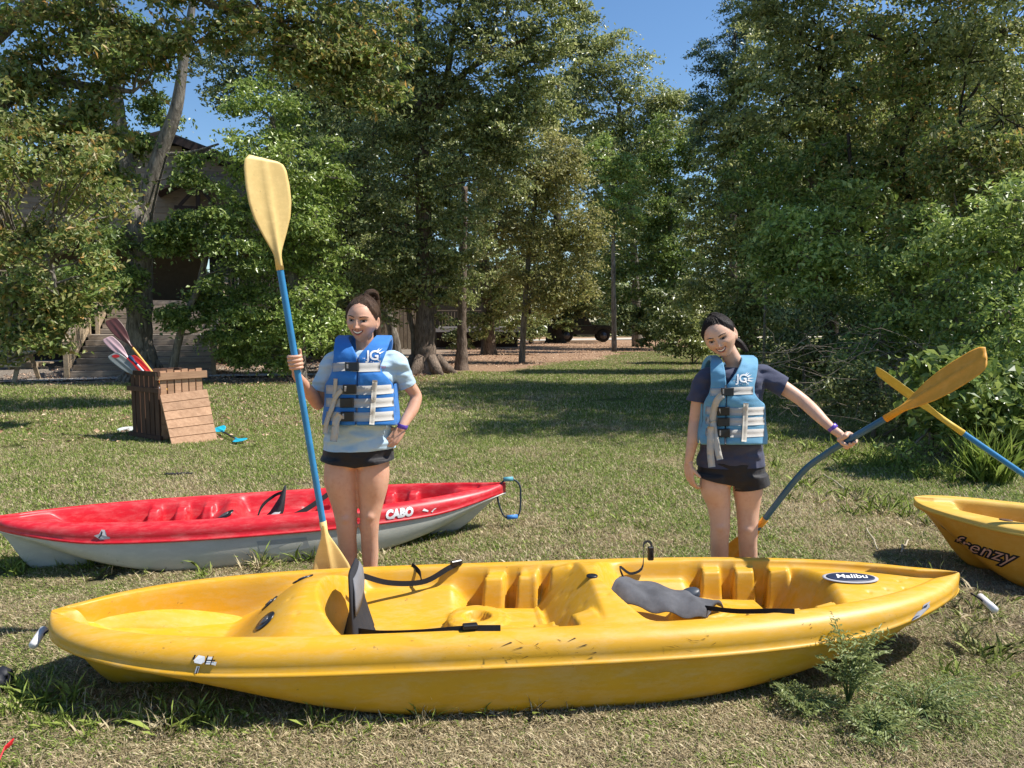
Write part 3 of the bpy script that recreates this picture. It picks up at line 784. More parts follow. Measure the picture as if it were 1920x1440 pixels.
deck_strap("strap", [(.76, -.14, .275), (.86, -.25, .30), (.98, -.34, .333), (1.06, -.365, .338)], 0.02, BLACKF, s2)
V, F = disc((.735, -0.02, .285), .045, .03, (-.3, -.3, 1), 20, .02); MB().add(V, F, True).build("plug", simple("slate_plug", (.05, .06, .075), .4), s2)

# red kayak behind
def deck_red(X, Y, v, zt, wi):
    av = np.abs(v); ay = np.abs(Y); top = zt - .004
    z = np.full_like(X, .13)
    def zone(a, b, s=0.04): return smooth(a - s, a + s, X) * (1 - smooth(b - s, b + s, X))
    yy = np.clip(ay / np.maximum(wi, .05), 0, 1)
    z = z + (.10 - z) * zone(-.85, -.45)
    z = z + .10 * zone(-.42, -.20, .04) * (1 - .3 * yy)
    for c0, c1 in ((-.18, .22), (0.95, 1.05)):
        z = z + (.14 + .08 * (ay / .3) ** 2 - z) * zone(c0, c1)
    z = z + (top - z) * smooth(.78, .98, av)
    for a, n in ((-.80, 3), (.62, 3)):
        for k in range(n):
            c = a + .17 * k
            rid = smooth(c - .05, c - .03, X - (av - .6) * .12) * (1 - smooth(c + .03, c + .05, X - (av - .6) * .12))
            z = np.maximum(z, z + (top - .05 - z) * smooth(.48, .78, av) * rid)
    hump = zone(-.34, -.20, .06) * (1 - .25 * yy ** 2)
    z = np.maximum(z, z + (.31 - z) * hump)
    st = 1 - smooth(-1.42, -1.18, X - .1 * (1 - yy)); z = np.maximum(z, z + (top - .02 - z) * st)
    bw = smooth(1.10, 1.32, X - .05 * (1 - yy)); z = np.maximum(z, z + (top - .03 - z) * bw)
    for cx in (-.95, -.55): z = z + .09 * gau(X, Y, cx, -.12, .035) 
    return z
PR = dict(L=3.28, W=0.84, H=0.315, pl=2.8, ql=0.68, pr=2.5, qr=0.80, sheer_l=0.03, sheer_r=0.03, rail=0.115, kl=0.86, kr=0.70, c0=0.30, railw=0.075)
a = ground(12, 1045); b_ = Vector((-0.08, 5.55, 0)); a.x -= 0.02
RC = Vector(((-3.17 - 0.07) / 2, (4.42 + 5.36) / 2, 0)); RR = math.atan2(5.36 - 4.42, 3.17 - 0.07)
rk, rh, rd = make_kayak("kayak", PR, deck_red, WHT, RED, RC, RR, "red kayak with off-white hull lying behind the yellow one", res=(330, 48))
bv_rd = bvh_of(rd.data); bv_rh = bvh_of(rh.data); MR = local(RC, RR)
tv, tf = text_geom("CABO", 0.075, 0.15, 0.005)
def side_text(tv, tf, x, z, bv, m, parent, name, off=.003, sx=1.0, rot=0.0):
    V = []; ok = []
    c, s = math.cos(rot), math.sin(rot)
    for q in tv:
        a, b = q.x * sx, q.y
        h = bv.ray_cast(Vector((x + a * c - b * s, -1.5, z + a * s + b * c)), Vector((0, 1, 0)))
        ok.append(h[0] is not None); V.append((h[0] + Vector((0, -off, off * .3))) if h[0] else Vector((x, 0, z)))
    return MB().add(V, [f for f in tf if all(ok[i] for i in f)]).build(name, m, parent)
side_text(tv, tf, 0.80, 0.262, bv_rd, WHITEPR, rk, "lettering", sx=.9, rot=0.02)
decal("sticker", [[(0, 0), (9, -3), (10, -1), (3, 3)], [(14, -3), (17, -1), (20, 1), (23, 1), (19, -1), (16, -5)]], (.96, .262), .0045, WHITEPR, rk, MR, bv_rd)
decal("bird_sticker", [[(0, 0), (5, 1.5), (7, 5.5), (10, 5), (11.5, 2), (12, -1), (15, -2), (15, -3.5), (10, -4), (6, -4.5), (3, -2)]], (-1.02, .265), .006, LGREYF, rk, MR, bv_rd)
decal("bird_sticker_print", [[(7, 4.5), (8.2, 3), (7.6, .5), (5.5, -2.5), (4, -2), (6.4, .4), (6.8, 2.2)]], (-1.02, .265), .006, BLACKPR, rk, MR, bv_rd, off=.005)
p, nrm = on_deck(-.30, -.20, bv_rd); V, F = disc(p, .065, .045, nrm, 24, .006); o = MB().add(V, F, True).build("drain_plate", BLACKP, rk)
V, F = disc(p + nrm * .009, .035, .025, nrm, 18, .004); MB().add(V, F, True).build("drain_cap", simple("cap_grey2", (.08, .08, .085), .3), o)
s3 = empty("seat_back"); s3.parent = rk
pad("pad", [ell((-.04, -.0, .17), (.07, 0, 0), (0, .16, 0)), ell((.01, 0, .24), (.055, 0, .02), (0, .16, 0)), ell((.05, 0, .33), (.025, 0, .01), (0, .13, 0)), ell((.075, -.02, .42), (.008, 0, 0), (0, .05, 0))], DKGREYF, s3)
pad("lining", [ell((-.10, -.05, .18), (.02, 0, 0), (0, .12, 0)), ell((-.02, -.14, .235), (.05, 0, 0), (0, .03, 0)), ell((.03, -.12, .28), (.015, 0, 0), (0, .03, 0))], LGREYF, s3)
pad("lining", [ell((.12, -.1, .175), (.05, 0, 0), (0, .10, 0)), ell((.20, -.08, .195), (.06, 0, 0), (0, .12, 0)), ell((.30, -.04, .19), (.02, 0, 0), (0, .10, 0))], GREYF, s3)
deck_strap("strap", [(.05, -.1, .22), (.12, -.1, .235), (.22, .02, .25), (.34, .12, .30), (.42, .22, .33)], .035, BLACKF, s3)
deck_strap("strap", [(-.12, -.1, .20), (-.08, .05, .28), (0, .08, .34), (.06, 0, .38)], .02, BLACKF, s3)
MB().box((.44, .23, .335), (.08, .03, .04), None, .006).build("buckle", BLACKP, s3)
MB().box((.66, .24, .305), (.22, .09, .02), None, .004).build("foot_brace", LGREYF, rk)
# mooring loop at the bow of the red kayak
lp = MB().tube([Vector(q) for q in curve_pts([(1.58, -.02, .33), (1.66, -.03, .38), (1.74, -.03, .33), (1.75, -.03, .22), (1.74, -.04, .12), (1.70, -.04, .08), (1.62, -.04, .10), (1.58, -.03, .20), (1.57, -.02, .28)], 30)], .007, 8).build("mooring_loop", simple("cord_dark", (.03, .045, .06), .7), rk)
MB().tube([(1.62, -.03, .375), (1.69, -.03, .375)], .017, 10).build("wrap", simple("cord_teal", (.10, .32, .38), .6), lp)
MB().tube([(1.64, -.045, .09), (1.72, -.045, .09)], .017, 10).build("wrap", simple("cord_blue", (.06, .22, .55), .6), lp)
# moulded carry recess in the hull side
h = [bv_rh.ray_cast(Vector((xx, -1, zz)), Vector((0, 1, 0))) for xx, zz in ((-.10, .17), (.20, .17), (.22, .10), (.04, .07), (-.08, .10))]
if all(q[0] for q in h):
    MB().add([q[0] + Vector((0, -.003, 0)) for q in h], [(0, 1, 2, 3, 4)]).build("recess", simple("hull_grey", (.33, .35, .34), .5), rk)

# amber kayak at the right edge, bow towards the thicket
def deck_frenzy(X, Y, v, zt, wi):
    av = np.abs(v); top = zt - .004
    z = np.full_like(X, .13); yy = np.abs(v)
    z = z + (top - z) * smooth(.74, .95, av)
    b1 = 1 - smooth(-1.14, -1.0, X + 0.05 * yy); z = np.maximum(z, z + (top - .02 - z) * b1)
    b2 = smooth(-.74, -.715, X) * (1 - smooth(-.69, -.665, X)); z = np.maximum(z, z + (top - .05 - z) * b2)
    z = z + (.20 - z) * (smooth(-.75, -.70, X) * 0.0)
    b3 = smooth(.5, .7, X); z = np.maximum(z, z + (top - .02 - z) * b3)
    return z
PF = dict(L=2.75, W=0.84, H=0.37, pl=3.2, ql=0.50, pr=2.6, qr=0.8, sheer_l=0.02, sheer_r=0.06, rail=0.055, kl=0.72, kr=0.7, c0=0.5, railw=0.11)
FD = Vector((0.80, -0.60, 0)).normalized(); FT = Vector((2.66, 4.72, 0))
FC = FT + FD * 1.36; FR_ = math.atan2(FD.y, FD.x)
fk, fh, fd = make_kayak("kayak", PF, deck_frenzy, ORG, YEL2, FC, FR_, "amber kayak with orange hull poking in at the right edge", res=(300, 44))
bv_fh = bvh_of(fh.data)
for nm, sz, of, mt, dz, oo in (("lettering_outline", .118, .009, BLACKPR, 0, .003), ("lettering", .118, -.0005, simple("salmon_print", (.62, .30, .20), .5), .003, .006)):
    tv, tf = text_geom("frenzy", sz, .35, of, 1.05); side_text(tv, tf, -.97, .190, bv_fh, mt, fk, nm, off=oo, sx=1.0, rot=-.07)
side_text([Vector(q) for q in ((-.25, .10, 0), (-.235, .03, 0), (-.21, .02, 0), (.22, -.04, 0), (.31, -.06, 0), (.22, -.025, 0), (-.20, .04, 0))], [(0, 1, 2, 6), (3, 4, 5)], -.97, .190, bv_fh, BLACKPR, fk, "lettering_flash", off=.003, rot=-.07)["kind"] = "stuff"
for x in (-.86, -.52, -.40):
    r = bvh_of(fd.data).ray_cast(Vector((x, -.33 if x > -.8 else -.26, 1)), Vector((0, 0, -1)))
    if r[0]: V, F = disc(r[0], .035, .018, r[1], 16, .004); MB().add(V, F, True).build("fitting", simple("bronze_fitting", (.12, .06, .03), .5), fk)
# ------------------------------------------------------------------ trees
BARK_G = bark_mat("bark_grey", (0.06, 0.05, 0.04), (0.32, 0.285, 0.24))
BARK_P = bark_mat("bark_pine", (0.055, 0.038, 0.028), (0.26, 0.20, 0.155), 1.4)
BARK_D = bark_mat("bark_dark", (0.020, 0.016, 0.012), (0.075, 0.06, 0.048))
TWIG = simple("twig", (0.20, 0.165, 0.13), 0.9, 0.1, var=0.3, vscale=4)
L_MID = leaf_mat("leaves_mid", [(.040, .075, .014), (.085, .14, .026), (.15, .21, .045), (.20, .26, .07)])
L_LIGHT = leaf_mat("leaves_light", [(.06, .10, .018), (.13, .20, .035), (.20, .28, .06), (.27, .33, .10)])
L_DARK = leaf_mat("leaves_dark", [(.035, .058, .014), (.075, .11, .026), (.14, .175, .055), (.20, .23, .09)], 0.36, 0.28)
L_OLIVE = leaf_mat("leaves_olive", [(.055, .078, .020), (.12, .155, .040), (.20, .235, .075), (.32, .34, .14)], 0.36, 0.34)
L_GOLD = leaf_mat("leaves_gold", [(.09, .105, .026), (.16, .175, .045), (.23, .235, .075), (.30, .29, .11)], 0.5, 0.35)
L_AUT = leaf_mat("leaves_turning", [(.045, .075, .016), (.08, .125, .025), (.11, .165, .03), (.15, .20, .045), (.19, .215, .06), (.20, .195, .065), (.13, .17, .04), (.32, .20, .05)], 0.5, 0.35)
L_BRIGHT = leaf_mat("leaves_bright", [(.058, .098, .020), (.13, .20, .036), (.22, .30, .070), (.33, .40, .14)], 0.4, 0.35)
L_PINE = leaf_mat("leaves_pine", [(.025, .05, .022), (.05, .09, .04), (.09, .14, .06)], 0.5, 0.1)
def leaf_quads(C, Nn, D, s, asp=0.62):
    n = len(C); Nn = Nn / np.linalg.norm(Nn, axis=1, keepdims=True)
    D = D - Nn * np.sum(D * Nn, 1, keepdims=True); D = D / (np.linalg.norm(D, axis=1, keepdims=True) + 1e-9)
    S = np.cross(Nn, D); L = (s * rng.uniform(.6, 1.3, n))[:, None]; W = L * asp * rng.uniform(.7, 1.1, n)[:, None]
    V = np.empty((n, 4, 3))
    V[:, 0] = C - D * L * .5; V[:, 1] = C - D * L * .05 + S * W * .5 + Nn * L * .10
    V[:, 2] = C + D * L * .5 - Nn * L * .06; V[:, 3] = C - D * L * .05 - S * W * .5 + Nn * L * .10
    o = np.arange(n)[:, None] * 4
    F = np.concatenate([o + np.array([[0, 1, 2]]), o + np.array([[0, 2, 3]])], 0)
    return V.reshape(-1, 3), F, np.repeat(rng.uniform(0, 1, n), 4)
def foliage(clumps, leaf, lai=3.2, asp=0.55, spray=0.30, droop=0.55, back=0.45, flat=0.26):
    """clumps: (center Vector, rx, ry, rz). Leaves sit in sprays spread through each clump."""
    CC, NN, DD = [], [], []; twigs = []
    for c, rx, ry, rz in clumps:
        area = math.pi * rx * rz; nleaf = int(lai * area / (0.5 * leaf * leaf * asp))
        m = 30; ns = max(6, nleaf // m)
        d = rng.normal(size=(ns, 3)); d /= np.linalg.norm(d, axis=1, keepdims=True)
        flip = (d[:, 1] > 0) & (rng.uniform(size=ns) < back); d[flip, 1] *= -1
        r = rng.uniform(0.25, 1.05, ns) ** 0.6
        lump = 1 + 0.28 * np.sin(d[:, 0] * 5 + c[0]) * np.sin(d[:, 2] * 6 + c[2] * 3)
        P = np.array(c) + d * (r * lump)[:, None] * np.array([rx, ry, rz])
        sr = spray * rng.uniform(.6, 1.35, ns)
        q = rng.normal(size=(ns, m, 3)) * 0.55
        q[:, :, 2] *= flat
        out = d.copy(); out[:, 2] = 0; out /= (np.linalg.norm(out, axis=1, keepdims=True) + .2)
        along = q @ np.zeros(3) if False else np.einsum('nmk,nk->nm', q, out)
        L = P[:, None, :] + q * sr[:, None, None]
        L[:, :, 2] -= droop * np.maximum(along, -0.4) * sr[:, None]
        nr = rng.normal(size=(ns, m, 3)) * 0.75 + np.array([0.15, -0.1, 0.6]) + d[:, None, :] * 0.5
        dd = rng.normal(size=(ns, m, 3)) * 0.7 + out[:, None, :] * 0.6 + np.array([0, 0, -0.35])
        CC.append(L.reshape(-1, 3)); NN.append(nr.reshape(-1, 3)); DD.append(dd.reshape(-1, 3))
        k = rng.choice(ns, min(ns, 10), replace=False)
        twigs += [(Vector(c), Vector(P[i])) for i in k]
    leaf = leaf * 1.03
    C = np.concatenate(CC); keep = C[:, 2] > 0.06
    C = C[keep]; Nn = np.concatenate(NN)[keep]; D = np.concatenate(DD)[keep]
    return leaf_quads(C, Nn, D, leaf, asp), twigs
def wig(a, b, n, amp):
    a, b = Vector(a), Vector(b); out = []
    for i in range(n + 1):
        t = i / n; p = a.lerp(b, t); k = amp * math.sin(math.pi * t)
        out.append(p + Vector((random.uniform(-k, k), random.uniform(-k, k), random.uniform(-k, k) * .6 + k * .4)))
    return out
TOTAL = [0]; LAIK = 0.74
def make_tree(name, label, clumps_px, Y, trunk=None, leafm=L_MID, bark=BARK_G, leaf=0.115, lai=3.2, cat="tree", group=None, limbs=(), extra=(), ry=None, **kw):
    """clumps_px: (px,py,rpx[,Yoff]); trunk: [(px,py,wpx)...] from the ground up, at depth Y"""
    cl = []
    for q in clumps_px:
        Yq = Y + (q[3] if len(q) > 3 else random.uniform(-.6, .6))
        c = at(q[0], q[1], Yq); r = q[2] * Yq / FPX
        cl.append((c, r, r * (ry or 0.95), r * 0.95))
    sub = []
    for c, r, r2, r3 in cl:      # ragged satellites round each clump
        if not kw.get('ragged', True): break
        for k in range(8):
            a = random.uniform(0, 6.283); e = random.uniform(.72, 1.22); q = random.uniform(.20, .40) * r
            sub.append((c + Vector((math.cos(a) * r * e, random.uniform(-.9, .3) * r2, math.sin(a) * r3 * e)), q * random.uniform(.9, 1.6), q, q * random.uniform(.6, .9)))
    kw.pop('ragged', None); nmain = len(cl); cl = [(c, a * .86, b * .86, d * .82) for c, a, b, d in cl]; sub = [q for q in sub if q[0].z > .3]
    cl += list(extra) + sub
    if trunk: base = at(trunk[0][0], trunk[0][1], Y); base.z = 0.0
    else: base = Vector((cl[0][0].x, cl[0][0].y, 0))
    root = empty(name, base, 0, label, cat, group)
    mb = MB(); inv = base
    if trunk:
        ctrl = [tuple(at(px, py, Y) - inv) + (w * Y / FPX / 2,) for px, py, w in trunk]
        ctrl[0] = (ctrl[0][0], ctrl[0][1], -0.15, ctrl[0][3] * 1.25)
        cp = curve_pts(ctrl, max(14, 6 * len(trunk)))
        rr = [max(.01, p[3]) * (1 + .06 * math.sin(i * 1.7)) for i, p in enumerate(cp)]
        mb.tube([Vector(p[:3]) for p in cp], rr, 14)
        top = [Vector(p[:3]) for p in cp]
        if Y < 30 and trunk[0][2] > 25:
            for k in range(6):      # root flare
                a = k * 1.05 + random.random() * .4; r0 = ctrl[0][3]
                mb.tube([Vector((math.cos(a) * r0 * .5, math.sin(a) * r0 * .5, .5)), Vector((math.cos(a) * r0 * .95, math.sin(a) * r0 * .95, .16)), Vector((math.cos(a) * r0 * 1.5, math.sin(a) * r0 * 1.5, -.04))], [r0 * .24, r0 * .26, r0 * .10], 7)
    else:
        top = [Vector((0, 0, -.05)), Vector((0, 0, max(.3, cl[0][0].z * .6)))]
        if kw.get('stem', True): mb.tube(top, .03, 5)
    knots = list(top)
    for lm in limbs:
        ctrl = [tuple(at(px, py, Y + (lm[1] if len(lm) > 1 else 0) * i / len(lm[0])) - inv) + (w * Y / FPX / 2,) for i, (px, py, w) in enumerate(lm[0])]
        cp = curve_pts(ctrl, 8 * len(ctrl)); mb.tube([Vector(p[:3]) for p in cp], [max(.006, p[3]) for p in cp], 10); knots += [Vector(p[:3]) for p in cp]
    for c, rx, ry_, rz in cl[:nmain]:
        if not trunk and name != "shrub": continue
        tgt = c - inv
        src = min(knots, key=lambda p: (p - tgt).length + (2.0 if p.z > tgt.z - .2 else 0) * 1.0)
        Ld = (tgt - src).length
        r0 = min(.10, .018 + .02 * rx)
        mb.tube(wig(src, tgt, 5, Ld * .06), [r0 * (1 - .14 * i) for i in range(6)], 6, cap=False)
    kw.pop('stem', None)
    (V, F, T), tw = foliage(cl, leaf, lai * LAIK, **kw)
    for a, b in tw:
        mb.tube(wig(a - inv, b - inv, 3, .05 * (b - a).length), [.016, .012, .008, .005], 3, cap=False)
    tr = mb.build("trunk" if trunk else "branches", bark, root)
    if not trunk: tr["kind"] = "stuff"
    V = V - np.array(inv); TOTAL[0] += len(F)
    cr = link("crown", mesh_np("crown", V, F, False, {"tint": T}), leafm, root)
    return root
def hi(px, py, r, Y): 
    c = at(px, py, Y); return (c, r, r, r * .9)
def boughs():
    r_ = random.Random(11); L = []
    while len(L) < 60:
        px, py = r_.uniform(-70, 235), r_.uniform(200, 600)
        lim = np.interp(px, [-70, 40, 120, 180, 235], [590, 555, 500, 440, 400]); top = np.interp(px, [-70, 100, 235], [200, 230, 300])
        if py > lim or py < top: continue
        L.append((px, py, r_.uniform(14, 34) * (1.0 if py < 440 else .7), r_.uniform(-1.1, 1.1)))
    for px, y0, y1 in ((14, 570, 672), (70, 560, 640), (100, 555, 652), (135, 540, 600), (185, 480, 560), (40, 570, 625)):
        for t in np.linspace(0, 1, 4): L.append((px + r_.uniform(-8, 8), y0 + (y1 - y0) * t, r_.uniform(8, 14), r_.uniform(-.3, .3)))
    return L
# left side
make_tree("broadleaf_tree", "forked grey-barked tree standing in front of the wooden house steps",
    [(240, 470, 48), (215, 560, 48), (330, 425, 24), (165, 550, 44), (180, 260, 40), (290, 100, 46), (225, 90, 50), (320, 455, 16), (170, 360, 50), (262, 292, 26), (300, 215, 24), (355, 320, 20), (225, 330, 26)], 18.5,
    [(272, 702, 56), (262, 640, 46), (262, 560, 44), (264, 470, 42), (258, 410, 50), (245, 350, 30), (232, 280, 27), (218, 190, 24), (208, 80, 20), (200, -40, 16)],
    L_MID, BARK_G, 0.12, 2.3, limbs=[([(262, 430, 36), (282, 350, 30), (303, 280, 26), (330, 205, 22), (345, 110, 16), (362, 0, 12)],), ([(222, 180, 14), (190, 176, 12), (150, 180, 8)],), ([(300, 290, 8), (360, 285, 6), (410, 270, 4)],)])
make_tree("slender_tree", "slender leaning tree with pale stem beside the steps railing",
    [(405, 560, 34), (438, 500, 42), (330, 600, 18), (420, 610, 34), (395, 430, 30)], 18.0,
    [(316, 702, 15), (332, 650, 14), (350, 590, 13), (372, 540, 12), (384, 490, 11), (398, 455, 10), (434, 421, 8)], L_MID, BARK_G, 0.115, 2.6,
    limbs=[([(388, 465, 7), (420, 465, 6), (460, 458, 4)],)])
make_tree("dense_tree", "dense light green leafy tree directly behind the raised paddle blade",
    [(495, 320, 78), (560, 265, 66), (565, 400, 80), (432, 385, 36), (510, 470, 74), (600, 500, 54), (472, 590, 46), (545, 600, 66), (500, 212, 54), (610, 350, 44), (462, 655, 26), (520, 650, 36), (600, 590, 44), (520, 380, 70)], 19.0,
    [(562, 700, 22), (560, 600, 20), (545, 480, 18), (530, 330, 14), (510, 220, 9)], L_LIGHT, BARK_G, 0.115, 3.0)
make_tree("turning_tree", "tree with yellowing and rusty leaves hanging over the top left",
    [(60, 60, 90), (180, 50, 90), (120, 180, 80), (240, 130, 60), (310, 40, 70), (30, 220, 80), (190, 240, 40), (400, 60, 56), (480, 10, 70), (580, 40, 90), (680, 50, 76), (690, 160, 52), (640, 140, 46), (100, 320, 80), (560, 110, 34), (170, 310, 54)], 13.5,
    [(-130, 780, 60), (-110, 500, 50), (-60, 250, 40), (-20, 60, 30)], L_AUT, BARK_G, 0.115, 2.4,
    limbs=[([(-60, 260, 26), (60, 150, 22), (150, 160, 16), (250, 172, 8)],), ([(-20, 80, 26), (100, -20, 20), (150, 60, 16), (160, 110, 10)],), ([(-20, 60, 20), (300, -40, 18), (400, 10, 12), (520, 40, 6)],)],
    extra=[hi(150, -120, 1.5, 13), hi(420, -130, 1.4, 13.5), hi(640, -120, 1.3, 14)])
make_tree("overhanging_tree", "mid green tree filling the left edge with drooping boughs",
    boughs(), 10.5,
    [(-190, 860, 60), (-170, 600, 50), (-120, 400, 36)], L_AUT, BARK_G, 0.088, 3.2, ragged=False, spray=.24,
    limbs=[([(-150, 450, 20), (-20, 430, 14), (80, 470, 9), (110, 560, 5)],), ([(-140, 520, 16), (0, 520, 10), (20, 600, 7), (15, 680, 4)],)], extra=[hi(-160, 180, 1.3, 10.5)])
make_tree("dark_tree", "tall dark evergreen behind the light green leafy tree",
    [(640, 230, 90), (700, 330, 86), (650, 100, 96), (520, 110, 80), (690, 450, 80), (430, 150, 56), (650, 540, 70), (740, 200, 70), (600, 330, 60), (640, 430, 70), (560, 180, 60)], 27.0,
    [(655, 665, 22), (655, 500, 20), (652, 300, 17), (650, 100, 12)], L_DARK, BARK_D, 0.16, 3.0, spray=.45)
make_tree("hedge_shrub", "low dark shrubbery filling the space left of the steps", [(60, 575, 50), (140, 565, 50), (20, 610, 40), (110, 610, 36), (90, 520, 36)], 23.5, None, L_DARK, BARK_D, 0.13, 3.2, cat="shrub", stem=False)
make_tree("understory_shrub", "leafy shrub under the dense tree, left of the woman with the upright paddle", [(420, 640, 30), (470, 655, 26), (600, 640, 26), (620, 600, 40), (540, 655, 22)], 22, None, L_LIGHT, BARK_D, 0.115, 2.6, cat="shrub", stem=False)
# centre
make_tree("oak_tree", "big olive-leaved oak with thick furrowed trunk at the litter edge",
    [(740, 60, 90), (850, 40, 100), (960, 40, 84), (905, 150, 92), (1010, 130, 66), (800, 180, 76), (760, 330, 76), (860, 300, 82), (700, 250, 60), (720, 430, 68), (800, 460, 66), (870, 420, 56), (720, 540, 56), (790, 560, 48), (960, 250, 60), (1040, 60, 46), (1040, 10, 40), (690, 20, 60), (640, 420, 50), (760, 220, 60), (870, 210, 60), (690, 560, 44), (840, 520, 40), (940, 330, 56), (1000, 210, 50)], 21.0,
    [(798, 703, 64), (797, 670, 44), (797, 600, 36), (796, 450, 30), (791, 300, 27), (790, 210, 26), (786, 90, 18), (782, -30, 12)], L_OLIVE, BARK_P, 0.12, 3.0,
    limbs=[([(792, 240, 16), (830, 190, 13), (880, 130, 10), (1010, 60, 5)],), ([(792, 210, 14), (835, 150, 12), (850, 60, 9), (870, -20, 6)],), ([(792, 200, 12), (760, 120, 10), (745, 20, 6)],), ([(794, 330, 9), (850, 300, 7), (930, 200, 4)],)],
    extra=[hi(800, -110, 2.1, 21), hi(930, -90, 1.9, 21)])
make_tree("snag", "bare broken-topped trunk standing just right of the oak", [(866, 560, 12)], 23.0, [(865, 689, 24), (866, 650, 20), (866, 600, 17), (868, 500, 14), (870, 410, 12), (872, 350, 9)], L_OLIVE, BARK_P, 0.10, 1.0)
make_tree("pine_tree", "tall pine whose scaly trunk rises behind the bare snag",
    [(905, 560, 46), (950, 590, 44), (990, 610, 26), (930, 500, 46), (880, 620, 30), (900, 430, 50), (960, 540, 40), (915, 340, 50), (905, 250, 50)], 33.0,
    [(917, 656, 26), (914, 600, 22), (910, 520, 19), (905, 430, 16), (902, 320, 13), (900, 200, 9)], L_OLIVE, BARK_P, 0.15, 2.2)
make_tree("golden_tree", "pale golden-leaved tree spreading right of the oak",
    [(1010, 310, 56), (1060, 380, 46), (985, 400, 62), (1040, 470, 62), (960, 470, 52), (1088, 440, 28), (1000, 545, 44), (1060, 545, 36), (940, 400, 44), (1040, 300, 36), (960, 310, 40)], 27.0,
    [(978, 655, 10), (985, 560, 10), (995, 450, 9), (1010, 320, 6)], L_GOLD, BARK_G, 0.135, 2.4, flat=.25, spray=.5)
make_tree("leaning_trunk_tree", "tree with a pale trunk leaning left, behind the woman in the bright blue vest", [(700, 520, 36), (720, 480, 36)], 24, [(748, 655, 22), (733, 610, 18), (718, 570, 17), (700, 520, 15), (690, 470, 12)], L_OLIVE, BARK_G, 0.12, 2.4)
make_tree("crooked_sapling", "thin crooked grey sapling touching the oak's trunk on its left", [(762, 480, 24), (755, 540, 20)], 21.5, [(772, 702, 13), (776, 660, 11), (774, 620, 10), (766, 580, 10), (762, 500, 8)], L_OLIVE, BARK_G, 0.11, 2.0)
make_tree("thin_dark_tree", "thin dark-stemmed tree between the dark bin and the big shaded trunk", [(990, 500, 50), (1020, 540, 40), (960, 560, 40)], 48, [(996, 643, 8), (994, 600, 7), (990, 540, 6), (988, 450, 5)], L_DARK, BARK_D, 0.20, 2.4)
make_tree("shaded_tree", "broad dark-trunked tree partly hiding the black off-road vehicle",
    [(1040, 560, 54), (1000, 500, 60), (1090, 520, 60), (1050, 430, 70), (1130, 560, 40), (1070, 592, 18), (1045, 590, 22)], 50.0, [(1041, 645, 36), (1040, 620, 27), (1040, 580, 24), (1042, 500, 20), (1045, 400, 14)], L_DARK, BARK_D, 0.22, 2.8)
make_tree("tall_tree", "tall rounded tree whose crown meets the sky left of the gap",
    [(1105, 130, 58), (1165, 140, 56), (1215, 185, 52), (1130, 230, 72), (1200, 270, 60), (1090, 60, 28), (1180, 350, 66), (1110, 340, 60), (1060, 200, 50), (1085, 120, 40), (1250, 240, 34), (1040, 270, 50), (1220, 230, 40), (1245, 200, 24), (1100, 460, 60)], 43.0,
    [(1195, 640, 16), (1190, 500, 14), (1180, 350, 12), (1160, 200, 8)], L_OLIVE, BARK_G, 0.20, 2.6,
    limbs=[([(1185, 380, 8), (1210, 290, 6), (1250, 180, 3)],)], spray=.55)
make_tree("tall_tree", "tree with bright green patches beside the sky notch",
    [(1250, 270, 40), (1240, 340, 52), (1285, 370, 50), (1210, 410, 56), (1270, 450, 56), (1160, 480, 50), (1210, 510, 56), (1275, 530, 50), (1160, 560, 44), (1290, 300, 18)], 40.0,
    [(1262, 640, 14), (1260, 500, 12), (1255, 350, 9)], L_MID, BARK_G, 0.19, 2.8, spray=.5)
make_tree("lime_tree", "small yellow-green tree in front of the dark wood, right of the golden one", [(1150, 350, 46), (1130, 300, 34), (1170, 390, 36)], 36, [(1152, 645, 8), (1150, 500, 8), (1150, 370, 6)], L_LIGHT, BARK_G, 0.16, 2.4)
make_tree("skyline_pine", "dark pine poking into the sky right of the gap",
    [(1385, 40, 34), (1365, 85, 40), (1330, 110, 26), (1335, 190, 34), (1380, 150, 40), (1315, 215, 20), (1330, 260, 26)], 36.0, [(1375, 650, 14), (1375, 400, 12), (1375, 200, 9), (1378, 60, 5)], L_PINE, BARK_P, 0.16, 2.4, spray=.4, asp=.4)
# right-hand thicket
make_tree("thicket_tree", "waxy-leaved tree at the sky edge of the right-hand thicket",
    [(1440, 120, 60), (1440, 60, 40), (1370, 230, 50), (1480, 330, 50), (1400, 200, 60), (1360, 290, 60), (1430, 270, 66), (1340, 380, 60), (1410, 370, 66), (1340, 470, 56), (1420, 460, 62), (1320, 545, 50), (1390, 545, 56)], 22.0,
    [(1400, 680, 20), (1405, 500, 18), (1410, 300, 14)], L_OLIVE, BARK_D, 0.125, 3.0)
make_tree("thicket_tree", "tree with dull olive crown rising out of the top edge above the bright shrub",
    [(1530, 60, 110), (1500, 190, 96), (1590, 190, 90), (1530, 320, 84), (1600, 60, 90), (1600, 320, 70), (1460, 190, 60), (1470, 60, 60), (1480, 420, 60)], 17.0,
    [(1560, 740, 24), (1555, 500, 22), (1545, 300, 18), (1540, 100, 14)], L_OLIVE, BARK_D, 0.115, 2.8, extra=[hi(1560, -110, 1.6, 17.5), hi(1430, -70, 1.1, 18)])
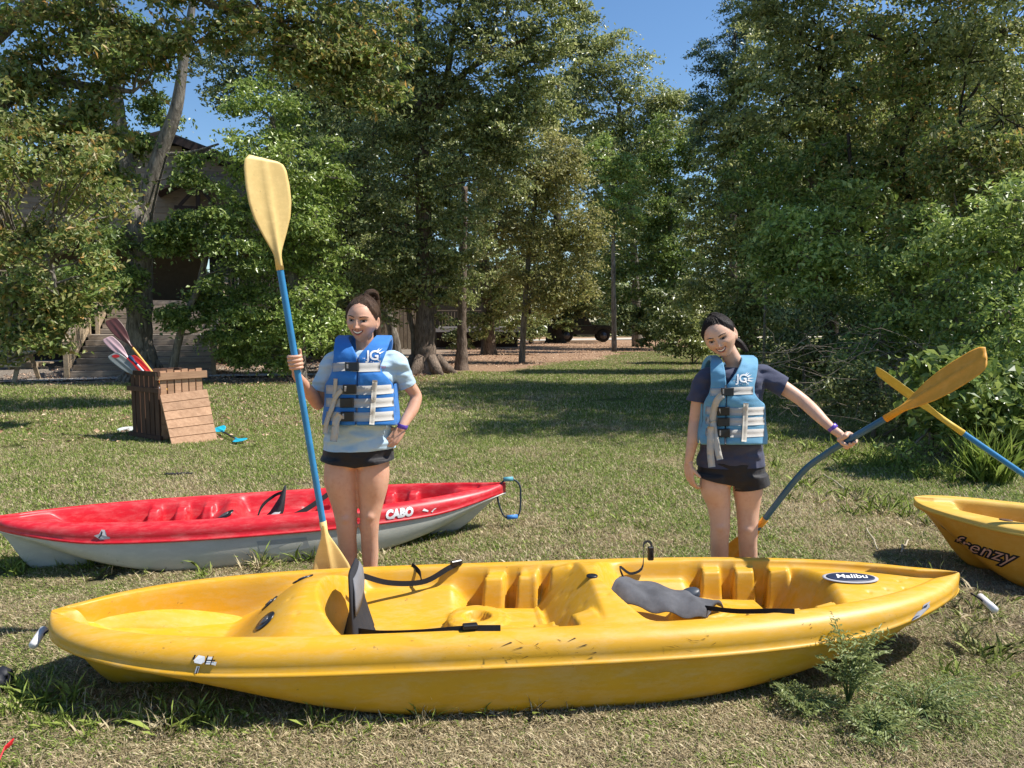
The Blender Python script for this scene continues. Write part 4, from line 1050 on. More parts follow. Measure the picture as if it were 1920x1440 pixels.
make_tree("thicket_tree", "dark-limbed tree with scattered yellow leaves in the upper right",
    [(1700, 60, 120), (1680, 220, 100), (1780, 180, 100), (1800, 60, 90), (1800, 320, 80), (1620, 340, 80), (1740, 340, 90)], 14.5,
    [(1640, 800, 30), (1700, 600, 26), (1760, 430, 22), (1860, 300, 18), (1960, 180, 14)], L_AUT, BARK_D, 0.10, 2.2, limbs=[([(1740, 470, 16), (1690, 280, 12), (1790, 110, 8), (1850, 40, 6)],), ([(1700, 600, 12), (1610, 420, 9), (1590, 250, 6)],)], extra=[hi(1740, -100, 1.4, 15)])
make_tree("thicket_tree", "thin-leaved tree with bare grey twigs at the top right corner",
    [(1880, 60, 110), (1880, 220, 90), (1810, 120, 60), (1850, 330, 60), (1950, 330, 80)], 12.5, [(1900, 860, 30), (1920, 600, 26), (1930, 300, 18)], L_OLIVE, BARK_D, 0.095, 2.0, limbs=[([(1925, 420, 12), (1870, 300, 8), (1800, 230, 5)],)], extra=[hi(1900, -110, 1.2, 13), (Vector((7.7, 10.4, 7.9)), 1.7, 1.3, 1.0), (Vector((6.4, 11.2, 8.6)), 1.2, 1.0, .9), (Vector((8.3, 12.2, 9.8)), 2.1, 1.5, 1.2), (Vector((7.6, 13.8, 10.2)), 1.9, 1.5, 1.2), (Vector((8.6, 15.6, 13.0)), 2.1, 1.6, 1.4), (Vector((9.6, 14.2, 11.5)), 1.9, 1.5, 1.3), (Vector((7.1, 12.6, 8.3)), 1.5, 1.2, 1.0), (Vector((8.8, 11.3, 9.6)), 1.7, 1.2, 1.1), (Vector((8.0, 15.0, 10.6)), 1.8, 1.4, 1.2), (Vector((9.4, 16.6, 13.4)), 2.0, 1.4, 1.3), (Vector((7.4, 16.8, 12.2)), 1.7, 1.3, 1.2), (Vector((6.9, 10.6, 9.2)), 1.3, 1.0, .9), (Vector((8.2, 13.4, 8.8)), 1.7, 1.3, 1.0)])
# shade tree whose crown (above the frame) throws the shadow over the middle of the lawn
shr = [("shrub", "dark glossy shrub at the far end of the thicket", (1240, 590, 44), 38, L_DARK, .18), ("shrub", "rounded grey-green shrub where the lawn narrows", (1300, 610, 50), 27, L_OLIVE, .14),
    ("shrub", "olive shrub just left of the woman in the pale blue vest", (1290, 540, 40), 30, L_MID, .15)]
def shrub(label, cl, Y, m, leaf, lai=3.0, **kw): return make_tree("shrub", label, cl, Y, None, m, TWIG, leaf, lai, cat="shrub", **kw)
shrub("dark glossy shrub at the far end of the thicket", [(1230, 590, 40), (1200, 615, 26), (1260, 560, 40), (1180, 600, 22)], 38, L_DARK, .18)
shrub("grey-green shrub where the lawn narrows", [(1300, 605, 46), (1270, 625, 30), (1330, 560, 44), (1340, 640, 34)], 26, L_OLIVE, .13)
shrub("dark shrub right behind the woman in the pale blue vest", [(1400, 620, 60), (1450, 560, 60), (1440, 660, 44), (1380, 570, 50)], 18, L_DARK, .105)
shrub("bright fresh green shrub with drooping sprays in mid thicket", [(1500, 450, 60), (1570, 430, 64), (1540, 520, 60), (1470, 510, 46), (1620, 500, 50), (1450, 480, 34)], 13.2, L_BRIGHT, .105, 2.6)
shrub("tangled dark shrub above the dead twigs", [(1510, 620, 60), (1590, 610, 66), (1480, 690, 40), (1560, 690, 40)], 12.6, L_DARK, .085, 2.6)
shrub("mid green shrub behind the raised orange blade", [(1680, 560, 84), (1650, 640, 60), (1740, 640, 60), (1700, 470, 60)], 11.4, L_MID, .085, 2.8)
shrub("light green shrub at the right edge under the grey twigs", [(1850, 450, 84), (1920, 420, 80), (1790, 500, 60), (1900, 520, 70)], 10.2, L_BRIGHT, .09, 2.6)
shrub("olive shrub above the crossed paddle blades", [(1790, 600, 70), (1870, 600, 66), (1830, 680, 50)], 9.6, L_MID, .075, 2.6)
shrub("low shrub at the thicket foot behind the crossed paddles", [(1640, 760, 56), (1700, 790, 50), (1590, 730, 44), (1660, 830, 30)], 9.3, L_OLIVE, .06, 2.6, spray=.22)
shrub("small yellow-green shrub beneath the paddle crossing", [(1745, 840, 36), (1700, 850, 24), (1790, 830, 30)], 8.0, L_LIGHT, .055, 2.4, spray=.18)
shrub("shrub with broad pale leaves at the right edge", [(1850, 740, 50), (1800, 770, 40), (1910, 780, 44), (1780, 720, 30), (1860, 820, 30)], 7.9, L_MID, .115, 1.9, asp=.75, spray=.3)
shrub("leafy shrub closing the right edge behind the blue shaft", [(1960, 640, 80), (1990, 760, 60), (1930, 700, 50)], 8.4, L_MID, .075, 2.6)
shrub("olive mass of small trees between the bright shrubs and the tall crowns", [(1440, 400, 60), (1520, 340, 60), (1600, 360, 64), (1680, 340, 60), (1760, 380, 60), (1640, 440, 50), (1420, 330, 50)], 15.5, L_MID, .105, 2.6)
shrub("yellowish vine-hung mass below the grey twigs at the upper right", [(1830, 330, 66), (1900, 340, 60), (1780, 290, 50), (1730, 440, 50), (1850, 400, 50)], 11.6, L_AUT, .09, 2.4)
# dead twig tangle inside the thicket
tw = MB()
for k in range(110):
    px, py = random.uniform(1430, 1760), random.uniform(640, 790); Yq = random.uniform(9.0, 10.6)
    a = at(px, py, Yq); an = random.uniform(-1.2, 1.2) + (math.pi if random.random() < .3 else 0); l = random.uniform(.3, 1.1)
    b = a + Vector((math.cos(an) * l, random.uniform(-.3, .3), math.sin(an) * l * .7)); b.z = max(b.z, .02); a.z = max(a.z, .02)
    tw.tube(wig(a, b, 4, l * .12), [random.uniform(.003, .007)] + [.004, .0035, .003, .002], 4, cap=False)
t_ = tw.build("twigs", TWIG); tag(t_, "tangle of dead pale twigs at the foot of the thicket", kind="stuff")
# woodland far behind everything
fc = []
def wood_top(px):
    return np.interp(px, [0, 560, 620, 1060, 1110, 1230, 1268, 1285, 1310, 1400, 1440, 2100], [9, 9, 30, 32, 27, 21, 19, 15.5, 19, 27, 33, 33])
for k in range(170):
    x = random.uniform(-62, 72); y = random.uniform(76, 92)
    top = wood_top(960 + FPX * x / y) * random.uniform(.86, .98)
    for z in np.arange(1.5, top - 1.5, 3.4): fc.append((Vector((x + random.uniform(-1.5, 1.5), y, z)), 2.9, 2.0, 2.4))
(V, F, T), _ = foliage(fc, 0.60, 0.75, spray=1.0); TOTAL[0] += len(F)
tag(link("woodland", mesh_np("woodland", V, F, False, {"tint": T}), L_DARK), "far wood of mixed trees closing the view behind the drive", kind="stuff")
fc = []
for k in range(40):
    x = random.uniform(-52, -6); y = random.uniform(42, 56); px = 960 + FPX * x / y
    top = (8.5 if px < 560 else 19) * random.uniform(.85, 1)
    for z in np.arange(2.0, top, 2.8): fc.append((Vector((x + random.uniform(-1.2, 1.2), y, z)), 2.4, 1.8, 1.9))
(V, F, T), _ = foliage(fc, 0.42, 0.9, spray=.8); TOTAL[0] += len(F)
tag(link("tree_belt", mesh_np("tree_belt", V, F, False, {"tint": T}), L_DARK), "belt of dark trees behind the wooden house", kind="stuff")
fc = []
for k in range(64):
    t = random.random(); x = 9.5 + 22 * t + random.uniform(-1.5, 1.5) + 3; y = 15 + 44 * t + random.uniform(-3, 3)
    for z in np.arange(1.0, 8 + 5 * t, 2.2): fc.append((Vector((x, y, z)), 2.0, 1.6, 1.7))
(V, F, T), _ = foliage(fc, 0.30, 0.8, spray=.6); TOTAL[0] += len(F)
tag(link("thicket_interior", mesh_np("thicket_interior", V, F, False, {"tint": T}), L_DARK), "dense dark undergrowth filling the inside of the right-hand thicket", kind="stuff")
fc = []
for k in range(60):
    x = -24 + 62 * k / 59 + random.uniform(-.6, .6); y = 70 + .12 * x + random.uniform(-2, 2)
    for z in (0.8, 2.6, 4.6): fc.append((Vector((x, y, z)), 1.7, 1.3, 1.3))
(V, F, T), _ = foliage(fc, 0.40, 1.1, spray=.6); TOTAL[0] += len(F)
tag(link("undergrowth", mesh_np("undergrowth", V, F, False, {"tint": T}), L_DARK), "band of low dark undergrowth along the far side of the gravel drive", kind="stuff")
print("LEAF TRIS", TOTAL[0])

# fallen leaves and straw litter
def litter(name, label, boxes, n, s, m):
    C = []
    for (x0, x1, y0, y1, k) in boxes:
        q = int(n * k); C.append(np.stack([rng.uniform(x0, x1, q), rng.uniform(y0, y1, q), rng.uniform(.01, .05, q)], -1))
    C = np.concatenate(C); nn = rng.normal(size=C.shape) * .45 + np.array([0, 0, 1]); dd = rng.normal(size=C.shape); dd[:, 2] *= .2
    V, F, T = leaf_quads(C, nn, dd, s, .55)
    tag(link(name, mesh_np(name, V, F, False, {"tint": T}), m), label, kind="stuff")
L_DEAD = leaf_mat("dead_leaves", [(.10, .055, .03), (.22, .13, .07), (.36, .25, .15), (.50, .40, .26)], .7, .1)
litter("fallen_leaves", "dry fallen leaves scattered over the litter and the left lawn", [(-14, -2, 17, 30, .45), (-3, 8, 24, 50, .3), (-9, -3, 9, 16, .05)], 26000, .07, L_DEAD)

# ------------------------------------------------------------------ wooden house with steps
SIDING = wood_mat("painted_siding", (0.21, 0.165, 0.125), (0.33, 0.265, 0.205), (1.5, 20, 20), .8)
TIMBER = wood_mat("weathered_timber", (0.27, 0.20, 0.13), (0.52, 0.41, 0.28), (20, 2, 20), .85)
TIMBERX = wood_mat("tread_timber", (0.22, 0.18, 0.145), (0.44, 0.37, 0.30), (2, 25, 25), .85)
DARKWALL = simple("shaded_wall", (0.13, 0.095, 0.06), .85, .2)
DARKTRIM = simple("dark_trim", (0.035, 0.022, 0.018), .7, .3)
ROOF = simple("roof_shingle", (0.06, 0.055, 0.05), .9, .2, var=.3)
HB = ground(268, 707); HRZ = R(17)
house = empty("house", HB, HRZ, "wooden two-storey house with wide plank steps and timber siding", "house")
def hpart(name, m, boxes, parent=house):
    mb = MB()
    for c, s_ in boxes: mb.box(c, s_)
    return mb.build(name, m, parent)
W2 = 1.75; n1 = 7; rise = .157; run = .34
tread_me = None
def flight(y0, z0, n):
    global tread_me
    for i in range(n):
        if tread_me is None:
            o = MB().box((0, 0, 0), (2 * W2, .33, .045)).build("tread", TIMBERX, house); tread_me = o.data
        else: o = link("tread", tread_me, None, house)
        o.location = (0, y0 + run * i + .165, z0 + rise * (i + 1))
        r = link("riser", riser_me, None, house); r.location = (0, y0 + run * i + .01, z0 + rise * (i + .5) + .01)
riser_me = mesh_py("riser", *(lambda b: (b.V, b.F))(MB().box((0, 0, 0), (2 * W2, .02, .105)))); riser_me.materials.append(TIMBERX)
flight(0, 0, n1); LZ = rise * n1; LY = run * n1
hpart("landing", TIMBERX, [((0, LY + .55, LZ - .01), (2 * W2 + .9, 1.1, .05))])
flight(LY + 1.1, LZ, n1); DZ_ = 2 * LZ; DY_ = LY * 2 + 1.1
hpart("deck_floor", TIMBERX, [((0, DY_ + 1.9, DZ_ - .06), (15, 3.8, .10))])
hpart("deck_fascia", TIMBER, [((0, DY_ - .02, DZ_ - .12), (15, .04, .24))])
for sx in (-1, 1):
    for (ya, za, yb, zb) in ((-.05, 0, LY, LZ), (LY + 1.1, LZ, DY_, DZ_)):
        xo = sx * (W2 + .06)
        for t in (0, 1): hpart("post", TIMBER, [((xo, ya + (yb - ya) * t, za + (zb - za) * t + .45), (.11, .11, 1.0))])
        MB().bar((xo, ya - .05, za + .96), (xo, yb + .05, zb + .96), .15, .045).build("handrail", TIMBER, house)
        MB().bar((xo, ya, za + .20), (xo, yb, zb + .20), .05, .12).build("stringer", TIMBER, house)
        nb = 15
        for k in range(1, nb):
            t = k / nb; b = link("baluster", bal_me, None, house) if 'bal_me' in globals() else None
            if b is None:
                b = MB().box((0, 0, 0), (.035, .09, .74)).build("baluster", TIMBER, house); bal_me = b.data
            b.location = (xo, ya + (yb - ya) * t, za + (zb - za) * t + .56)
    x0, x1 = (W2, 7.4) if sx > 0 else (-7.4, -W2)
    if True:
        MB().bar((x0, DY_, DZ_ + .95), (x1, DY_, DZ_ + .95), .12, .045).build("handrail", TIMBER, house)
        MB().bar((x0, DY_, DZ_ + .12), (x1, DY_, DZ_ + .12), .05, .08).build("bottom_rail", TIMBER, house)
        for k in range(44):
            b = link("baluster", bal_me, None, house); b.location = (x0 + (x1 - x0) * (k + .5) / 44, DY_, DZ_ + .53)
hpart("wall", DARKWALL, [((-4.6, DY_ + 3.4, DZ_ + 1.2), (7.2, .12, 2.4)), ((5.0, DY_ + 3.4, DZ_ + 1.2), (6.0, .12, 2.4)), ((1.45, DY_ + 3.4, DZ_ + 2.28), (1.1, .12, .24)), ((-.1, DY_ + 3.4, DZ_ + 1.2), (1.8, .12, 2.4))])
dr = hpart("door", simple("door_dark", (.018, .02, .02), .4), [((1.45, DY_ + 3.36, DZ_ + 1.08), (1.02, .05, 2.12))])
hpart("door_glass", simple("door_glass", (.10, .12, .12), .15, .6, var=.5, vscale=14), [((1.5, DY_ + 3.32, DZ_ + 1.05), (.55, .02, 1.3))], dr)
for x in (-7.2, -4.5, 3.6, 7.2): hpart("deck_post", TIMBER, [((x, DY_ + .1, DZ_ / 2), (.18, .18, DZ_)), ((x, DY_ + .1, DZ_ + 1.2), (.14, .14, 2.4))])
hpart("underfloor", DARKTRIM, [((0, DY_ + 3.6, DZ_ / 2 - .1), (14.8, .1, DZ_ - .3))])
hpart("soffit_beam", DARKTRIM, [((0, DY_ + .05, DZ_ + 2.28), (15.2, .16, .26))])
# upper storey siding boards up to the gable
FY = DY_ + .02; z0 = DZ_ + 2.42; bh = .19; zi = 0
sid = {}
def gable_half(z): return 7.6 if z < 5.1 else max(0.0, 7.6 - (z - 5.1) * 3.0)
while True:
    z = z0 + zi * bh; hw = gable_half(z + bh)
    if hw < .4: break
    key = round(hw, 2)
    if key not in sid:
        mb = MB(); V = [(-hw, 0, 0), (hw, 0, 0), (hw, -.022, 0), (-hw, -.022, 0), (-hw, 0, bh), (hw, 0, bh), (hw, -.004, bh), (-hw, -.004, bh)]
        mb.add(V, [(0, 1, 2, 3), (3, 2, 6, 7), (4, 7, 6, 5), (0, 4, 5, 1), (0, 3, 7, 4), (1, 5, 6, 2)]); o = mb.build("siding_board", SIDING, house); sid[key] = o.data
    else: o = link("siding_board", sid[key], None, house)
    o.location = (0, FY, z); zi += 1
zt_ = z0 + zi * bh
hpart("upper_wall", SIDING, [((0, FY + 2.2, z0 + 1.0), (15.0, 4.3, 2.0))])
for sx in (-1, 1):
    MB().bar((sx * 8.4, FY + 2, 4.95), (0, FY + 2, 7.80), 5.0, .14, (0, 0, 1)).build("roof", ROOF, house)
    MB().bar((sx * 8.3, FY - .52, 4.90), (0, FY - .52, 7.68), .05, .24).build("bargeboard", DARKTRIM, house)
# small projecting gable with dark bracket over the steps
g = empty("entry_gable"); g.parent = house
for sx in (-1, 1): MB().bar((sx * 1.25 + 1.0, FY - .5, 5.75), (1.0, FY - .5, 6.45), 1.0, .09).build("gable_roof", DARKTRIM, g)
MB().box((1.0, FY - .45, 5.2), (.14, .1, 2.4)).box((1.0, FY - .45, 5.35), (1.5, .1, .12)).bar((.4, FY - .45, 5.4), (1.0, FY - .45, 6.1), .08, .1).bar((1.6, FY - .45, 5.4), (1.0, FY - .45, 6.1), .08, .1).build("bracket", DARKTRIM, g)
# sign under the beam
sg = empty("hanging_sign", (0, 0, 0), 0, "long black sign with two lines of white capitals above the steps", "sign")
Msg = local(HB, HRZ); sg.matrix_world = Msg @ Matrix.Translation((.95, DY_ - .06, DZ_ + 2.27))
MB().box((0, 0, 0), (2.3, .03, .36)).build("board", simple("sign_black", (.006, .010, .010), .5), sg)
for s_, z, w in (("LOOKOUT", .08, .17), ("MOUNTAIN HALL", -.09, .17)):
    tv, tf = text_geom(s_, w, 0, .004, 1.05); xs = min(v.x for v in tv)
    MB().add([Vector((v.x - xs - 1.0, -.02, v.y + z)) for v in tv], tf).build("lettering", WHITEPR, sg)
V, F = disc((.88, -.018, 0), .16, .16, (0, -1, 0), 28, .006); em = MB().add(V, F, True).build("emblem", simple("emblem_green", (.03, .10, .06), .5), sg)
mbr = MB(); mbr.tube([Vector((.88 + .125 * math.cos(a), -.03, .125 * math.sin(a))) for a in np.linspace(0, 6.2832, 25)], .008, 6); mbr.build("emblem_ring", simple("emblem_pale", (.3, .42, .34), .5), em)

# ------------------------------------------------------------------ second deck and cabin seen behind the oak
cab = empty("cabin", ground(700, 655), R(6), "grey board cabin with a railed deck behind the oak trunk", "cabin")
cw = cab.location.y / FPX
for k in range(16):
    o = MB().box((0, 0, 0), (.17, .05, 3.4)).build("wall_board", TIMBER, cab) if k == 0 else link("wall_board", wb_me, None, cab)
    if k == 0: wb_me = o.data
    o.location = (.1 + .2 * k, 0, 1.7)
MB().box((5.6, .2, 1.05), (4.6, 1.6, .26)).build("deck_fascia", simple("pale_fascia", (.42, .40, .38), .8), cab)
MB().bar((3.4, -.55, 2.05), (7.9, -.55, 2.05), .1, .05).build("handrail", TIMBER, cab)
for k in range(28):
    b = link("baluster", bal_me, None, cab); b.location = (3.5 + .16 * k, -.55, 1.6)
MB().box((5.6, 1.2, .5), (4.5, .1, .9)).build("underfloor", DARKTRIM, cab)
MB().box((2.6, 2.2, 2.3), (7, .1, 4.6)).build("wall", DARKWALL, cab)
# white stake
wp = ground(653, 672); MB().box((0, 0, .4), (.09, .09, .8)).build("stake", simple("grey_post", (.4, .38, .34), .8)).location = wp
tag(bpy.data.objects["stake"], "short pale stake behind the head of the woman in the bright blue vest", "stake")

# ------------------------------------------------------------------ black off-road vehicle
CARP = simple("black_paint", (.012, .012, .014), .3, .5); GLASS = simple("dark_glass", (.03, .035, .04), .08, .6); TYRE = simple("tyre_rubber", (.018, .018, .018), .85, .2); RIM = simple("rim_grey", (.12, .12, .13), .35, .5, metal=.6)
jb = ground(1096, 640.5); car = empty("off_road_vehicle", jb, 0, "black open-sided off-road vehicle parked under the trees", "car")
def extr(prof, y0, y1):
    n = len(prof); V = [(x, y0, z) for x, z in prof] + [(x, y1, z) for x, z in prof]
    F = [tuple(range(n))[::-1], tuple(range(n, 2 * n))] + [(i, (i + 1) % n, n + (i + 1) % n, n + i) for i in range(n)]; return V, F
V, F = extr([(-2.0, .62), (-2.0, 1.12), (.35, 1.15), (.45, 1.22), (1.75, 1.16), (1.85, 1.0), (1.85, .62), (.9, .55), (-1.0, .55)], -.75, .75); bd = MB().add(V, F); b_o = bd.build("body", CARP, car)
V, F = extr([(-2.0, 1.12), (-1.9, 1.82), (.05, 1.84), (.40, 1.20)], -.70, .70); MB().add(V, F).build("roof", CARP, car)
for x0, x1 in ((-1.7, -.95), (-.82, -.12)): MB().box(((x0 + x1) / 2, -.71, 1.48), (x1 - x0, .02, .48)).build("window", GLASS, car)
MB().bar((.10, -.5, 1.80), (.44, -.5, 1.24), .04, .04, (0, 1, 0)).bar((.10, .5, 1.80), (.44, .5, 1.24), .04, .04, (0, 1, 0)).build("windscreen_frame", RIM, car)
for x in (-1.35, 1.25):
    V, F = extr([(x - .62, .75), (x - .5, 1.02), (x - .2, 1.08), (x + .25, 1.08), (x + .55, .95), (x + .62, .75), (x + .55, .78), (x + .2, .98), (x - .2, .98), (x - .5, .8)], -.95, -.74); MB().add(V, F).build("fender", CARP, car)
    for y in (-.78, .78):
        w = MB().tube([(x, y - .14, .45), (x, y - .12, .45), (x, y + .12, .45), (x, y + .14, .45)], [.36, .45, .45, .36], 24).build("wheel", TYRE, car)
        MB().tube([(x, y - .15, .45), (x, y - .145, .45)], [.25, .23], 16).build("rim", RIM, w)
MB().box((1.9, 0, .68), (.15, 1.6, .22)).build("bumper", CARP, car)
MB().tube([(-2.12, -.1, 1.05), (-2.34, -.1, 1.05)], .38, 20).build("spare_wheel", TYRE, car)
MB().box((0.0, -.8, .5), (1.3, .12, .08)).build("side_step", RIM, car)
bn = ground(942, 645); bo = empty("storage_bin", bn, R(4), "black low storage bin under the pine boughs", "bin")
MB().box((0, 0, .36), (1.35, .8, .70), None, .02).build("body", CARP, bo); MB().box((0, 0, .73), (1.42, .86, .05), None, .01).build("lid", CARP, bo); MB().box((0, 0, .02), (1.45, .9, .05)).build("base", CONC, bo)

# ------------------------------------------------------------------ picnic table at the left
pt = empty("picnic_table", ground(-2, 716), R(8), "brown wooden picnic table at the far left edge", "table")
for k in range(5): MB().box((0, -.32 + .16 * k, .75), (1.9, .145, .04)).build("plank", TIMBER, pt)
for y in (-.72, .72):
    for k in (0, 1): MB().box((0, y + (k - .5) * .15, .44), (1.9, .13, .04)).build("seat_plank", TIMBER, pt)
for x in (-.65, .65):
    for s_ in (-1, 1): MB().bar((x, s_ * .62, 0), (x, s_ * .22, .74), .04, .10, (1, 0, 0)).build("leg", TIMBER, pt)
    MB().bar((x, -.8, .40), (x, .8, .40), .04, .10).build("crossbar", TIMBER, pt)

# ------------------------------------------------------------------ paddle bin of planks
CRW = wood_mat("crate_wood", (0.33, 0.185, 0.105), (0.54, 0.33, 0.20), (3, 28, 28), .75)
CRD = wood_mat("crate_wood_shaded", (0.065, 0.036, 0.024), (0.13, 0.07, 0.045), (28, 28, 3), .8)  # same crate wood with shade darkened into its colour, for all but the front
c0, cl_, cr_ = ground(304, 829), ground(252, 820), ground(384, 819)
ex = (cr_ - c0).normalized(); ey = Vector((-ex.y, ex.x, 0)); wid = (cr_ - c0).length; dep = .72
ang = math.atan2(ex.y, ex.x)
bxo = empty("paddle_bin", c0, ang, "slatted brown wooden bin that holds the spare paddles", "bin")
sd = (cl_ - c0); sdl = Matrix.Rotation(-ang, 3, 'Z') @ sd      # direction of the left side in bin space
sdn = sdl.normalized(); dep = sdl.length * 1.0; Hh = .90
for k in range(6):       # left side slats, gappy, their shade put into the wood colour
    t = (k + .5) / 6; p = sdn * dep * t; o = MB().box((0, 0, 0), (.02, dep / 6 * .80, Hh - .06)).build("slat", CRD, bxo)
    o.location = (p.x - .01, p.y, (Hh - .06) / 2 + .02); o.rotation_euler = (0, 0, math.atan2(sdn.y, sdn.x) - R(90))
for z in (.05, .66, Hh - .03):
    o = MB().box((0, 0, 0), (.035, dep + .10, .06)).build("rail", CRD, bxo); p = sdn * dep * .5; o.location = (p.x - .03, p.y, z); o.rotation_euler = (0, 0, math.atan2(sdn.y, sdn.x) - R(90))
nf = 6
for k in range(nf):
    o = MB().box((0, 0, 0), (wid / nf * .82, .02, Hh * (.97 + .03 * (k % 2)))).build("slat", CRW, bxo); o.location = (wid * (k + .5) / nf, .012, Hh / 2 + .02)
for k in range(nf):
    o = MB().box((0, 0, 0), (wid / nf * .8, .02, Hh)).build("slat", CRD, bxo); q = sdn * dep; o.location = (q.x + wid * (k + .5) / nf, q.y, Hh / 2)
MB().box((wid / 2, -.012, Hh - .06), (wid + .10, .03, .09)).build("rail", CRW, bxo)
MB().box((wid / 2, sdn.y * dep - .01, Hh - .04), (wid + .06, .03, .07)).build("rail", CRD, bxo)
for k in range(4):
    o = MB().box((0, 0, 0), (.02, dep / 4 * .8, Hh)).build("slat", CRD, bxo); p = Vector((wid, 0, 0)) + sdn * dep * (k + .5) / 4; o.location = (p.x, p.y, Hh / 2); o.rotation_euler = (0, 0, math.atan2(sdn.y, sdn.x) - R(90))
# leaning board panel
b0, b1 = ground(323, 837), ground(408, 827); t0, t1 = at(300, 740, c0.y - .03), at(388, 729, cr_.y - .03)
lid = empty("propped_panel", b0, 0, "panel of six reddish planks leaning against the paddle bin", "panel")
for k in range(6):
    f0, f1 = k / 6 + .006, (k + 1) / 6 - .006
    q = [b0.lerp(t0, f0), b1.lerp(t1, f0), b1.lerp(t1, f1), b0.lerp(t0, f1)]; nrm = (q[1] - q[0]).cross(q[3] - q[0]).normalized()
    V = [p - b0 for p in q] + [p - b0 - nrm * .022 for p in q]
    MB().add(V, [(0, 1, 2, 3), (7, 6, 5, 4), (0, 4, 5, 1), (1, 5, 6, 2), (2, 6, 7, 3), (3, 7, 4, 0)]).build("plank", CRW, lid)

# ------------------------------------------------------------------ paddles
def paint(name, c, rough=.4): return simple(name, c, rough, .4, var=.10, vscale=14)
BLUEP = paint("shaft_blue", (.035, .21, .43)); BLUED = paint("shaft_slate_blue", (.04, .12, .20), .35)
BLY = plastic_mat("blade_pale_yellow", (0.74, 0.52, 0.19), (.14, .09, .05), (0.9, 0.648, 0.26849999999999996), .48, .5); BLY2 = plastic_mat("blade_yellow", (0.78, 0.5, 0.06), (.14, .09, .05), (0.9, 0.625, 0.119), .48, .5); BLO = plastic_mat("blade_orange_yellow", (0.74, 0.33, 0.02), (.14, .09, .05), (0.9, 0.4295, 0.07300000000000001), .48, .5)
def blade(parent, m, base, axis, nrm, L=.47, W=.205, spoon=.03, rib=True, name="blade"):
    axis = axis.normalized(); nrm = (nrm - axis * nrm.dot(axis)).normalized(); side = axis.cross(nrm)
    nu, nv = 30, 15; prof = [(0, .085), (.12, .18), (.3, .56), (.45, .84), (.6, .98), (.75, 1.0), (.9, .95), (.96, .86), (.99, .74), (1.0, .62)]
    V = []
    for sgn in (1, -1):
        for i in range(nu):
            t = i / (nu - 1); w = np.interp(t, [p[0] for p in prof], [p[1] for p in prof]) * W / 2
            for j in range(nv):
                s = -1 + 2 * j / (nv - 1)
                asy = .03 * t * s * L * (t ** 4)
                thick = .0035 * (1 - s * s) ** .5 + .0008
                r = (.013 * (1 - t) ** .7 + .003) * math.exp(-(s * w / .015) ** 2) if rib else 0
                h = sgn * (thick + r) + spoon * (t * t * .6) - .10 * (s * w) ** 2 / max(W, .01) * 2 * (-1)
                V.append(base + axis * (t * L - asy) + side * s * w + nrm * h)
    F = [tuple(f) for f in grid_faces(nu, nv)]; o = nu * nv; F += [tuple(q + o for q in f[::-1]) for f in grid_faces(nu, nv)]
    for i in range(nu - 1):
        F.append((i * nv, o + i * nv, o + (i + 1) * nv, (i + 1) * nv)); e = nv - 1; F.append(((i + 1) * nv + e, o + (i + 1) * nv + e, o + i * nv + e, i * nv + e))
    for j in range(nv - 1):
        q = (nu - 1) * nv; F.append((q + j, o + q + j, o + q + j + 1, q + j + 1))
    return MB().add(V, F, True).build(name, m, parent)
def paddle(name, label, p0, p1, n0, n1, shaftm, blm, Lb=.47, rad=.0155, mid=None, W=.205, W0=None, two=True, group=None):
    """p0 low end, p1 high end (blade tips)"""
    root = empty(name, p0, 0, label, "paddle", group)
    a, b = Vector((0, 0, 0)), p1 - p0
    pts = [a, b] if mid is None else [a] + [q - p0 for q in mid] + [b]
    d0 = (pts[1] - pts[0]).normalized(); d1 = (pts[-1] - pts[-2]).normalized()
    s0 = a + d0 * (Lb * .97) if two else a; s1 = b - d1 * (Lb * .97)
    ctrl = [s0] + pts[1:-1] + [s1]
    cp = [Vector(q) for q in curve_pts(ctrl, 40)] if len(ctrl) > 2 else [s0.lerp(s1, i / 30) for i in range(31)]
    MB().tube(cp, rad, 14).build("shaft", shaftm, root)
    if two: blade(root, blm, s0 + d0 * .03, -d0, n0, Lb, W0 or W); MB().tube([s0 + d0 * .05, s0 - d0 * .10], [rad * 1.15, rad * .9], 12).build("blade_neck", blm, root)
    blade(root, blm, s1 - d1 * .03, d1, n1, Lb, W); MB().tube([s1 - d1 * .05, s1 + d1 * .10], [rad * 1.15, rad * .9], 12).build("blade_neck", blm, root)
    return root
P1B = ground(636, 1160); P1T = at(489, 292, 3.52)
paddle("paddle", "upright two-bladed paddle with blue shaft held by the woman in the bright blue vest", P1B, P1T, Vector((.25, -1, .1)), Vector((.66, -.72, .25)), BLUEP, BLY, Lb=.50, rad=.0165, W=.222)
for o in list(bpy.data.objects):
    pass
P2H = at(1590, 826, 3.66)
P2mid = [at(1425, 985, 4.02), at(1500, 890, 3.86), at(1550, 850, 3.76), P2H]
P2B = ground(1352, 1075, 0.03); P2T = at(1860, 668, 3.25)
paddle("paddle", "bent-shafted paddle with orange blade held out by the woman in the pale vest", P2B, P2T, Vector((-.3, -1, .4)), Vector((.38, -.62, .70)), BLUED, BLO, Lb=.50, rad=.0165, mid=P2mid, W=.15)
P3T = at(1637, 696, 4.45); P3s = at(1800, 808, 4.30); dd_ = (P3s - P3T).normalized()
k_ = (0.03 - P3T.z) / dd_.z
P3B = P3T + dd_ * min(k_, 2.4)
paddle("paddle", "paddle with blue shaft and yellow blade seen edge-on, crossing behind the orange blade", P3B, P3T, Vector((.2, -1, .1)), Vector((.45, .45, .8)), BLUEP, BLY2, Lb=.58, rad=.017, W=.085)
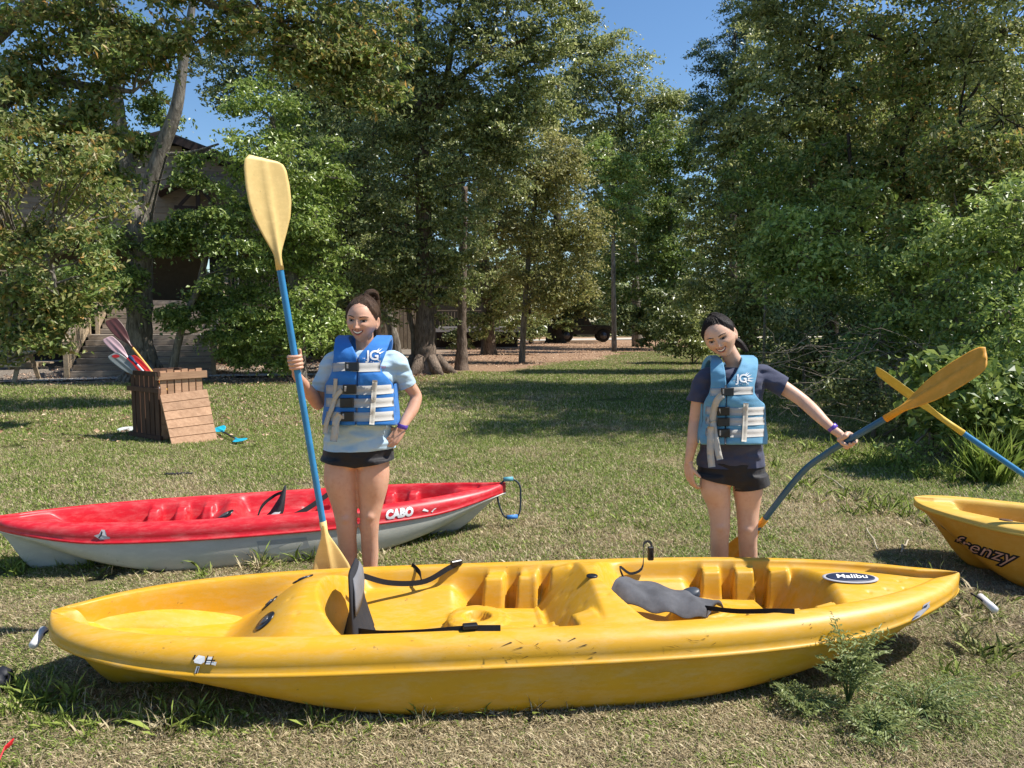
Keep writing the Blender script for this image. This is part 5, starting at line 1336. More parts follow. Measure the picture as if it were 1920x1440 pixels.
# spare paddles standing in the bin
BRN = paint("blade_maroon", (.10, .035, .03)); PNK = paint("blade_pink", (.55, .36, .38)); GRY = paint("blade_grey", (.20, .22, .22)); REDP = paint("blade_red", (.55, .02, .015)); SHY = paint("shaft_orange_yellow", (.75, .38, .05)); SHW = paint("shaft_white", (.6, .6, .66)); SHB = paint("shaft_navy", (.02, .04, .12))
def spare(label, tip, low, sh, bl, Lb, W, Yt, Yl):
    a = at(low[0], low[1], Yl); b = at(tip[0], tip[1], Yt); d = (a - b).normalized(); a2 = a + d * .22
    a2.z = max(a2.z, .05)
    return paddle("paddle", label, a2, b, Vector((0, -1, 0)), Vector((.15, -1, .25)), sh, bl, Lb=Lb, rad=.014, W=W, two=False, group="spare paddles in the bin")
yb = c0.y + .32
spare("spare paddle with maroon blade and yellow shaft, highest in the bin", (206, 598), (292, 706), SHY, BRN, .46, .17, yb + .2, yb + .1)
spare("spare paddle with pale pink blade standing in the bin", (199, 632), (278, 708), SHW, PNK, .42, .14, yb + .1, yb + .1)
spare("spare paddle with grey blade marked by a red splash, lowest in the bin", (208, 663), (268, 710), SHB, GRY, .50, .15, yb - .1, yb)
spare("spare paddle with bright red blade behind the others in the bin", (243, 668), (292, 712), SHY, REDP, .50, .13, yb + .1, yb + .05)
spare("spare paddle with white and navy shaft and dark red tip in the bin", (240, 665), (285, 714), SHW, SHB, .12, .05, yb - .05, yb)
q = at(217, 668, yb - .13)
V, F = disc(q, .05, .022, (0, -1, .2), 10, .003); o = MB().add(V, F).build("red_splash", REDP); o.parent = None
rs = [x for x in bpy.data.objects if x.get("label", "").startswith("spare paddle with grey")][0]; o.parent = rs; o.matrix_parent_inverse = Matrix.Translation(-rs.location)
# loose gear on the grass
ga, gb = ground(455, 836), ground(408, 817)
paddle("paddle", "short paddle with turquoise blades lying on the grass by the leaning panel", ga + Vector((0, 0, .04)), gb + Vector((0, 0, .10)), Vector((0, -.3, 1)), Vector((0, -.5, 1)), paint("shaft_black", (.03, .03, .03)), paint("blade_turquoise", (.02, .42, .58)), Lb=.24, rad=.012, W=.17)
wq = ground(240, 810); V, F = disc(wq + Vector((0, 0, .03)), .15, .09, (0, -.3, 1), 20, .01); tag(MB().add(V, F, True).build("loose_blade", simple("white_blade", (.62, .66, .64), .5)), "loose white paddle blade lying on the grass left of the bin", "paddle blade")
cb = MB(); g0 = ground(335, 894)  # short knobbly piece of dark cord
cb.tube([g0 + Vector((x, .02 * math.sin(9 * x), .03)) for x in np.linspace(-.13, .13, 14)], [.006 + .012 * abs(math.sin(k * 1.3)) for k in range(14)], 7)
tag(cb.build("dark_cord", simple("cord_black", (.03, .027, .028), .8, var=.4, vscale=40)), "small dark cord-like scrap lying on the grass beyond the red kayak", "scrap")
# things cut by the left edge
MB().tube([Vector(q) for q in curve_pts([tuple(ground(-30, 1300, .05)), tuple(ground(2, 1272, .07)), tuple(ground(20, 1278, .05))], 8)], [.06, .05, .03, .04, .05, .04, .03, .02], 10).build("sandal", simple("sandal_black", (.012, .013, .018), .6))
tag(bpy.data.objects["sandal"], "black sandal toe just inside the left edge beside the yellow stern", "sandal")
g1, g2 = ground(-8, 1440, .02), ground(24, 1390, .05)
V, F = ribbon([g1, g1.lerp(g2, .5) + Vector((0, 0, .02)), g2], .022, .004, (0.3, .5, 1)); tag(MB().add(V, F).build("strap_end", simple("red_webbing", (.62, .01, .02), .6)), "red strap end in the bottom left corner", "strap")

# ------------------------------------------------------------------ ferny weeds by the yellow kayak
L_WEED = leaf_mat("weed_leaves", [(.065, .088, .026), (.13, .165, .045), (.21, .25, .09)], .5, .3)
def fern(label, px, py, h, spread, nst, seed):
    r_ = np.random.default_rng(seed); b = ground(px, py); root = empty("weed", b, 0, label, "weed")
    C, Nn, D, S = [], [], [], []; mb = MB()
    for k in range(nst):
        a = r_.uniform(0, 6.28); l = h * r_.uniform(.6, 1.2); out = spread * r_.uniform(.3, 1.0)
        p = [Vector((0, 0, 0)), Vector((math.cos(a) * out * .4, math.sin(a) * out * .4, l * .6)), Vector((math.cos(a) * out, math.sin(a) * out, l * r_.uniform(.5, 1.0)))]
        cp = curve_pts(p, 12); mb.tube([Vector(q) for q in cp], [.0028 - .00015 * i for i in range(12)], 4, cap=False)
        for i in range(3, 12):
            t = cp[min(i + 1, 11)] - cp[i - 1]; t /= np.linalg.norm(t); sd_ = np.cross(t, [0, 0, 1]); sd_ /= np.linalg.norm(sd_) + 1e-6
            for s in (-1, 1):
                fl = .05 * (1 - abs(i - 7) / 9)
                for j in range(4):
                    c = cp[i] + (sd_ * s + t * .5) * fl * (j + .8) / 3; C.append(c + r_.normal(size=3) * .002); D.append(sd_ * s + t * (.9)); Nn.append(np.array([0, 0, 1]) + r_.normal(size=3) * .45)
    V, F, T = leaf_quads(np.array(C), np.array(Nn), np.array(D), .024, .36)
    mb.build("stem", simple("weed_stem", (.10, .16, .05), .6), root)
    link("leaves", mesh_np("leaves", V, F, False, {"tint": T}), L_WEED, root)
fern("ferny green weed growing up against the yellow hull", 1590, 1320, .31, .17, 15, 1)
fern("ferny weed sprawling low, nearest the right edge", 1720, 1345, .13, .34, 18, 2)
fern("small ferny weed closest to the bottom edge", 1640, 1385, .10, .17, 14, 3)
fern("thin ferny weed left of the tallest one", 1500, 1335, .12, .16, 10, 4)
# tall reedy grass tussock at the right
tu = blades(260, .16, .25, .62, .007, 1.2, .40); tu[2][:] = .8 + .2 * tu[2]
gt = ground(1850, 905); me = mesh_np("tussock", tu[0], tu[1], True, {"tint": tu[2], "tint2": tu[3] * .5 + .45})
o = link("tussock", me, GRASS); o.location = gt; tag(o, "tall clump of reedy grass behind the amber kayak", "grass clump")
# sticks
for lab, (x0, y0), (x1, y1), r_ in (("pale twig lying on the grass under the bent paddle", (1545, 890), (1585, 918), .006), ("short pale stick standing behind the yellow bow", (1690, 1035), (1703, 1012), .006), ("thin curved straw stalk right of the bent paddle", (1625, 990), (1645, 1030), .005)):
    a, b = ground(x0, y0, .03), ground(x1, y1, .03); o = MB().tube(wig(a, b, 5, .02), [r_] * 6, 6).build("twig", simple("pale_twig", (.42, .36, .25), .8)); tag(o, lab, "twig")
# ------------------------------------------------------------------ people
def skin_mat(name, c, c2):
    m, nt, bs = mat(name)
    oc = N(nt, "ShaderNodeTexCoord").outputs["Object"]
    f = noise(nt, oc, 9, 4, 0.6); g = noise(nt, oc, 60, 3, .6)
    cc = mix(nt, c, c2, ramp(nt, f, [(0.35, 0), (0.7, 1)]))
    h = noise(nt, oc, 26, 5, .7)
    cc = mix(nt, cc, (c[0] * .82, c[1] * .62, c[2] * .58), math_(nt, 'MULTIPLY', ramp(nt, h, [(0.5, 0), (0.8, 1)]), .55))
    nt.links.new(cc, bs.inputs["Base Color"]); bs.inputs["Roughness"].default_value = 0.48
    bs.inputs["Specular IOR Level"].default_value = 0.4
    bs.inputs["Subsurface Weight"].default_value = 0.12; bs.inputs["Subsurface Radius"].default_value = (.012, .005, .003)
    bs.inputs["Subsurface Scale"].default_value = 0.6
    bump(nt, g, 0.12, 0.002, bs); return m
def cloth_mat(name, c, var=.10, rough=.85):
    m, nt, bs = mat(name)
    oc = N(nt, "ShaderNodeTexCoord").outputs["Object"]
    f = noise(nt, mapping(nt, oc, (1, 1, 2)), 7, 6, .65); w = noise(nt, oc, 420, 2, .5)
    nt.links.new(ramp(nt, f, [(.3, tuple(x * (1 - var) for x in c)), (.7, tuple(min(1, x * (1 + var)) for x in c))]), bs.inputs["Base Color"])
    bs.inputs["Roughness"].default_value = rough; bs.inputs["Specular IOR Level"].default_value = .25; bs.inputs["Sheen Weight"].default_value = .15
    bump(nt, math_(nt, 'ADD', f, math_(nt, 'MULTIPLY', w, .15)), .35, .012, bs); return m
def hair_mat(name, c, c2):
    m, nt, bs = mat(name)
    at_ = N(nt, "ShaderNodeAttribute", attribute_name="strand").outputs["Fac"]
    oc = N(nt, "ShaderNodeTexCoord").outputs["Object"]
    cm = N(nt, "ShaderNodeCombineXYZ"); nt.links.new(math_(nt, 'MULTIPLY', at_, 60.0), cm.inputs[0])
    add = N(nt, "ShaderNodeVectorMath", operation='ADD'); nt.links.new(cm.outputs[0], add.inputs[0]); nt.links.new(mapping(nt, oc, (6, 6, 6)), add.inputs[1])
    f = noise(nt, add.outputs[0], 1.0, 4, .7)
    nt.links.new(ramp(nt, f, [(.3, c), (.7, c2)]), bs.inputs["Base Color"]); bs.inputs["Roughness"].default_value = .55
    bs.inputs["Specular IOR Level"].default_value = .22
    bump(nt, f, 1.0, .007, bs); return m
def remesh(V, F, voxel, it=4, fac=.5):
    me = mesh_py("tmp", V, F); o = bpy.data.objects.new("tmp", me); col.objects.link(o)
    r = o.modifiers.new("r", 'REMESH'); r.mode = 'VOXEL'; r.voxel_size = voxel
    s = o.modifiers.new("s", 'SMOOTH'); s.factor = fac; s.iterations = it
    dg = bpy.context.evaluated_depsgraph_get(); m2 = bpy.data.meshes.new_from_object(o.evaluated_get(dg))
    n = len(m2.vertices); A = np.empty(n * 3, np.float32); m2.vertices.foreach_get("co", A)
    Fs = np.empty(len(m2.loops), np.int32); m2.loops.foreach_get("vertex_index", Fs)
    ln = np.empty(len(m2.polygons), np.int32); m2.polygons.foreach_get("loop_total", ln)
    Vv = A.reshape(-1, 3)
    if (ln == 4).all(): Ff = Fs.reshape(-1, 4)
    else:
        Ff = []; p = 0
        for l in ln:
            q = Fs[p:p + l]; p += l
            Ff.append([q[0], q[1], q[2], q[3 % l] if l > 3 else q[2]])
        Ff = np.array(Ff)
    bpy.data.objects.remove(o); bpy.data.meshes.remove(m2); bpy.data.meshes.remove(me)
    return Vv.astype(float), Ff
def join(parts):
    Vs, Fs, o = [], [], 0
    for V, F in parts: Vs.append(np.asarray(V)); Fs.append(np.asarray(F) + o); o += len(V)
    return np.concatenate(Vs), np.concatenate(Fs)
def ell_tube(mb, pts, seg=20):
    """pts: (Vector, rx, ry) horizontal-ish rings lofted"""
    V = []; F = []; n = len(pts)
    for c, a, b in pts:
        for k in range(seg):
            t = 2 * math.pi * k / seg; V.append(Vector(c) + Vector((math.cos(t) * a, math.sin(t) * b, 0)))
    for i in range(n - 1):
        for k in range(seg): F.append((i * seg + k, i * seg + (k + 1) % seg, (i + 1) * seg + (k + 1) % seg, (i + 1) * seg + k))
    F.append(tuple(range(seg))[::-1]); F.append(tuple((n - 1) * seg + k for k in range(seg)))
    mb.add(V, F)
def sph(mb, c, r, seg=14):
    rx, ry, rz = r if hasattr(r, '__len__') else (r, r, r); c = Vector(c); V = []; F = []
    for i in range(1, seg):
        ph = math.pi * i / seg
        for k in range(seg): t = 2 * math.pi * k / seg; V.append(c + Vector((math.sin(ph) * math.cos(t) * rx, math.sin(ph) * math.sin(t) * ry, math.cos(ph) * rz)))
    for i in range(seg - 2):
        for k in range(seg): F.append((i * seg + k, (i + 1) * seg + k, (i + 1) * seg + (k + 1) % seg, i * seg + (k + 1) % seg))
    F.append(tuple(range(seg))); F.append(tuple((seg - 2) * seg + k for k in range(seg))[::-1]); mb.add(V, F)
def limb(mb, ctrl, seg=16, n=None):
    """ctrl: (Vector, radius)"""
    cp = curve_pts([tuple(p) + (r,) for p, r in ctrl], n or 5 * len(ctrl))
    V, F = tube_arrays([Vector(q[:3]) for q in cp], [max(.004, q[3]) for q in cp], seg); mb.add(V, F)
    for q in (cp[0], cp[-1]): sph(mb, Vector(q[:3]), q[3] * .98, 10)

# ---- head
def head_pt(d, hs):
    dx, dy, dz = d[..., 0], d[..., 1], d[..., 2]
    rx, ry, rz = .0735 * hs['w'], .093, .108
    x = dx * rx; z = dz * rz; y = dy * ry
    low = smooth(-0.05, 1.0, -dz)
    x = x * (1 - hs['jaw'] * smooth(.15, 1.05, -dz))
    y = np.where(dy > 0, y * (1 - .42 * low), y * (1 - .16 * low))
    y = np.where(dy < 0, -np.abs(y / ry + 1e-9) ** .86 * ry, y)
    y = y - .012 * smooth(.3, 1., -dz) * (dy < .2)
    up = smooth(.3, 1, dz); y = y + .006 * up
    fr = smooth(-.15, -.55, dy)
    def g(cx, cz, sx, sz): return np.exp(-((x - cx) ** 2) / (sx * sx) - ((z - cz) ** 2) / (sz * sz))
    ax = np.abs(x)
    def ga(cx, cz, sx, sz): return np.exp(-((ax - cx) ** 2) / (sx * sx) - ((z - cz) ** 2) / (sz * sz))
    n = hs['nose']
    ridge = np.exp(-(x / .0075) ** 2) * smooth(.022, -.028, z) * smooth(-.043, -.034, z)
    f = -(.0155 * n * ridge + .008 * n * g(0, -.032, .011, .008) + .007 * ga(.0125, -.034, .007, .007))
    f += .0085 * ga(.030, .002, .017, .011) + .003 * ga(.016, .006, .008, .012)
    f -= .0035 * ga(.028, .021, .022, .007) + .003 * g(0, .05, .04, .03)
    f -= .0075 * ga(.040, -.024, .019, .017)
    f -= .0045 * g(0, -.058, .026, .013); f += .003 * g(0, -.075, .016, .006)
    f -= .0060 * g(0, -.092, .020, .013)
    for k in range(6):
        t = k / 5; f += .0022 * ga(.019 + .013 * t, -.038 - .022 * t, .004, .006)
    y = y + f * fr
    return np.stack([x, y, z], -1)
def sphere_dirs(nu, nv):
    th = np.linspace(0, 2 * np.pi, nu, endpoint=False); ph = np.linspace(0.012, np.pi - .012, nv)
    PH, TH = np.meshgrid(ph, th, indexing='ij')
    return np.stack([np.sin(PH) * np.sin(TH), -np.sin(PH) * np.cos(TH), np.cos(PH)], -1)   # th=0 faces -y
def build_head(parent, M, hs, skin, hairm, names, part_x=0.0):
    nv, nu = 120, 144
    D = sphere_dirs(nu, nv); P = head_pt(D, hs)
    V = P.reshape(-1, 3); F = grid_faces(nv, nu, True)[:, ::-1]
    Mn = np.array(M); tr = lambda A: A @ Mn[:3, :3].T + Mn[:3, 3]
    bv = BVHTree.FromPolygons([Vector(v) for v in V], [tuple(f) for f in F])
    parts = [(tr(V), F)]
    # ears
    for s in (-1, 1):
        mb = MB(); sph(mb, (s * .073 * hs['w'], .012, -.008), (.008, .017, .029)); sph(mb, (s * .071 * hs['w'], .006, -.034), (.007, .009, .010))
        e, ef = remesh(mb.V, mb.F, .0028, 2)
        cen = np.array([s * .0815 * hs['w'], .008, -.006]); dd = np.linalg.norm((e - cen) / np.array([1, 1.05, 1.8]), axis=1)
        e[:, 0] -= s * .006 * np.exp(-(dd / .008) ** 2)
        a = s * .35; e2 = e - np.array([s * .07, .012, 0]); e[:, 0] = s * .07 + e2[:, 0] * math.cos(a) + e2[:, 1] * math.sin(abs(a)) * s * .9; 
        parts.append((tr(e), ef))
    def proj(x, z, off):
        h = bv.ray_cast(Vector((x, -.3, z)), Vector((0, 1, 0)))
        return (h[0] + Vector((0, -off, 0))) if h[0] else Vector((x, -.08, z))
    def patch(name, fn, nu_, nv_, m, off, par):
        Vp = []
        for i in range(nu_):
            for j in range(nv_):
                x, z, o = fn(-1 + 2 * i / (nu_ - 1), -1 + 2 * j / (nv_ - 1)); Vp.append(proj(x, z, off + o))
        Vp = tr(np.array(Vp)); me = mesh_np(name, Vp, grid_faces(nu_, nv_)); return link(name, me, m, par)
    MOUTH_Z = -.0565; sm = hs['smile']
    patch("lip", lambda u, v: (u * .029, MOUTH_Z + sm * .012 * u * u + .0035 + (.006 * (1 - u * u) ** .6) * (v * .5 + .5) - .001 * (abs(u) < .15), .0022 * (1 - v * v)), 21, 5, names['lip'], .0004, parent)
    patch("lip", lambda u, v: (u * .028, MOUTH_Z + sm * .012 * u * u - .0105 * (1 - u * u) ** .7 * hs['open'] + .002 + (-.0065 * (1 - u * u) ** .6) * (v * .5 + .5), .0030 * (1 - v * v)), 21, 5, names['lip'], .0004, parent)
    patch("mouth", lambda u, v: (u * .0285, MOUTH_Z + sm * .012 * u * u + .0035 - (.0105 * hs['open'] + .0015) * (1 - u * u) ** .6 * (v * .5 + .5), 0), 21, 5, names['dark'], .0002, parent)
    patch("teeth", lambda u, v: (u * .0235, MOUTH_Z + sm * .012 * u * u * .75 + .0035 - (.0078 * hs['open']) * (1 - u * u) ** .45 * (v * .5 + .5), 0), 21, 5, names['teeth'], .0011, parent)
    for s in (-1, 1):
        ex, ez = s * .0305, .0015
        ew, eh = .0150, hs['eye']
        ep = patch("eye", lambda u, v: (ex + u * ew, ez + v * eh * (1 - u * u) ** .7 + s * 0 + .0018 * abs(u) * (u * s > 0), .0012 * (1 - u * u)), 15, 7, names['white'], .0006, parent)
        patch("iris", lambda u, v: (ex + u * .0074 * 1, ez + v * min(eh, .0060) * (1 - u * u) ** .5, .001), 11, 7, names['iris'], .0014, ep)
        patch("eyelash", lambda u, v: (ex + u * ew * 1.08, ez + eh * (1 - u * u) ** .6 + .0012 + v * .0013 + .0022 * max(0, u * s), .0012), 15, 3, names['dark'], .0012, ep)
        patch("eyelash", lambda u, v: (ex + u * ew * .95, ez - eh * (1 - u * u) ** .6 - .0006 + v * .0006, .0006), 15, 3, names['brow'], .0008, ep)
        patch("eyebrow", lambda u, v: (ex + s * .002 + u * .0195, ez + .0185 + .0035 * (1 - (u * s - .25) ** 2 * 1.2) + v * .0022 * (1 - .6 * max(0, u * s)), .001), 17, 4, names['brow'], .0006, parent)
        patch("nostril", lambda u, v: (s * .0075 + u * .0028, -.0425 + v * .0012, 0), 5, 3, names['dark'], .0004, parent)
    # hair cap
    az = np.arctan2(D[..., 0], -D[..., 1])   # 0 front
    aa = np.abs(az); z = P[..., 2]
    hz = np.interp(aa, [0, .35, .75, 1.05, 1.30, 1.50, 1.62, 1.9, 2.4, 3.15], [hs['hl'], hs['hl'] - .002, hs['hl'] - .014, .036, .012, -.002, .022, .016, -.05, -.07])
    hz = hz + (.004 * np.exp(-((az - part_x) / .10) ** 2)) + .0015 * np.sin(az * 40)
    dist = z - hz
    off = hs['vol'] * smooth(0, .030, dist) + .0022 * smooth(-.001, .004, dist) + .010 * smooth(1.6, 2.8, aa) * smooth(0, .03, dist)
    off = off - .0045 * np.exp(-((az - part_x * 1.6) / (.09 + .5 * np.clip(1 - D[..., 2], 0, 1) * 0)) ** 2) * smooth(0, .02, dist) * (D[..., 1] < .1)
    Nd = D * np.array([1 / .0715, 1 / .093, 1 / .112]); Nd /= np.linalg.norm(Nd, axis=-1, keepdims=True)
    H = P + Nd * off[..., None]
    Fg = grid_faces(nv, nu, True)[:, ::-1]; dm = dist.reshape(-1); keep = (dm[Fg] > -.001).all(1)
    strand = (np.cos(az) * .6 + D[..., 0] * 1.3 + .6 * D[..., 2]).reshape(-1)
    used = np.unique(Fg[keep]); rem = -np.ones(nv * nu, int); rem[used] = np.arange(len(used))
    hm = mesh_np("hair", tr(H.reshape(-1, 3)[used]), rem[Fg[keep]], True, {"strand": strand[used]})
    hair = link("hair", hm, hairm, parent)
    fb = MB(); r_ = random.Random(3)
    for k in range(70):
        a = r_.uniform(-2.6, 2.6); ph = r_.uniform(.15, 1.25); d = np.array([math.sin(ph) * math.sin(a), -math.sin(ph) * math.cos(a) * 1.0, math.cos(ph)])
        if d[1] < -.55 and d[2] < .8: continue
        p0 = head_pt(d[None, :], hs)[0] + d * (hs['vol'] + .001); t = np.cross(d, [r_.uniform(-1, 1), r_.uniform(.2, 1), r_.uniform(-1, 1)]); t /= np.linalg.norm(t)
        L = r_.uniform(.02, .055); pts = [p0, p0 + t * L * .5 + d * .004, p0 + t * L + d * r_.uniform(.001, .010)]
        fb.tube([Vector(q) for q in tr(curve_pts(pts, 6))], .0006, 3, cap=False)
    fo = fb.build("loose_strands", hairm, hair); fo["kind"] = "stuff"
    return parts, hair, tr
def hair_lock(ctrl, hairm, parent, seg=14, name="ponytail"):
    cp = curve_pts([tuple(p) + (r,) for p, r in ctrl], 6 * len(ctrl))
    V, F = tube_arrays([Vector(q[:3]) for q in cp], [max(.002, q[3]) * (1 + .0 * i) for i, q in enumerate(cp)], seg)
    # fluted so it reads as strands
    n = len(cp); V = [Vector(v) for v in V]
    for i in range(n):
        c = Vector(cp[i][:3])
        for k in range(seg):
            j = i * seg + k; V[j] = c + (V[j] - c) * (1 + .14 * math.sin(k * 3.1 + i * .35))
    me = mesh_py(name, V, F, True); a = me.attributes.new("strand", 'FLOAT', 'POINT'); a.data.foreach_set("value", [(i % seg) / seg * 2.0 for i in range(len(V))])
    return link(name, me, hairm, parent)

# ---- hands: grip frame (s along the shaft, r sideways, f towards the palm's outer side)
def grip_hand(c, s, r, f, wrist, scale=1.0, thumb=1, flip=1, knuck=180, tip=-60, srad=.0165):
    """fingers circle the shaft (axis s) in the r/f plane; returns voxelised mesh"""
    mb = MB(); s, r, f = s.normalized(), r.normalized(), f.normalized()
    def P(ang, rad, h): a = R(ang); return c + r * math.cos(a) * rad + f * math.sin(a) * rad + s * h
    fr = .0090 * scale
    hs = [.0300, .0115, -.0070, -.0245]; ln = [0, 8, 4, -14]
    for i, h in enumerate(hs):
        h *= scale; rr = fr * (1, 1.03, .98, .88)[i]
        pts = []
        a0 = knuck + 14; a1 = tip - ln[i]
        for q in range(7):
            t = q / 6; an = a0 + (a1 - a0) * t; rad = srad + rr * (1.55 if q == 0 else 1.12) + .003 * (abs(math.sin(t * math.pi * 2.2)))
            pts.append((P(an, rad, h - .003 * t), rr * (1.12, 1.06, 1.04, .98, .98, .92, .80)[q]))
        limb(mb, pts, 10, 22)
        sph(mb, P(a0 + 4, srad + rr * 1.75, h), rr * 1.18, 10)
    # palm slab behind the knuckles
    for h in (.028, .010, -.008, -.024):
        limb(mb, [(P(knuck + 14, srad + .012, h * scale), .0105 * scale), (P(knuck + 48, srad + .013, h * scale * .92), .013 * scale), (P(knuck + 85, srad + .018, h * scale * .8), .013 * scale)], 10)
    pc = P(knuck + 70, srad + .020, -.002)
    limb(mb, [(P(knuck + 55, srad + .016, .008), .021 * scale), (pc.lerp(wrist, .45), .022 * scale), (wrist, .0225 * scale)], 14)
    # thumb
    if thumb: limb(mb, [(P(knuck + 95, srad + .012, -.004), .0125 * scale), (P(knuck + 118, srad + .013, .022 * scale), .0115 * scale), (P(knuck + 140, srad + .012, .040 * scale), .0098 * scale), (P(knuck + 155, srad + .012, .056 * scale), .0082 * scale)], 10)
    return remesh(mb.V, mb.F, .0026, 2, .4)
def loose_hand(wrist, d, side, nrm, scale=1.0, curl=.5, spread=1.0, thumbdir=None):
    """d: towards the fingertips, side: towards the thumb, nrm: back of hand"""
    mb = MB(); d, side, nrm = d.normalized(), side.normalized(), nrm.normalized()
    k0 = wrist + d * .080 * scale
    for i, o in enumerate((.028, .0095, -.009, -.026)):
        o *= scale
        kn = k0 + side * o - d * (.002, 0, .003, .010)[i]
        limb(mb, [(wrist + side * o * .55, .0165 * scale), (wrist + d * .04 * scale + side * o * .85, .0135 * scale), (kn, .0095 * scale)], 10)
        L = (.040, .045, .041, .032)[i] * scale; a = 0; p = kn; pts = [(p, .0088 * scale)]
        for j, sg in enumerate((1.0, .62, .50)):
            a += curl * (.55, .9, .7)[j]; dirn = d * math.cos(a) - nrm * math.sin(a) + side * o * 4 * (spread - 1) * (1 if j == 0 else 0)
            p = p + dirn.normalized() * L * sg; pts.append((p, (.0082, .0076, .0066)[j] * scale))
        limb(mb, pts, 10, 14)
    td = thumbdir.normalized() if thumbdir is not None else (d * .75 + side * .55 - nrm * .35).normalized()
    t0 = wrist + d * .022 * scale + side * .022 * scale
    limb(mb, [(wrist + d * .012 + side * .010, .015 * scale), (t0 + td * .018, .0130 * scale), (t0 + td * .045 * scale, .0100 * scale), (t0 + td * .072 * scale - nrm * .004, .0075 * scale)], 10)
    return remesh(mb.V, mb.F, .0026, 2, .4)

def cut_open(V, F, planes):
    """planes: (point, normal, radius): remove the geometry beyond each plane near the point"""
    bm = bmesh.new(); vs = [bm.verts.new(v) for v in V]
    for f in F:
        g = list(dict.fromkeys(int(i) for i in f))
        if len(g) >= 3:
            try: bm.faces.new([vs[i] for i in g])
            except ValueError: pass
    for p, n, rad in planes:
        fs = [f for f in bm.faces if (f.calc_center_median() - p).length < rad]
        es = list({e for f in fs for e in f.edges}); v2 = list({v for f in fs for v in f.verts})
        bmesh.ops.bisect_plane(bm, geom=fs + es + v2, plane_co=p, plane_no=n, clear_outer=False, clear_inner=False)
        kill = [f for f in bm.faces if (f.calc_center_median() - p).length < rad * 1.02 and (f.calc_center_median() - p).dot(n) > 0]
        bmesh.ops.delete(bm, geom=kill, context='FACES')
    loose = [v for v in bm.verts if not v.link_faces]; bmesh.ops.delete(bm, geom=loose, context='VERTS')
    return bm
def bm_link(bm, name, m, parent):
    me = bpy.data.meshes.new(name); bm.to_mesh(me); bm.free(); me.polygons.foreach_set("use_smooth", [True] * len(me.polygons)); return link(name, me, m, parent)
def wrinkle(V, amp, fz, seed, zaxis=2, lo=None):
    from mathutils import noise as mn
    out = V.copy(); 
    for i, v in enumerate(V):
        p = Vector((v[0] * fz[0] + seed, v[1] * fz[1], v[2] * fz[2]))
        q = mn.noise(p) + .5 * mn.noise(p * 2.1)
        out[i, 1] -= amp * q; out[i, 0] += amp * .5 * mn.noise(p + Vector((9, 3, 1)))
    return out

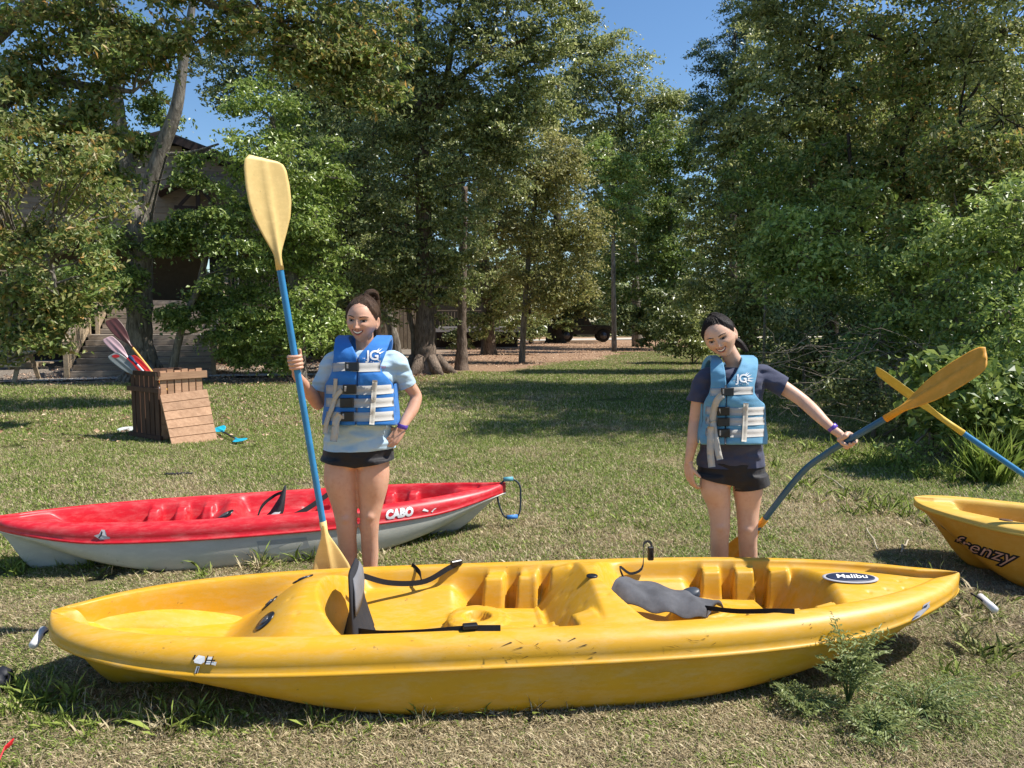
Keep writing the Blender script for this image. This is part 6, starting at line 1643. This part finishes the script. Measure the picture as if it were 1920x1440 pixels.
def person(cfg):
    Y0 = cfg['Y']; root = empty("person", cfg['foot'], 0, cfg['label'], "person")
    rl = Vector(cfg['foot']); 
    def W(px, py, dy=0.0): return at(px, py, Y0 + dy) - rl
    S = cfg['skin']; k = Y0 / FPX
    mb = MB()
    rings = [(W(cx, py, dy), hw * k, b) for py, cx, hw, b, dy in cfg['torso']]
    ell_tube(mb, rings, 26)
    # shoulders, chest
    for px, py, dy, r in cfg['balls']: sph(mb, W(px, py, dy), r)
    for lm in cfg['limbs']: limb(mb, [(W(a, b, d), r * (.95 if b > 930 else 1)) for a, b, d, r in lm], 18)
    if cfg.get('bust'):
        for px, py, dy, r in cfg['bust']: sph(mb, W(px, py, dy), r)
    for px, py, dy in cfg['feet']:
        a = W(px, py, dy); a.z = .05; limb(mb, [(a + Vector((0, .05, -.01)), .036), (a + Vector((0, -.03, -.005)), .036), (a + Vector((cfg['toe'] * (1 if px > cfg['mid'] else -1), -.10, -.018)), .036), (a + Vector((cfg['toe'] * 1.3 * (1 if px > cfg['mid'] else -1), -.16, -.03)), .024)], 14)
    body = remesh(mb.V, mb.F, .0085, 4, .5)
    HM = cfg['headM'](W)
    parts, hair, tr = build_head(root, HM, cfg['hs'], S, cfg['hair'], cfg['names'], cfg['part'])
    allp = [body] + parts + [(h[0], h[1]) for h in cfg['hands'](W)]
    Vb, Fb = join(allp)
    link("body", mesh_np("body", Vb, Fb), S, root)
    for lk, nm in cfg['locks'](W, tr): hair_lock(lk, cfg['hair'], root, name=nm)
    # shirt
    mb = MB(); ell_tube(mb, [(W(cx, py, dy), hw * k, b) for py, cx, hw, b, dy in cfg['shirt']], 26)
    for sl in cfg['sleeves']: limb(mb, [(W(a, b, d), r) for a, b, d, r in sl], 18)
    V, F = remesh(mb.V, mb.F, .0075, 5, .5); V = wrinkle(V, cfg.get('wr', .008), cfg['wf'], 3.0)
    pl = [(W(px, py, dy), Vector(n).normalized(), rad) for px, py, dy, n, rad in cfg['shirt_cuts']]
    sh = bm_link(cut_open(V, F, pl), "shirt", cfg['shirtm'], root)
    # shorts
    mb = MB(); ell_tube(mb, [(W(cx, py, dy), hw * k, b) for py, cx, hw, b, dy in cfg['shorts']], 26)
    for sl in cfg['short_legs']:
        ell_tube(mb, [(W(a, b, d), rx, ry) for a, b, d, rx, ry in sl], 22)
    V, F = remesh(mb.V, mb.F, .0075, 4, .5); V = wrinkle(V, .005, (14, 14, 20), 7.0)
    pl = [(W(px, py, dy), Vector(n).normalized(), rad) for px, py, dy, n, rad in cfg['short_cuts']]
    bm_link(cut_open(V, F, pl), "shorts", cfg['shortm'], root)
    # life vest
    vt = cfg['vest']; py_ = np.array([q[0] for q in vt['edge']], float)
    Lo, Li, Ri, Ro, Bf = [np.array([q[i] for q in vt['edge']], float) for i in range(1, 6)]
    st_ = vt['straps']
    def bul(py):    # foam bulges between the straps
        b = 0.0
        for s_ in st_: b -= .010 * math.exp(-((py - s_[0]) / 9.0) ** 2)
        return b
    def S_(px, py, extra=0.0):
        lo, ro, bf = np.interp(py, py_, Lo), np.interp(py, py_, Ro), np.interp(py, py_, Bf)
        lo2, ro2 = np.interp(py, vt['body'][0], vt['body'][1]), np.interp(py, vt['body'][0], vt['body'][2])
        cx = (lo2 + ro2) / 2; hw = (ro2 - lo2) / 2 * 1.03
        t = min(.985, abs(px - cx) / hw); d = (bf + bul(py)) * (1 - t ** 2.6) ** .62 + .006 * mnoise.noise(Vector((px * .07, py * .16, Y0)))
        p = at(px, py, Y0 - d - extra) - rl
        p.y = Y0 + vt.get('dy', 0) - d - extra - rl.y
        return p
    halves = []
    vest = empty("life_vest", (0, 0, 0)); vest.parent = root
    for side in (0, 1):
        nzr, ncl = 40, 14; V = []
        for i in range(nzr):
            py = py_[-1] + (py_[0] - py_[-1]) * i / (nzr - 1)         # from bottom to top
            a_, b_ = (np.interp(py, py_, Lo), np.interp(py, py_, Li)) if side == 0 else (np.interp(py, py_, Ri), np.interp(py, py_, Ro))
            for j in range(ncl): V.append(S_(a_ + (b_ - a_) * j / (ncl - 1), py))
        # over the shoulder and down the back
        for i in range(1, 30):
            t = i / 29; py = py_[0] + (py_[-1] - py_[0]) * max(0, (t - .10) / .90)
            a_, b_ = (np.interp(py, py_, Lo), np.interp(min(py, py_[-1]), py_, Li)) if side == 0 else (np.interp(py, py_, Ri), np.interp(py, py_, Ro))
            mid_ = (np.interp(py, py_, Li) + np.interp(py, py_, Ri)) / 2
            if py > py_[0] + 14: 
                if side == 0: b_ = mid_ + .3
                else: a_ = mid_ - .3
            for j in range(ncl):
                px = a_ + (b_ - a_) * j / (ncl - 1); q = S_(px, py); dep = (Y0 - rl.y + vt.get('dy', 0)) - q.y
                lift = .012 * math.sin(min(1, t * 10) * math.pi / 2) if i < 4 else .012
                q.y = (Y0 - rl.y + vt.get('dy', 0)) + min(dep * .80, .13) * min(1, t / .12) - dep * 0 * 1; q.z += lift * (1 if t < .25 else 0); V.append(q)
        n = nzr + 29; me = mesh_np("vest_panel", np.array([list(v) for v in V]), grid_faces(n, ncl) if side == 0 else grid_faces(n, ncl))
        o = link("vest_panel", me, cfg['vestm'], vest)
        sd = o.modifiers.new("t", 'SOLIDIFY'); sd.thickness = .026; sd.offset = -1 if False else 0.0
        ss = o.modifiers.new("s", 'SUBSURF'); ss.levels = 1; ss.render_levels = 1
        dg = bpy.context.evaluated_depsgraph_get(); m2 = bpy.data.meshes.new_from_object(o.evaluated_get(dg)); o.modifiers.clear(); o.data = m2
        m2.polygons.foreach_set("use_smooth", [True] * len(m2.polygons)); halves.append(m2)
    # side panels closing the gap under the arms
    for sx, ed in ((-1, Lo), (1, Ro)):
        V = []
        for i in range(14):
            py = vt['arm'] + 3 + (py_[-1] - 3 - vt['arm']) * i / 13; e = np.interp(py, py_, ed)
            q = S_(e - sx * 3.0, py); yc = Y0 - rl.y + vt.get('dy', 0)
            for j in range(7):
                t = j / 6; V.append(Vector((q.x + sx * (.010 + .010 * math.sin(math.pi * t)), yc - .045 + .13 * t, q.z)))
        me = mesh_np("side_panel", np.array([list(v) for v in V]), grid_faces(14, 7)); o = link("side_panel", me, cfg['vestm'], vest)
    allV = []; allF = []; oo = 0
    for m2 in halves:
        allV += [v.co.copy() for v in m2.vertices]; allF += [[i + oo for i in p.vertices] for p in m2.polygons]; oo = len(allV)
    bv = BVHTree.FromPolygons(allV, allF)
    camrel = Vector((0, 0, CAMH)) - rl
    def on(px, py, off=.003):
        d = ray(px, py).normalized(); h = bv.ray_cast(camrel, d, 12)
        if h[0] is None: return S_(px, py, .013 + off)
        return h[0] - d * off
    def band(name, pts, hw, m, off=.004, par=vest):
        """webbing along screen-space control pts lying on the vest"""
        cp = curve_pts(pts, 5 * len(pts)); V = []; n = len(cp)
        for i in range(n):
            t = cp[min(i + 1, n - 1)] - cp[max(i - 1, 0)]; t = t / np.linalg.norm(t); nn = np.array([-t[1], t[0]])
            for s in (-1, 0, 1): V.append(on(cp[i][0] + nn[0] * s * hw, cp[i][1] + nn[1] * s * hw, off))
        c = sum(V, Vector()) / len(V)
        n3 = [tuple(f) for f in grid_faces(n, 3)]
        # thin slab so that it has an edge
        d = Vector((0, .004, 0)); V2 = [v + d for v in V]; N_ = len(V)
        Fq = [f[::-1] for f in n3] + [tuple(q + N_ for q in f) for f in n3]
        for i in range(n - 1):
            for e in (0, 2): a, b = i * 3 + e, (i + 1) * 3 + e; Fq.append((a, b, b + N_, a + N_))
        for a in (0, 1): Fq.append((a, a + 1, a + 1 + N_, a + N_)); q = (n - 1) * 3 + a; Fq.append((q + 1, q, q + N_, q + 1 + N_))
        return MB().add(V + V2, Fq, True).build(name, m, par)
    def plate(name, x0, y0, x1, y1, m, off=.010, th=.010, par=vest):
        q = [on(x0, y0, off), on(x1, y0, off), on(x1, y1, off), on(x0, y1, off)]
        yy = min(p.y for p in q); q = [Vector((p.x, (p.y + yy) / 2, p.z)) for p in q]
        bk = [p + Vector((0, th, 0)) for p in q]
        c = sum(q, Vector()) / 4; fr = [c + (p - c) * .86 - Vector((0, .004, 0)) for p in q]
        return MB().add(fr + q + bk, [(3, 2, 1, 0), (0, 1, 5, 4), (1, 2, 6, 5), (2, 3, 7, 6), (3, 0, 4, 7), (4, 5, 9, 8), (5, 6, 10, 9), (6, 7, 11, 10), (7, 4, 8, 11)]).build(name, m, par)
    cfg['details'](on, band, plate, vest, root, W)
    return root
SKIN_A = skin_mat("skin_tan", (.59, .32, .21), (.66, .38, .26)); SKIN_B = skin_mat("skin_light", (.64, .38, .26), (.70, .44, .31))
HAIR_A = hair_mat("hair_brown", (.030, .016, .009), (.10, .056, .032)); HAIR_B = hair_mat("hair_black", (.008, .005, .004), (.032, .022, .018))
names_a = dict(lip=simple("lips", (.42, .13, .11), .4, .4), dark=simple("mouth_dark", (.03, .010, .008), .6), teeth=simple("teeth", (.80, .76, .70), .25, .5, var=.02), white=simple("eye_white", (.36, .31, .29), .3, .5, var=.03), iris=simple("iris", (.012, .007, .005), .5, .3), brow=simple("brow", (.035, .020, .014), .8, .1))
WEBG = cloth_mat("webbing_grey", (.44, .42, .385), .10); WEBT = cloth_mat("webbing_pale", (.50, .475, .42), .06); ZIP = simple("zip_grey", (.16, .17, .19), .6)
VEST_A = cloth_mat("vest_blue", (.026, .165, .48), .16, .7); VEST_B = cloth_mat("vest_paleblue", (.12, .31, .47), .16, .7)
TEE_A = cloth_mat("tee_paleblue", (.42, .56, .66), .05); TEE_B = cloth_mat("tee_navy", (.055, .060, .10), .10)
SHORT_A = cloth_mat("shorts_black", (.018, .016, .018), .2, .6); BAND = simple("wristband_violet", (.12, .06, .42), .35, .5, var=.3, vscale=90); BANDW = simple("wristband_lilac", (.45, .36, .66), .4)
PINKP = simple("pink_print", (.75, .25, .36), .6)
def wristband(root, W, a, b, r, m, hw=.011):
    a, b = W(*a), W(*b); d = (b - a).normalized()
    MB().tube([a - d * hw, a - d * hw * .9, a + d * hw * .9, a + d * hw], [r * .96, r, r, r * .96], 18, cap=False).build("wristband", m, root)
def logo(on, par, cx, cy, s, vestm):
    tv, tf = text_geom("JG", s * 1.25, 0, s * .028, .92)
    V = [on(cx + v.x, cy - v.y, .0035) for v in tv]; MB().add(V, tf).build("lettering", WHITEPR, par)
    random.seed(5); mb = MB()
    for k in range(9):
        a = R(-60 + k * 28) if k < 5 else R(200 + k * 22); r0, r1 = s * .55, s * (.85 + .25 * random.random()); w = s * .07
        c_, s_ = math.cos(a), math.sin(a)
        P = [(cx + c_ * r0 * 1.25 - s_ * w, cy + s_ * r0 * .8 + c_ * w), (cx + c_ * r1 * 1.3, cy + s_ * r1 * .85), (cx + c_ * r0 * 1.25 + s_ * w, cy + s_ * r0 * .8 - c_ * w)]
        mb.add([on(p[0], p[1], .0033) for p in P], [(0, 1, 2)])
    for k in range(10):
        a = random.uniform(.2, 2.9); rr = s * random.uniform(.62, 1.0); x, y = cx + math.cos(a) * rr, cy + math.sin(a) * rr * .85; w = s * random.uniform(.03, .06)
        mb.add([on(x + w * math.cos(t), y + w * math.sin(t), .0033) for t in np.linspace(0, 5.2, 6)], [(0, 1, 2, 3, 4, 5)])
    o = mb.build("splatter_print", WHITEPR, par); o["kind"] = "stuff"

# ---- woman with the upright paddle
YA = 3.93
shaft_dir = (P1T - P1B).normalized()
tt = (at(566, 678, 3.66).z - P1B.z) / shaft_dir.z; GA = P1B + shaft_dir * tt      # grip point on the shaft
def headA(W):
    c = W(680, 600, -.03); return Matrix.Translation(c) @ Matrix.Rotation(R(4), 4, 'Y') @ Matrix.Rotation(R(-6), 4, 'Z') @ Matrix.Rotation(R(4), 4, 'X') @ Matrix.Scale(1.07, 4)
footA = ground(676, 1146); footA = Vector((footA.x, YA, 0))
def handsA(W):
    g = GA - footA; r = Vector((1, 0, 0)); f = Vector((0, -1, 0)); s = shaft_dir
    r = (r - s * r.dot(s)).normalized(); f = (f - s * f.dot(s) - r * f.dot(r)).normalized()
    wr = W(556, 704, -.235)
    h1 = grip_hand(g, s, r, f, wr, 1.02, thumb=1)
    h2 = loose_hand(W(752, 806, -.02), Vector((-.55, -.35, -.75)), Vector((-.55, .2, .55)), Vector((.7, -.6, -.1)), .95, 1.15, 1.1, Vector((-.9, .6, .2)))
    return [h1, h2]
def locksA(W, tr):
    a = tr(np.array([[.0, .085, .085], [.0, .13, .12], [.01, .165, .08], [.015, .16, 0], [.03, .15, -.09], [.035, .14, -.15]]))
    b = tr(np.array([[-.015, .05, .108], [.005, .075, .135], [.03, .10, .13], [.04, .115, .10]]))
    return [([(a[0], .018), (a[1], .024), (a[2], .026), (a[3], .026), (a[4], .022), (a[5], .008)], "ponytail"), ([(b[0], .010), (b[1], .016), (b[2], .016), (b[3], .010)], "bun")]
def detA(on, band, plate, vest, root, W):
    band("strap", [(623, 689), (650, 687), (672, 689), (713, 688)], 8.2, WEBG)
    for y in (731, 755, 781): band("strap", [(611, y - 1), (640, y), (672, y + 1), (710, y), (738, y - 2)], 8.4, WEBG)
    band("webbing", [(703, 713), (701, 740), (699, 770), (697, 796)], 4.6, WEBT, .009); band("webbing", [(629, 710), (628, 730), (626, 745)], 3.6, WEBT, .009)
    band("zip", [(671, 668), (671, 700), (669, 750), (667, 796)], 2.6, ZIP, .002)
    for x0, y0, x1, y1 in ((647, 679, 673, 695), (643, 721, 668, 738), (638, 746, 663, 764), (639, 772, 663, 790)):
        o = plate("buckle", x0, y0, x1, y1, BLACKP, .012); plate("buckle_tag", x0 + 3, y0 + 3, x0 + 6.5, y1 - 4, WEBG, .0175, .001, o)
    band("strap_tail", [(641, 731), (629, 745), (621, 768), (612, 792), (609, 814)], 4.4, WEBT, .016); band("strap_tail", [(638, 777), (630, 790), (628, 810), (625, 828)], 6.8, WEBT, .03)
    logo(on, vest, 699, 667, 20, None)
    tv, tf = text_geom("rise", 8, .3, .1); sv = []
    for v in tv: q = W(717 + v.x, 688 - v.y, -.145); sv.append(q)
    MB().add(sv, tf).build("shirt_print", PINKP, root)
    wristband(root, W, (755, 799, -.02), (752, 810, -.02), .0285, BAND, .012)
cfgA = dict(Y=YA, foot=footA, mid=676, label="smiling woman in a bright blue life vest and pale blue tee holding an upright paddle", skin=SKIN_A, hair=HAIR_A, names=names_a, part=-.05,
    torso=[(652, 688, 14, .050, .01), (662, 687, 26, .060, .01), (671, 686, 40, .060, .0), (683, 684, 50, .078, 0), (700, 682, 52, .095, 0), (722, 679, 52, .095, 0), (750, 675, 47, .088, 0), (775, 673, 46, .088, 0), (800, 672, 52, .098, .01), (830, 671, 61, .11, .015), (856, 671, 62, .105, .02), (872, 671, 58, .095, .02)],
    balls=[(634, 680, 0, .046), (736, 680, 0.01, .046)], bust=[(655, 716, -.055, .055), (700, 716, -.055, .055), (648, 973, -.048, .030), (694, 968, -.045, .028), (649, 1030, .035, .042), (694, 1026, .035, .039)],
    limbs=[[(687, 668, .02, .052), (685, 650, .01, .049), (683, 630, 0, .049), (682, 612, 0, .05)],
        [(626, 680, .0, .050), (612, 712, .03, .044), (602, 745, .04, .038), (596, 757, .03, .035)],
        [(596, 757, .03, .036), (584, 740, -.05, .035), (570, 722, -.14, .030), (556, 704, -.235, .0235)],
        [(744, 682, .02, .048), (760, 712, .07, .040), (777, 736, .11, .034), (781, 746, .11, .033)],
        [(781, 746, .11, .033), (773, 768, .07, .035), (761, 788, .02, .029), (752, 806, -.02, .024)],
        [(640, 862, .01, .088), (639, 900, .0, .090), (645, 940, 0, .076), (649, 975, -.01, .0615), (650, 990, -.01, .0595), (651, 1010, 0, .054), (653, 1040, .02, .053), (655, 1075, .02, .042), (657, 1110, .02, .036), (657, 1130, .02, .036)],
        [(700, 862, .01, .087), (700, 900, .0, .086), (697, 940, 0, .070), (694, 970, -.01, .0565), (693, 985, -.01, .0545), (693, 1008, 0, .050), (694, 1038, .02, .049), (695, 1072, .02, .039), (696, 1108, .02, .034), (696, 1130, .02, .034)]],
    feet=[(657, 1130, .02), (696, 1130, .02)], toe=.02, headM=headA, hs=dict(w=1.0, jaw=.40, nose=1.05, smile=1.0, open=1.0, eye=.0042, hl=.083, vol=.011),
    hands=handsA, locks=locksA,
    shirt=[(656, 687, 27, .066, .01), (662, 686, 42, .080, 0), (672, 685, 58, .095, 0), (700, 682, 58, .115, 0), (740, 676, 57, .115, 0), (780, 673, 58, .115, 0), (810, 673, 65, .122, .01), (838, 673, 69, .128, .015), (860, 673, 70, .128, .015)],
    sleeves=[[(636, 676, 0, .060), (626, 682, .01, .060), (616, 698, .02, .058), (606, 720, .03, .056), (600, 736, .035, .056), (598, 741, .035, .056)], [(734, 676, .01, .060), (743, 682, .02, .060), (752, 700, .05, .056), (761, 718, .075, .054), (767, 732, .09, .053), (768, 736, .09, .053)]],
    wr=.019, wf=(8, 8, 24), shirt_cuts=[(673, 841, 0, (0.02, 0, -1), .26), (601, 730, .035, (-.35, 0, -1), .105), (764, 724, .08, (.45, .2, -1), .105)],
    shirtm=TEE_A, shorts=[(836, 672, 66, .122, .015), (850, 672, 68, .126, .02), (866, 671, 67, .122, .02), (876, 671, 60, .10, .02)],
    short_legs=[[(638, 856, .01, .106, .118), (637, 868, .01, .107, .116), (637, 885, .01, .108, .113)], [(702, 856, .01, .106, .118), (704, 868, .01, .110, .116), (706, 885, .01, .114, .114)]],
    short_cuts=[(637, 866, 0, (-.17, 0, -1), .14), (706, 866, 0, (.17, 0, -1), .14)], shortm=SHORT_A, vestm=VEST_A,
    vest=dict(edge=[(637, 629, 654, 700, 732, .052), (648, 628, 660, 691, 729, .105), (662, 627, 667, 678, 723, .140), (669, 627, 671.2, 671.8, 720, .150), (685, 625, 671.2, 671.8, 713, .162), (698, 624, 671, 671.6, 715, .172), (710, 618, 670.5, 671.1, 727, .178), (721, 611, 670, 670.6, 736, .178), (756, 610, 669, 669.6, 738, .172), (785, 606, 667.5, 668.1, 741, .172), (798, 606, 667, 667.6, 741, .170)],
        body=([637, 660, 690, 720, 756, 798], [612, 606, 606, 608, 608, 603], [748, 744, 738, 740, 740, 744]), straps=[(689,), (731,), (755,), (781,)], arm=718),
    details=detA)
person(cfgA)

# ---- woman with the paddle held out
YB = 4.0
footB = ground(1377, 1138); footB = Vector((footB.x, YB, 0))
def headB(W):
    c = W(1350, 631, -.04); return Matrix.Translation(c) @ Matrix.Rotation(R(-23), 4, 'Y') @ Matrix.Rotation(R(-27), 4, 'Z') @ Matrix.Rotation(R(3), 4, 'X') @ Matrix.Scale(1.04, 4)
sB = (P2mid[3] - P2mid[2]).normalized(); sB = (sB + ((at(1668, 776, 3.5) - P2H).normalized())).normalized()
def handsB(W):
    g = P2H - footB
    s = sB; up = Vector((-.3, .35, 1)); r = -(up - s * up.dot(s)).normalized(); f = s.cross(r)      # r points down-right, knuckles above
    if f.y > 0: f = -f
    wr = W(1563, 806, -.30)
    h1 = grip_hand(g, -s, -r * -1, -f, wr, .98, thumb=0, knuck=150, tip=-40, srad=.0165)
    mb = MB()   # thumb passes along the near side, under the shaft
    q0 = wr.lerp(g, .35) + Vector((0, -.012, -.006))
    limb(mb, [(q0, .0165), (g + f * .026 - s * .022 + Vector((0, 0, .004)), .0115), (g + f * .028 - s * .002 - Vector((0, 0, .014)), .0100), (g + f * .022 + s * .012 - Vector((0, 0, .028)), .008)], 12)
    th = remesh(mb.V, mb.F, .0026, 2, .4)
    h2 = loose_hand(W(1291, 868, -.01), Vector((.05, -.08, -1)), Vector((.45, -.9, 0)), Vector((-.9, -.35, 0)), .95, .55, 1.0)
    return [h1, th, h2]
def locksB(W, tr):
    a = tr(np.array([[.01, .08, -.01], [.02, .115, -.05], [.055, .125, -.10], [.075, .12, -.15]]))
    return [([(a[0], .022), (a[1], .026), (a[2], .020), (a[3], .008)], "ponytail")]
def detB(on, band, plate, vest, root, W):
    band("strap", [(1332, 735), (1355, 735), (1380, 733), (1412, 732)], 7.0, WEBG)
    for y in (771, 790, 812): band("strap", [(1323, y - 2), (1350, y), (1385, y + 1), (1412, y), (1433, y - 1)], 7.2, WEBG)
    band("webbing", [(1399, 756), (1398, 775), (1397, 800), (1395, 828)], 4.6, WEBT, .009)
    band("zip", [(1361, 722), (1361, 760), (1360, 800), (1360, 832)], 1.8, ZIP, .002)
    for x0, y0, x1, y1 in ((1352, 727, 1376, 742), (1345, 763, 1368, 779), (1345, 783, 1368, 799), (1346, 804, 1369, 820)):
        o = plate("buckle", x0, y0, x1, y1, BLACKP, .012); plate("buckle_tag", x0 + 2.5, y0 + 2.5, x0 + 5.5, y1 - 3, WEBG, .0175, .001, o)
    band("strap_tail", [(1357, 739), (1344, 752), (1337, 780), (1334, 810), (1333, 838)], 6.2, WEBT, .018)
    band("strap_tail", [(1336, 790), (1340, 815), (1346, 845), (1350, 862)], 6.0, WEBT, .026); band("strap_tail", [(1333, 800), (1332, 840), (1333, 858), (1335, 876)], 6.5, WEBT, .034)
    logo(on, vest, 1391, 710, 17, None)
    wristband(root, W, (1561, 802, -.295), (1571, 811, -.305), .0265, BAND, .011)
cfgB = dict(Y=YB, foot=footB, mid=1377, label="woman with tilted head in a pale blue life vest and navy tee", skin=SKIN_B, hair=HAIR_B, names=names_a, part=.45,
    torso=[(686, 1383, 14, .048, .01), (692, 1380, 30, .060, .01), (702, 1379, 42, .058, 0), (713, 1378, 47, .078, 0), (730, 1377, 50, .092, 0), (755, 1376, 47, .092, 0), (785, 1374, 43, .086, 0), (812, 1372, 44, .088, 0), (840, 1371, 52, .098, .01), (870, 1371, 56, .10, .015), (892, 1371, 56, .10, .02), (905, 1371, 52, .09, .02)],
    balls=[(1330, 711, 0, .042), (1427, 706, 0.0, .042)], bust=[(1352, 742, -.05, .050), (1396, 742, -.05, .050), (1351, 988, -.046, .029), (1402, 993, -.046, .029), (1350, 1040, .035, .041), (1403, 1042, .035, .041)],
    limbs=[[(1383, 700, .02, .050), (1378, 682, .005, .046), (1368, 664, -.01, .046), (1358, 645, -.02, .046)],
        [(1322, 710, .0, .047), (1311, 745, .01, .041), (1304, 785, .02, .035), (1302, 797, .015, .034)],
        [(1302, 797, .015, .034), (1300, 820, .0, .034), (1295, 845, -.01, .028), (1291, 868, -.01, .0225)],
        [(1436, 703, .0, .046), (1462, 722, -.03, .041), (1492, 742, -.08, .037), (1508, 754, -.11, .035)],
        [(1508, 754, -.11, .035), (1525, 770, -.17, .034), (1545, 790, -.24, .028), (1563, 806, -.30, .0225)],
        [(1341, 893, .01, .082), (1341, 915, .0, .084), (1347, 945, 0, .069), (1350, 975, -.01, .059), (1350, 992, -.01, .0575), (1349, 1012, 0, .054), (1349, 1040, .02, .052), (1350, 1070, .02, .044), (1350, 1105, .02, .036), (1350, 1125, .02, .035)],
        [(1401, 893, .01, .082), (1402, 920, .0, .080), (1402, 950, 0, .069), (1402, 980, -.01, .060), (1402, 998, -.01, .0575), (1402, 1015, 0, .054), (1403, 1042, .02, .052), (1403, 1072, .02, .043), (1403, 1106, .02, .035), (1403, 1125, .02, .035)]],
    feet=[(1350, 1125, .02), (1403, 1125, .02)], toe=.02, headM=headB, hs=dict(w=1.05, jaw=.33, nose=.78, smile=1.1, open=.85, eye=.0034, hl=.080, vol=.010),
    hands=handsB, locks=locksB,
    shirt=[(688, 1382, 30, .064, .01), (694, 1380, 46, .078, 0), (703, 1379, 56, .09, 0), (730, 1377, 55, .108, 0), (770, 1375, 53, .108, 0), (810, 1372, 54, .108, 0), (840, 1371, 60, .114, .01), (868, 1371, 65, .120, .015), (892, 1371, 66, .120, .015)],
    sleeves=[[(1332, 706, 0, .056), (1323, 712, 0, .057), (1314, 728, .005, .056), (1308, 745, .01, .055), (1304, 758, .012, .055), (1303, 761, .012, .055)], [(1424, 701, 0, .056), (1434, 704, 0, .058), (1450, 714, -.02, .056), (1466, 724, -.04, .056), (1476, 730, -.06, .055), (1480, 733, -.065, .055)]],
    wr=.016, wf=(8, 8, 22), shirt_cuts=[(1371, 873, 0, (0.02, 0, -1), .25), (1305, 752, .012, (-.12, 0, -1), .105), (1470, 727, -.05, (1, -.35, -.45), .105)],
    shirtm=TEE_B, shorts=[(862, 1371, 62, .118, .015), (880, 1371, 64, .122, .02), (897, 1371, 63, .118, .02), (910, 1371, 56, .10, .02)],
    short_legs=[[(1338, 886, .01, .100, .112), (1337, 900, .01, .101, .110), (1337, 922, .01, .102, .108)], [(1404, 886, .01, .100, .112), (1407, 902, .01, .106, .112), (1410, 930, .01, .112, .112)]],
    short_cuts=[(1338, 899, 0, (-.22, 0, -1), .125), (1410, 911, 0, (.22, 0, -1), .135)], shortm=SHORT_A, vestm=VEST_B,
    vest=dict(edge=[(675, 1334, 1352, 1391, 1420, .05), (684, 1332, 1357, 1387, 1420, .10), (700, 1333, 1360, 1379, 1418, .135), (716, 1334, 1361.5, 1368, 1415, .150), (722, 1334, 1361.6, 1362.2, 1413, .155), (738, 1331, 1361.2, 1361.8, 1413, .165), (748, 1325, 1361, 1361.6, 1420, .168), (758, 1321, 1360.7, 1361.3, 1433, .168), (790, 1320, 1360, 1360.6, 1434, .162), (818, 1312, 1359.5, 1360.1, 1438, .165), (834, 1316, 1359.5, 1360.1, 1437, .165)],
        body=([675, 700, 730, 760, 790, 834], [1318, 1314, 1314, 1317, 1317, 1308], [1436, 1434, 1434, 1437, 1437, 1442]), straps=[(735,), (771,), (790,), (812,)], arm=756),
    details=detB)
person(cfgB)
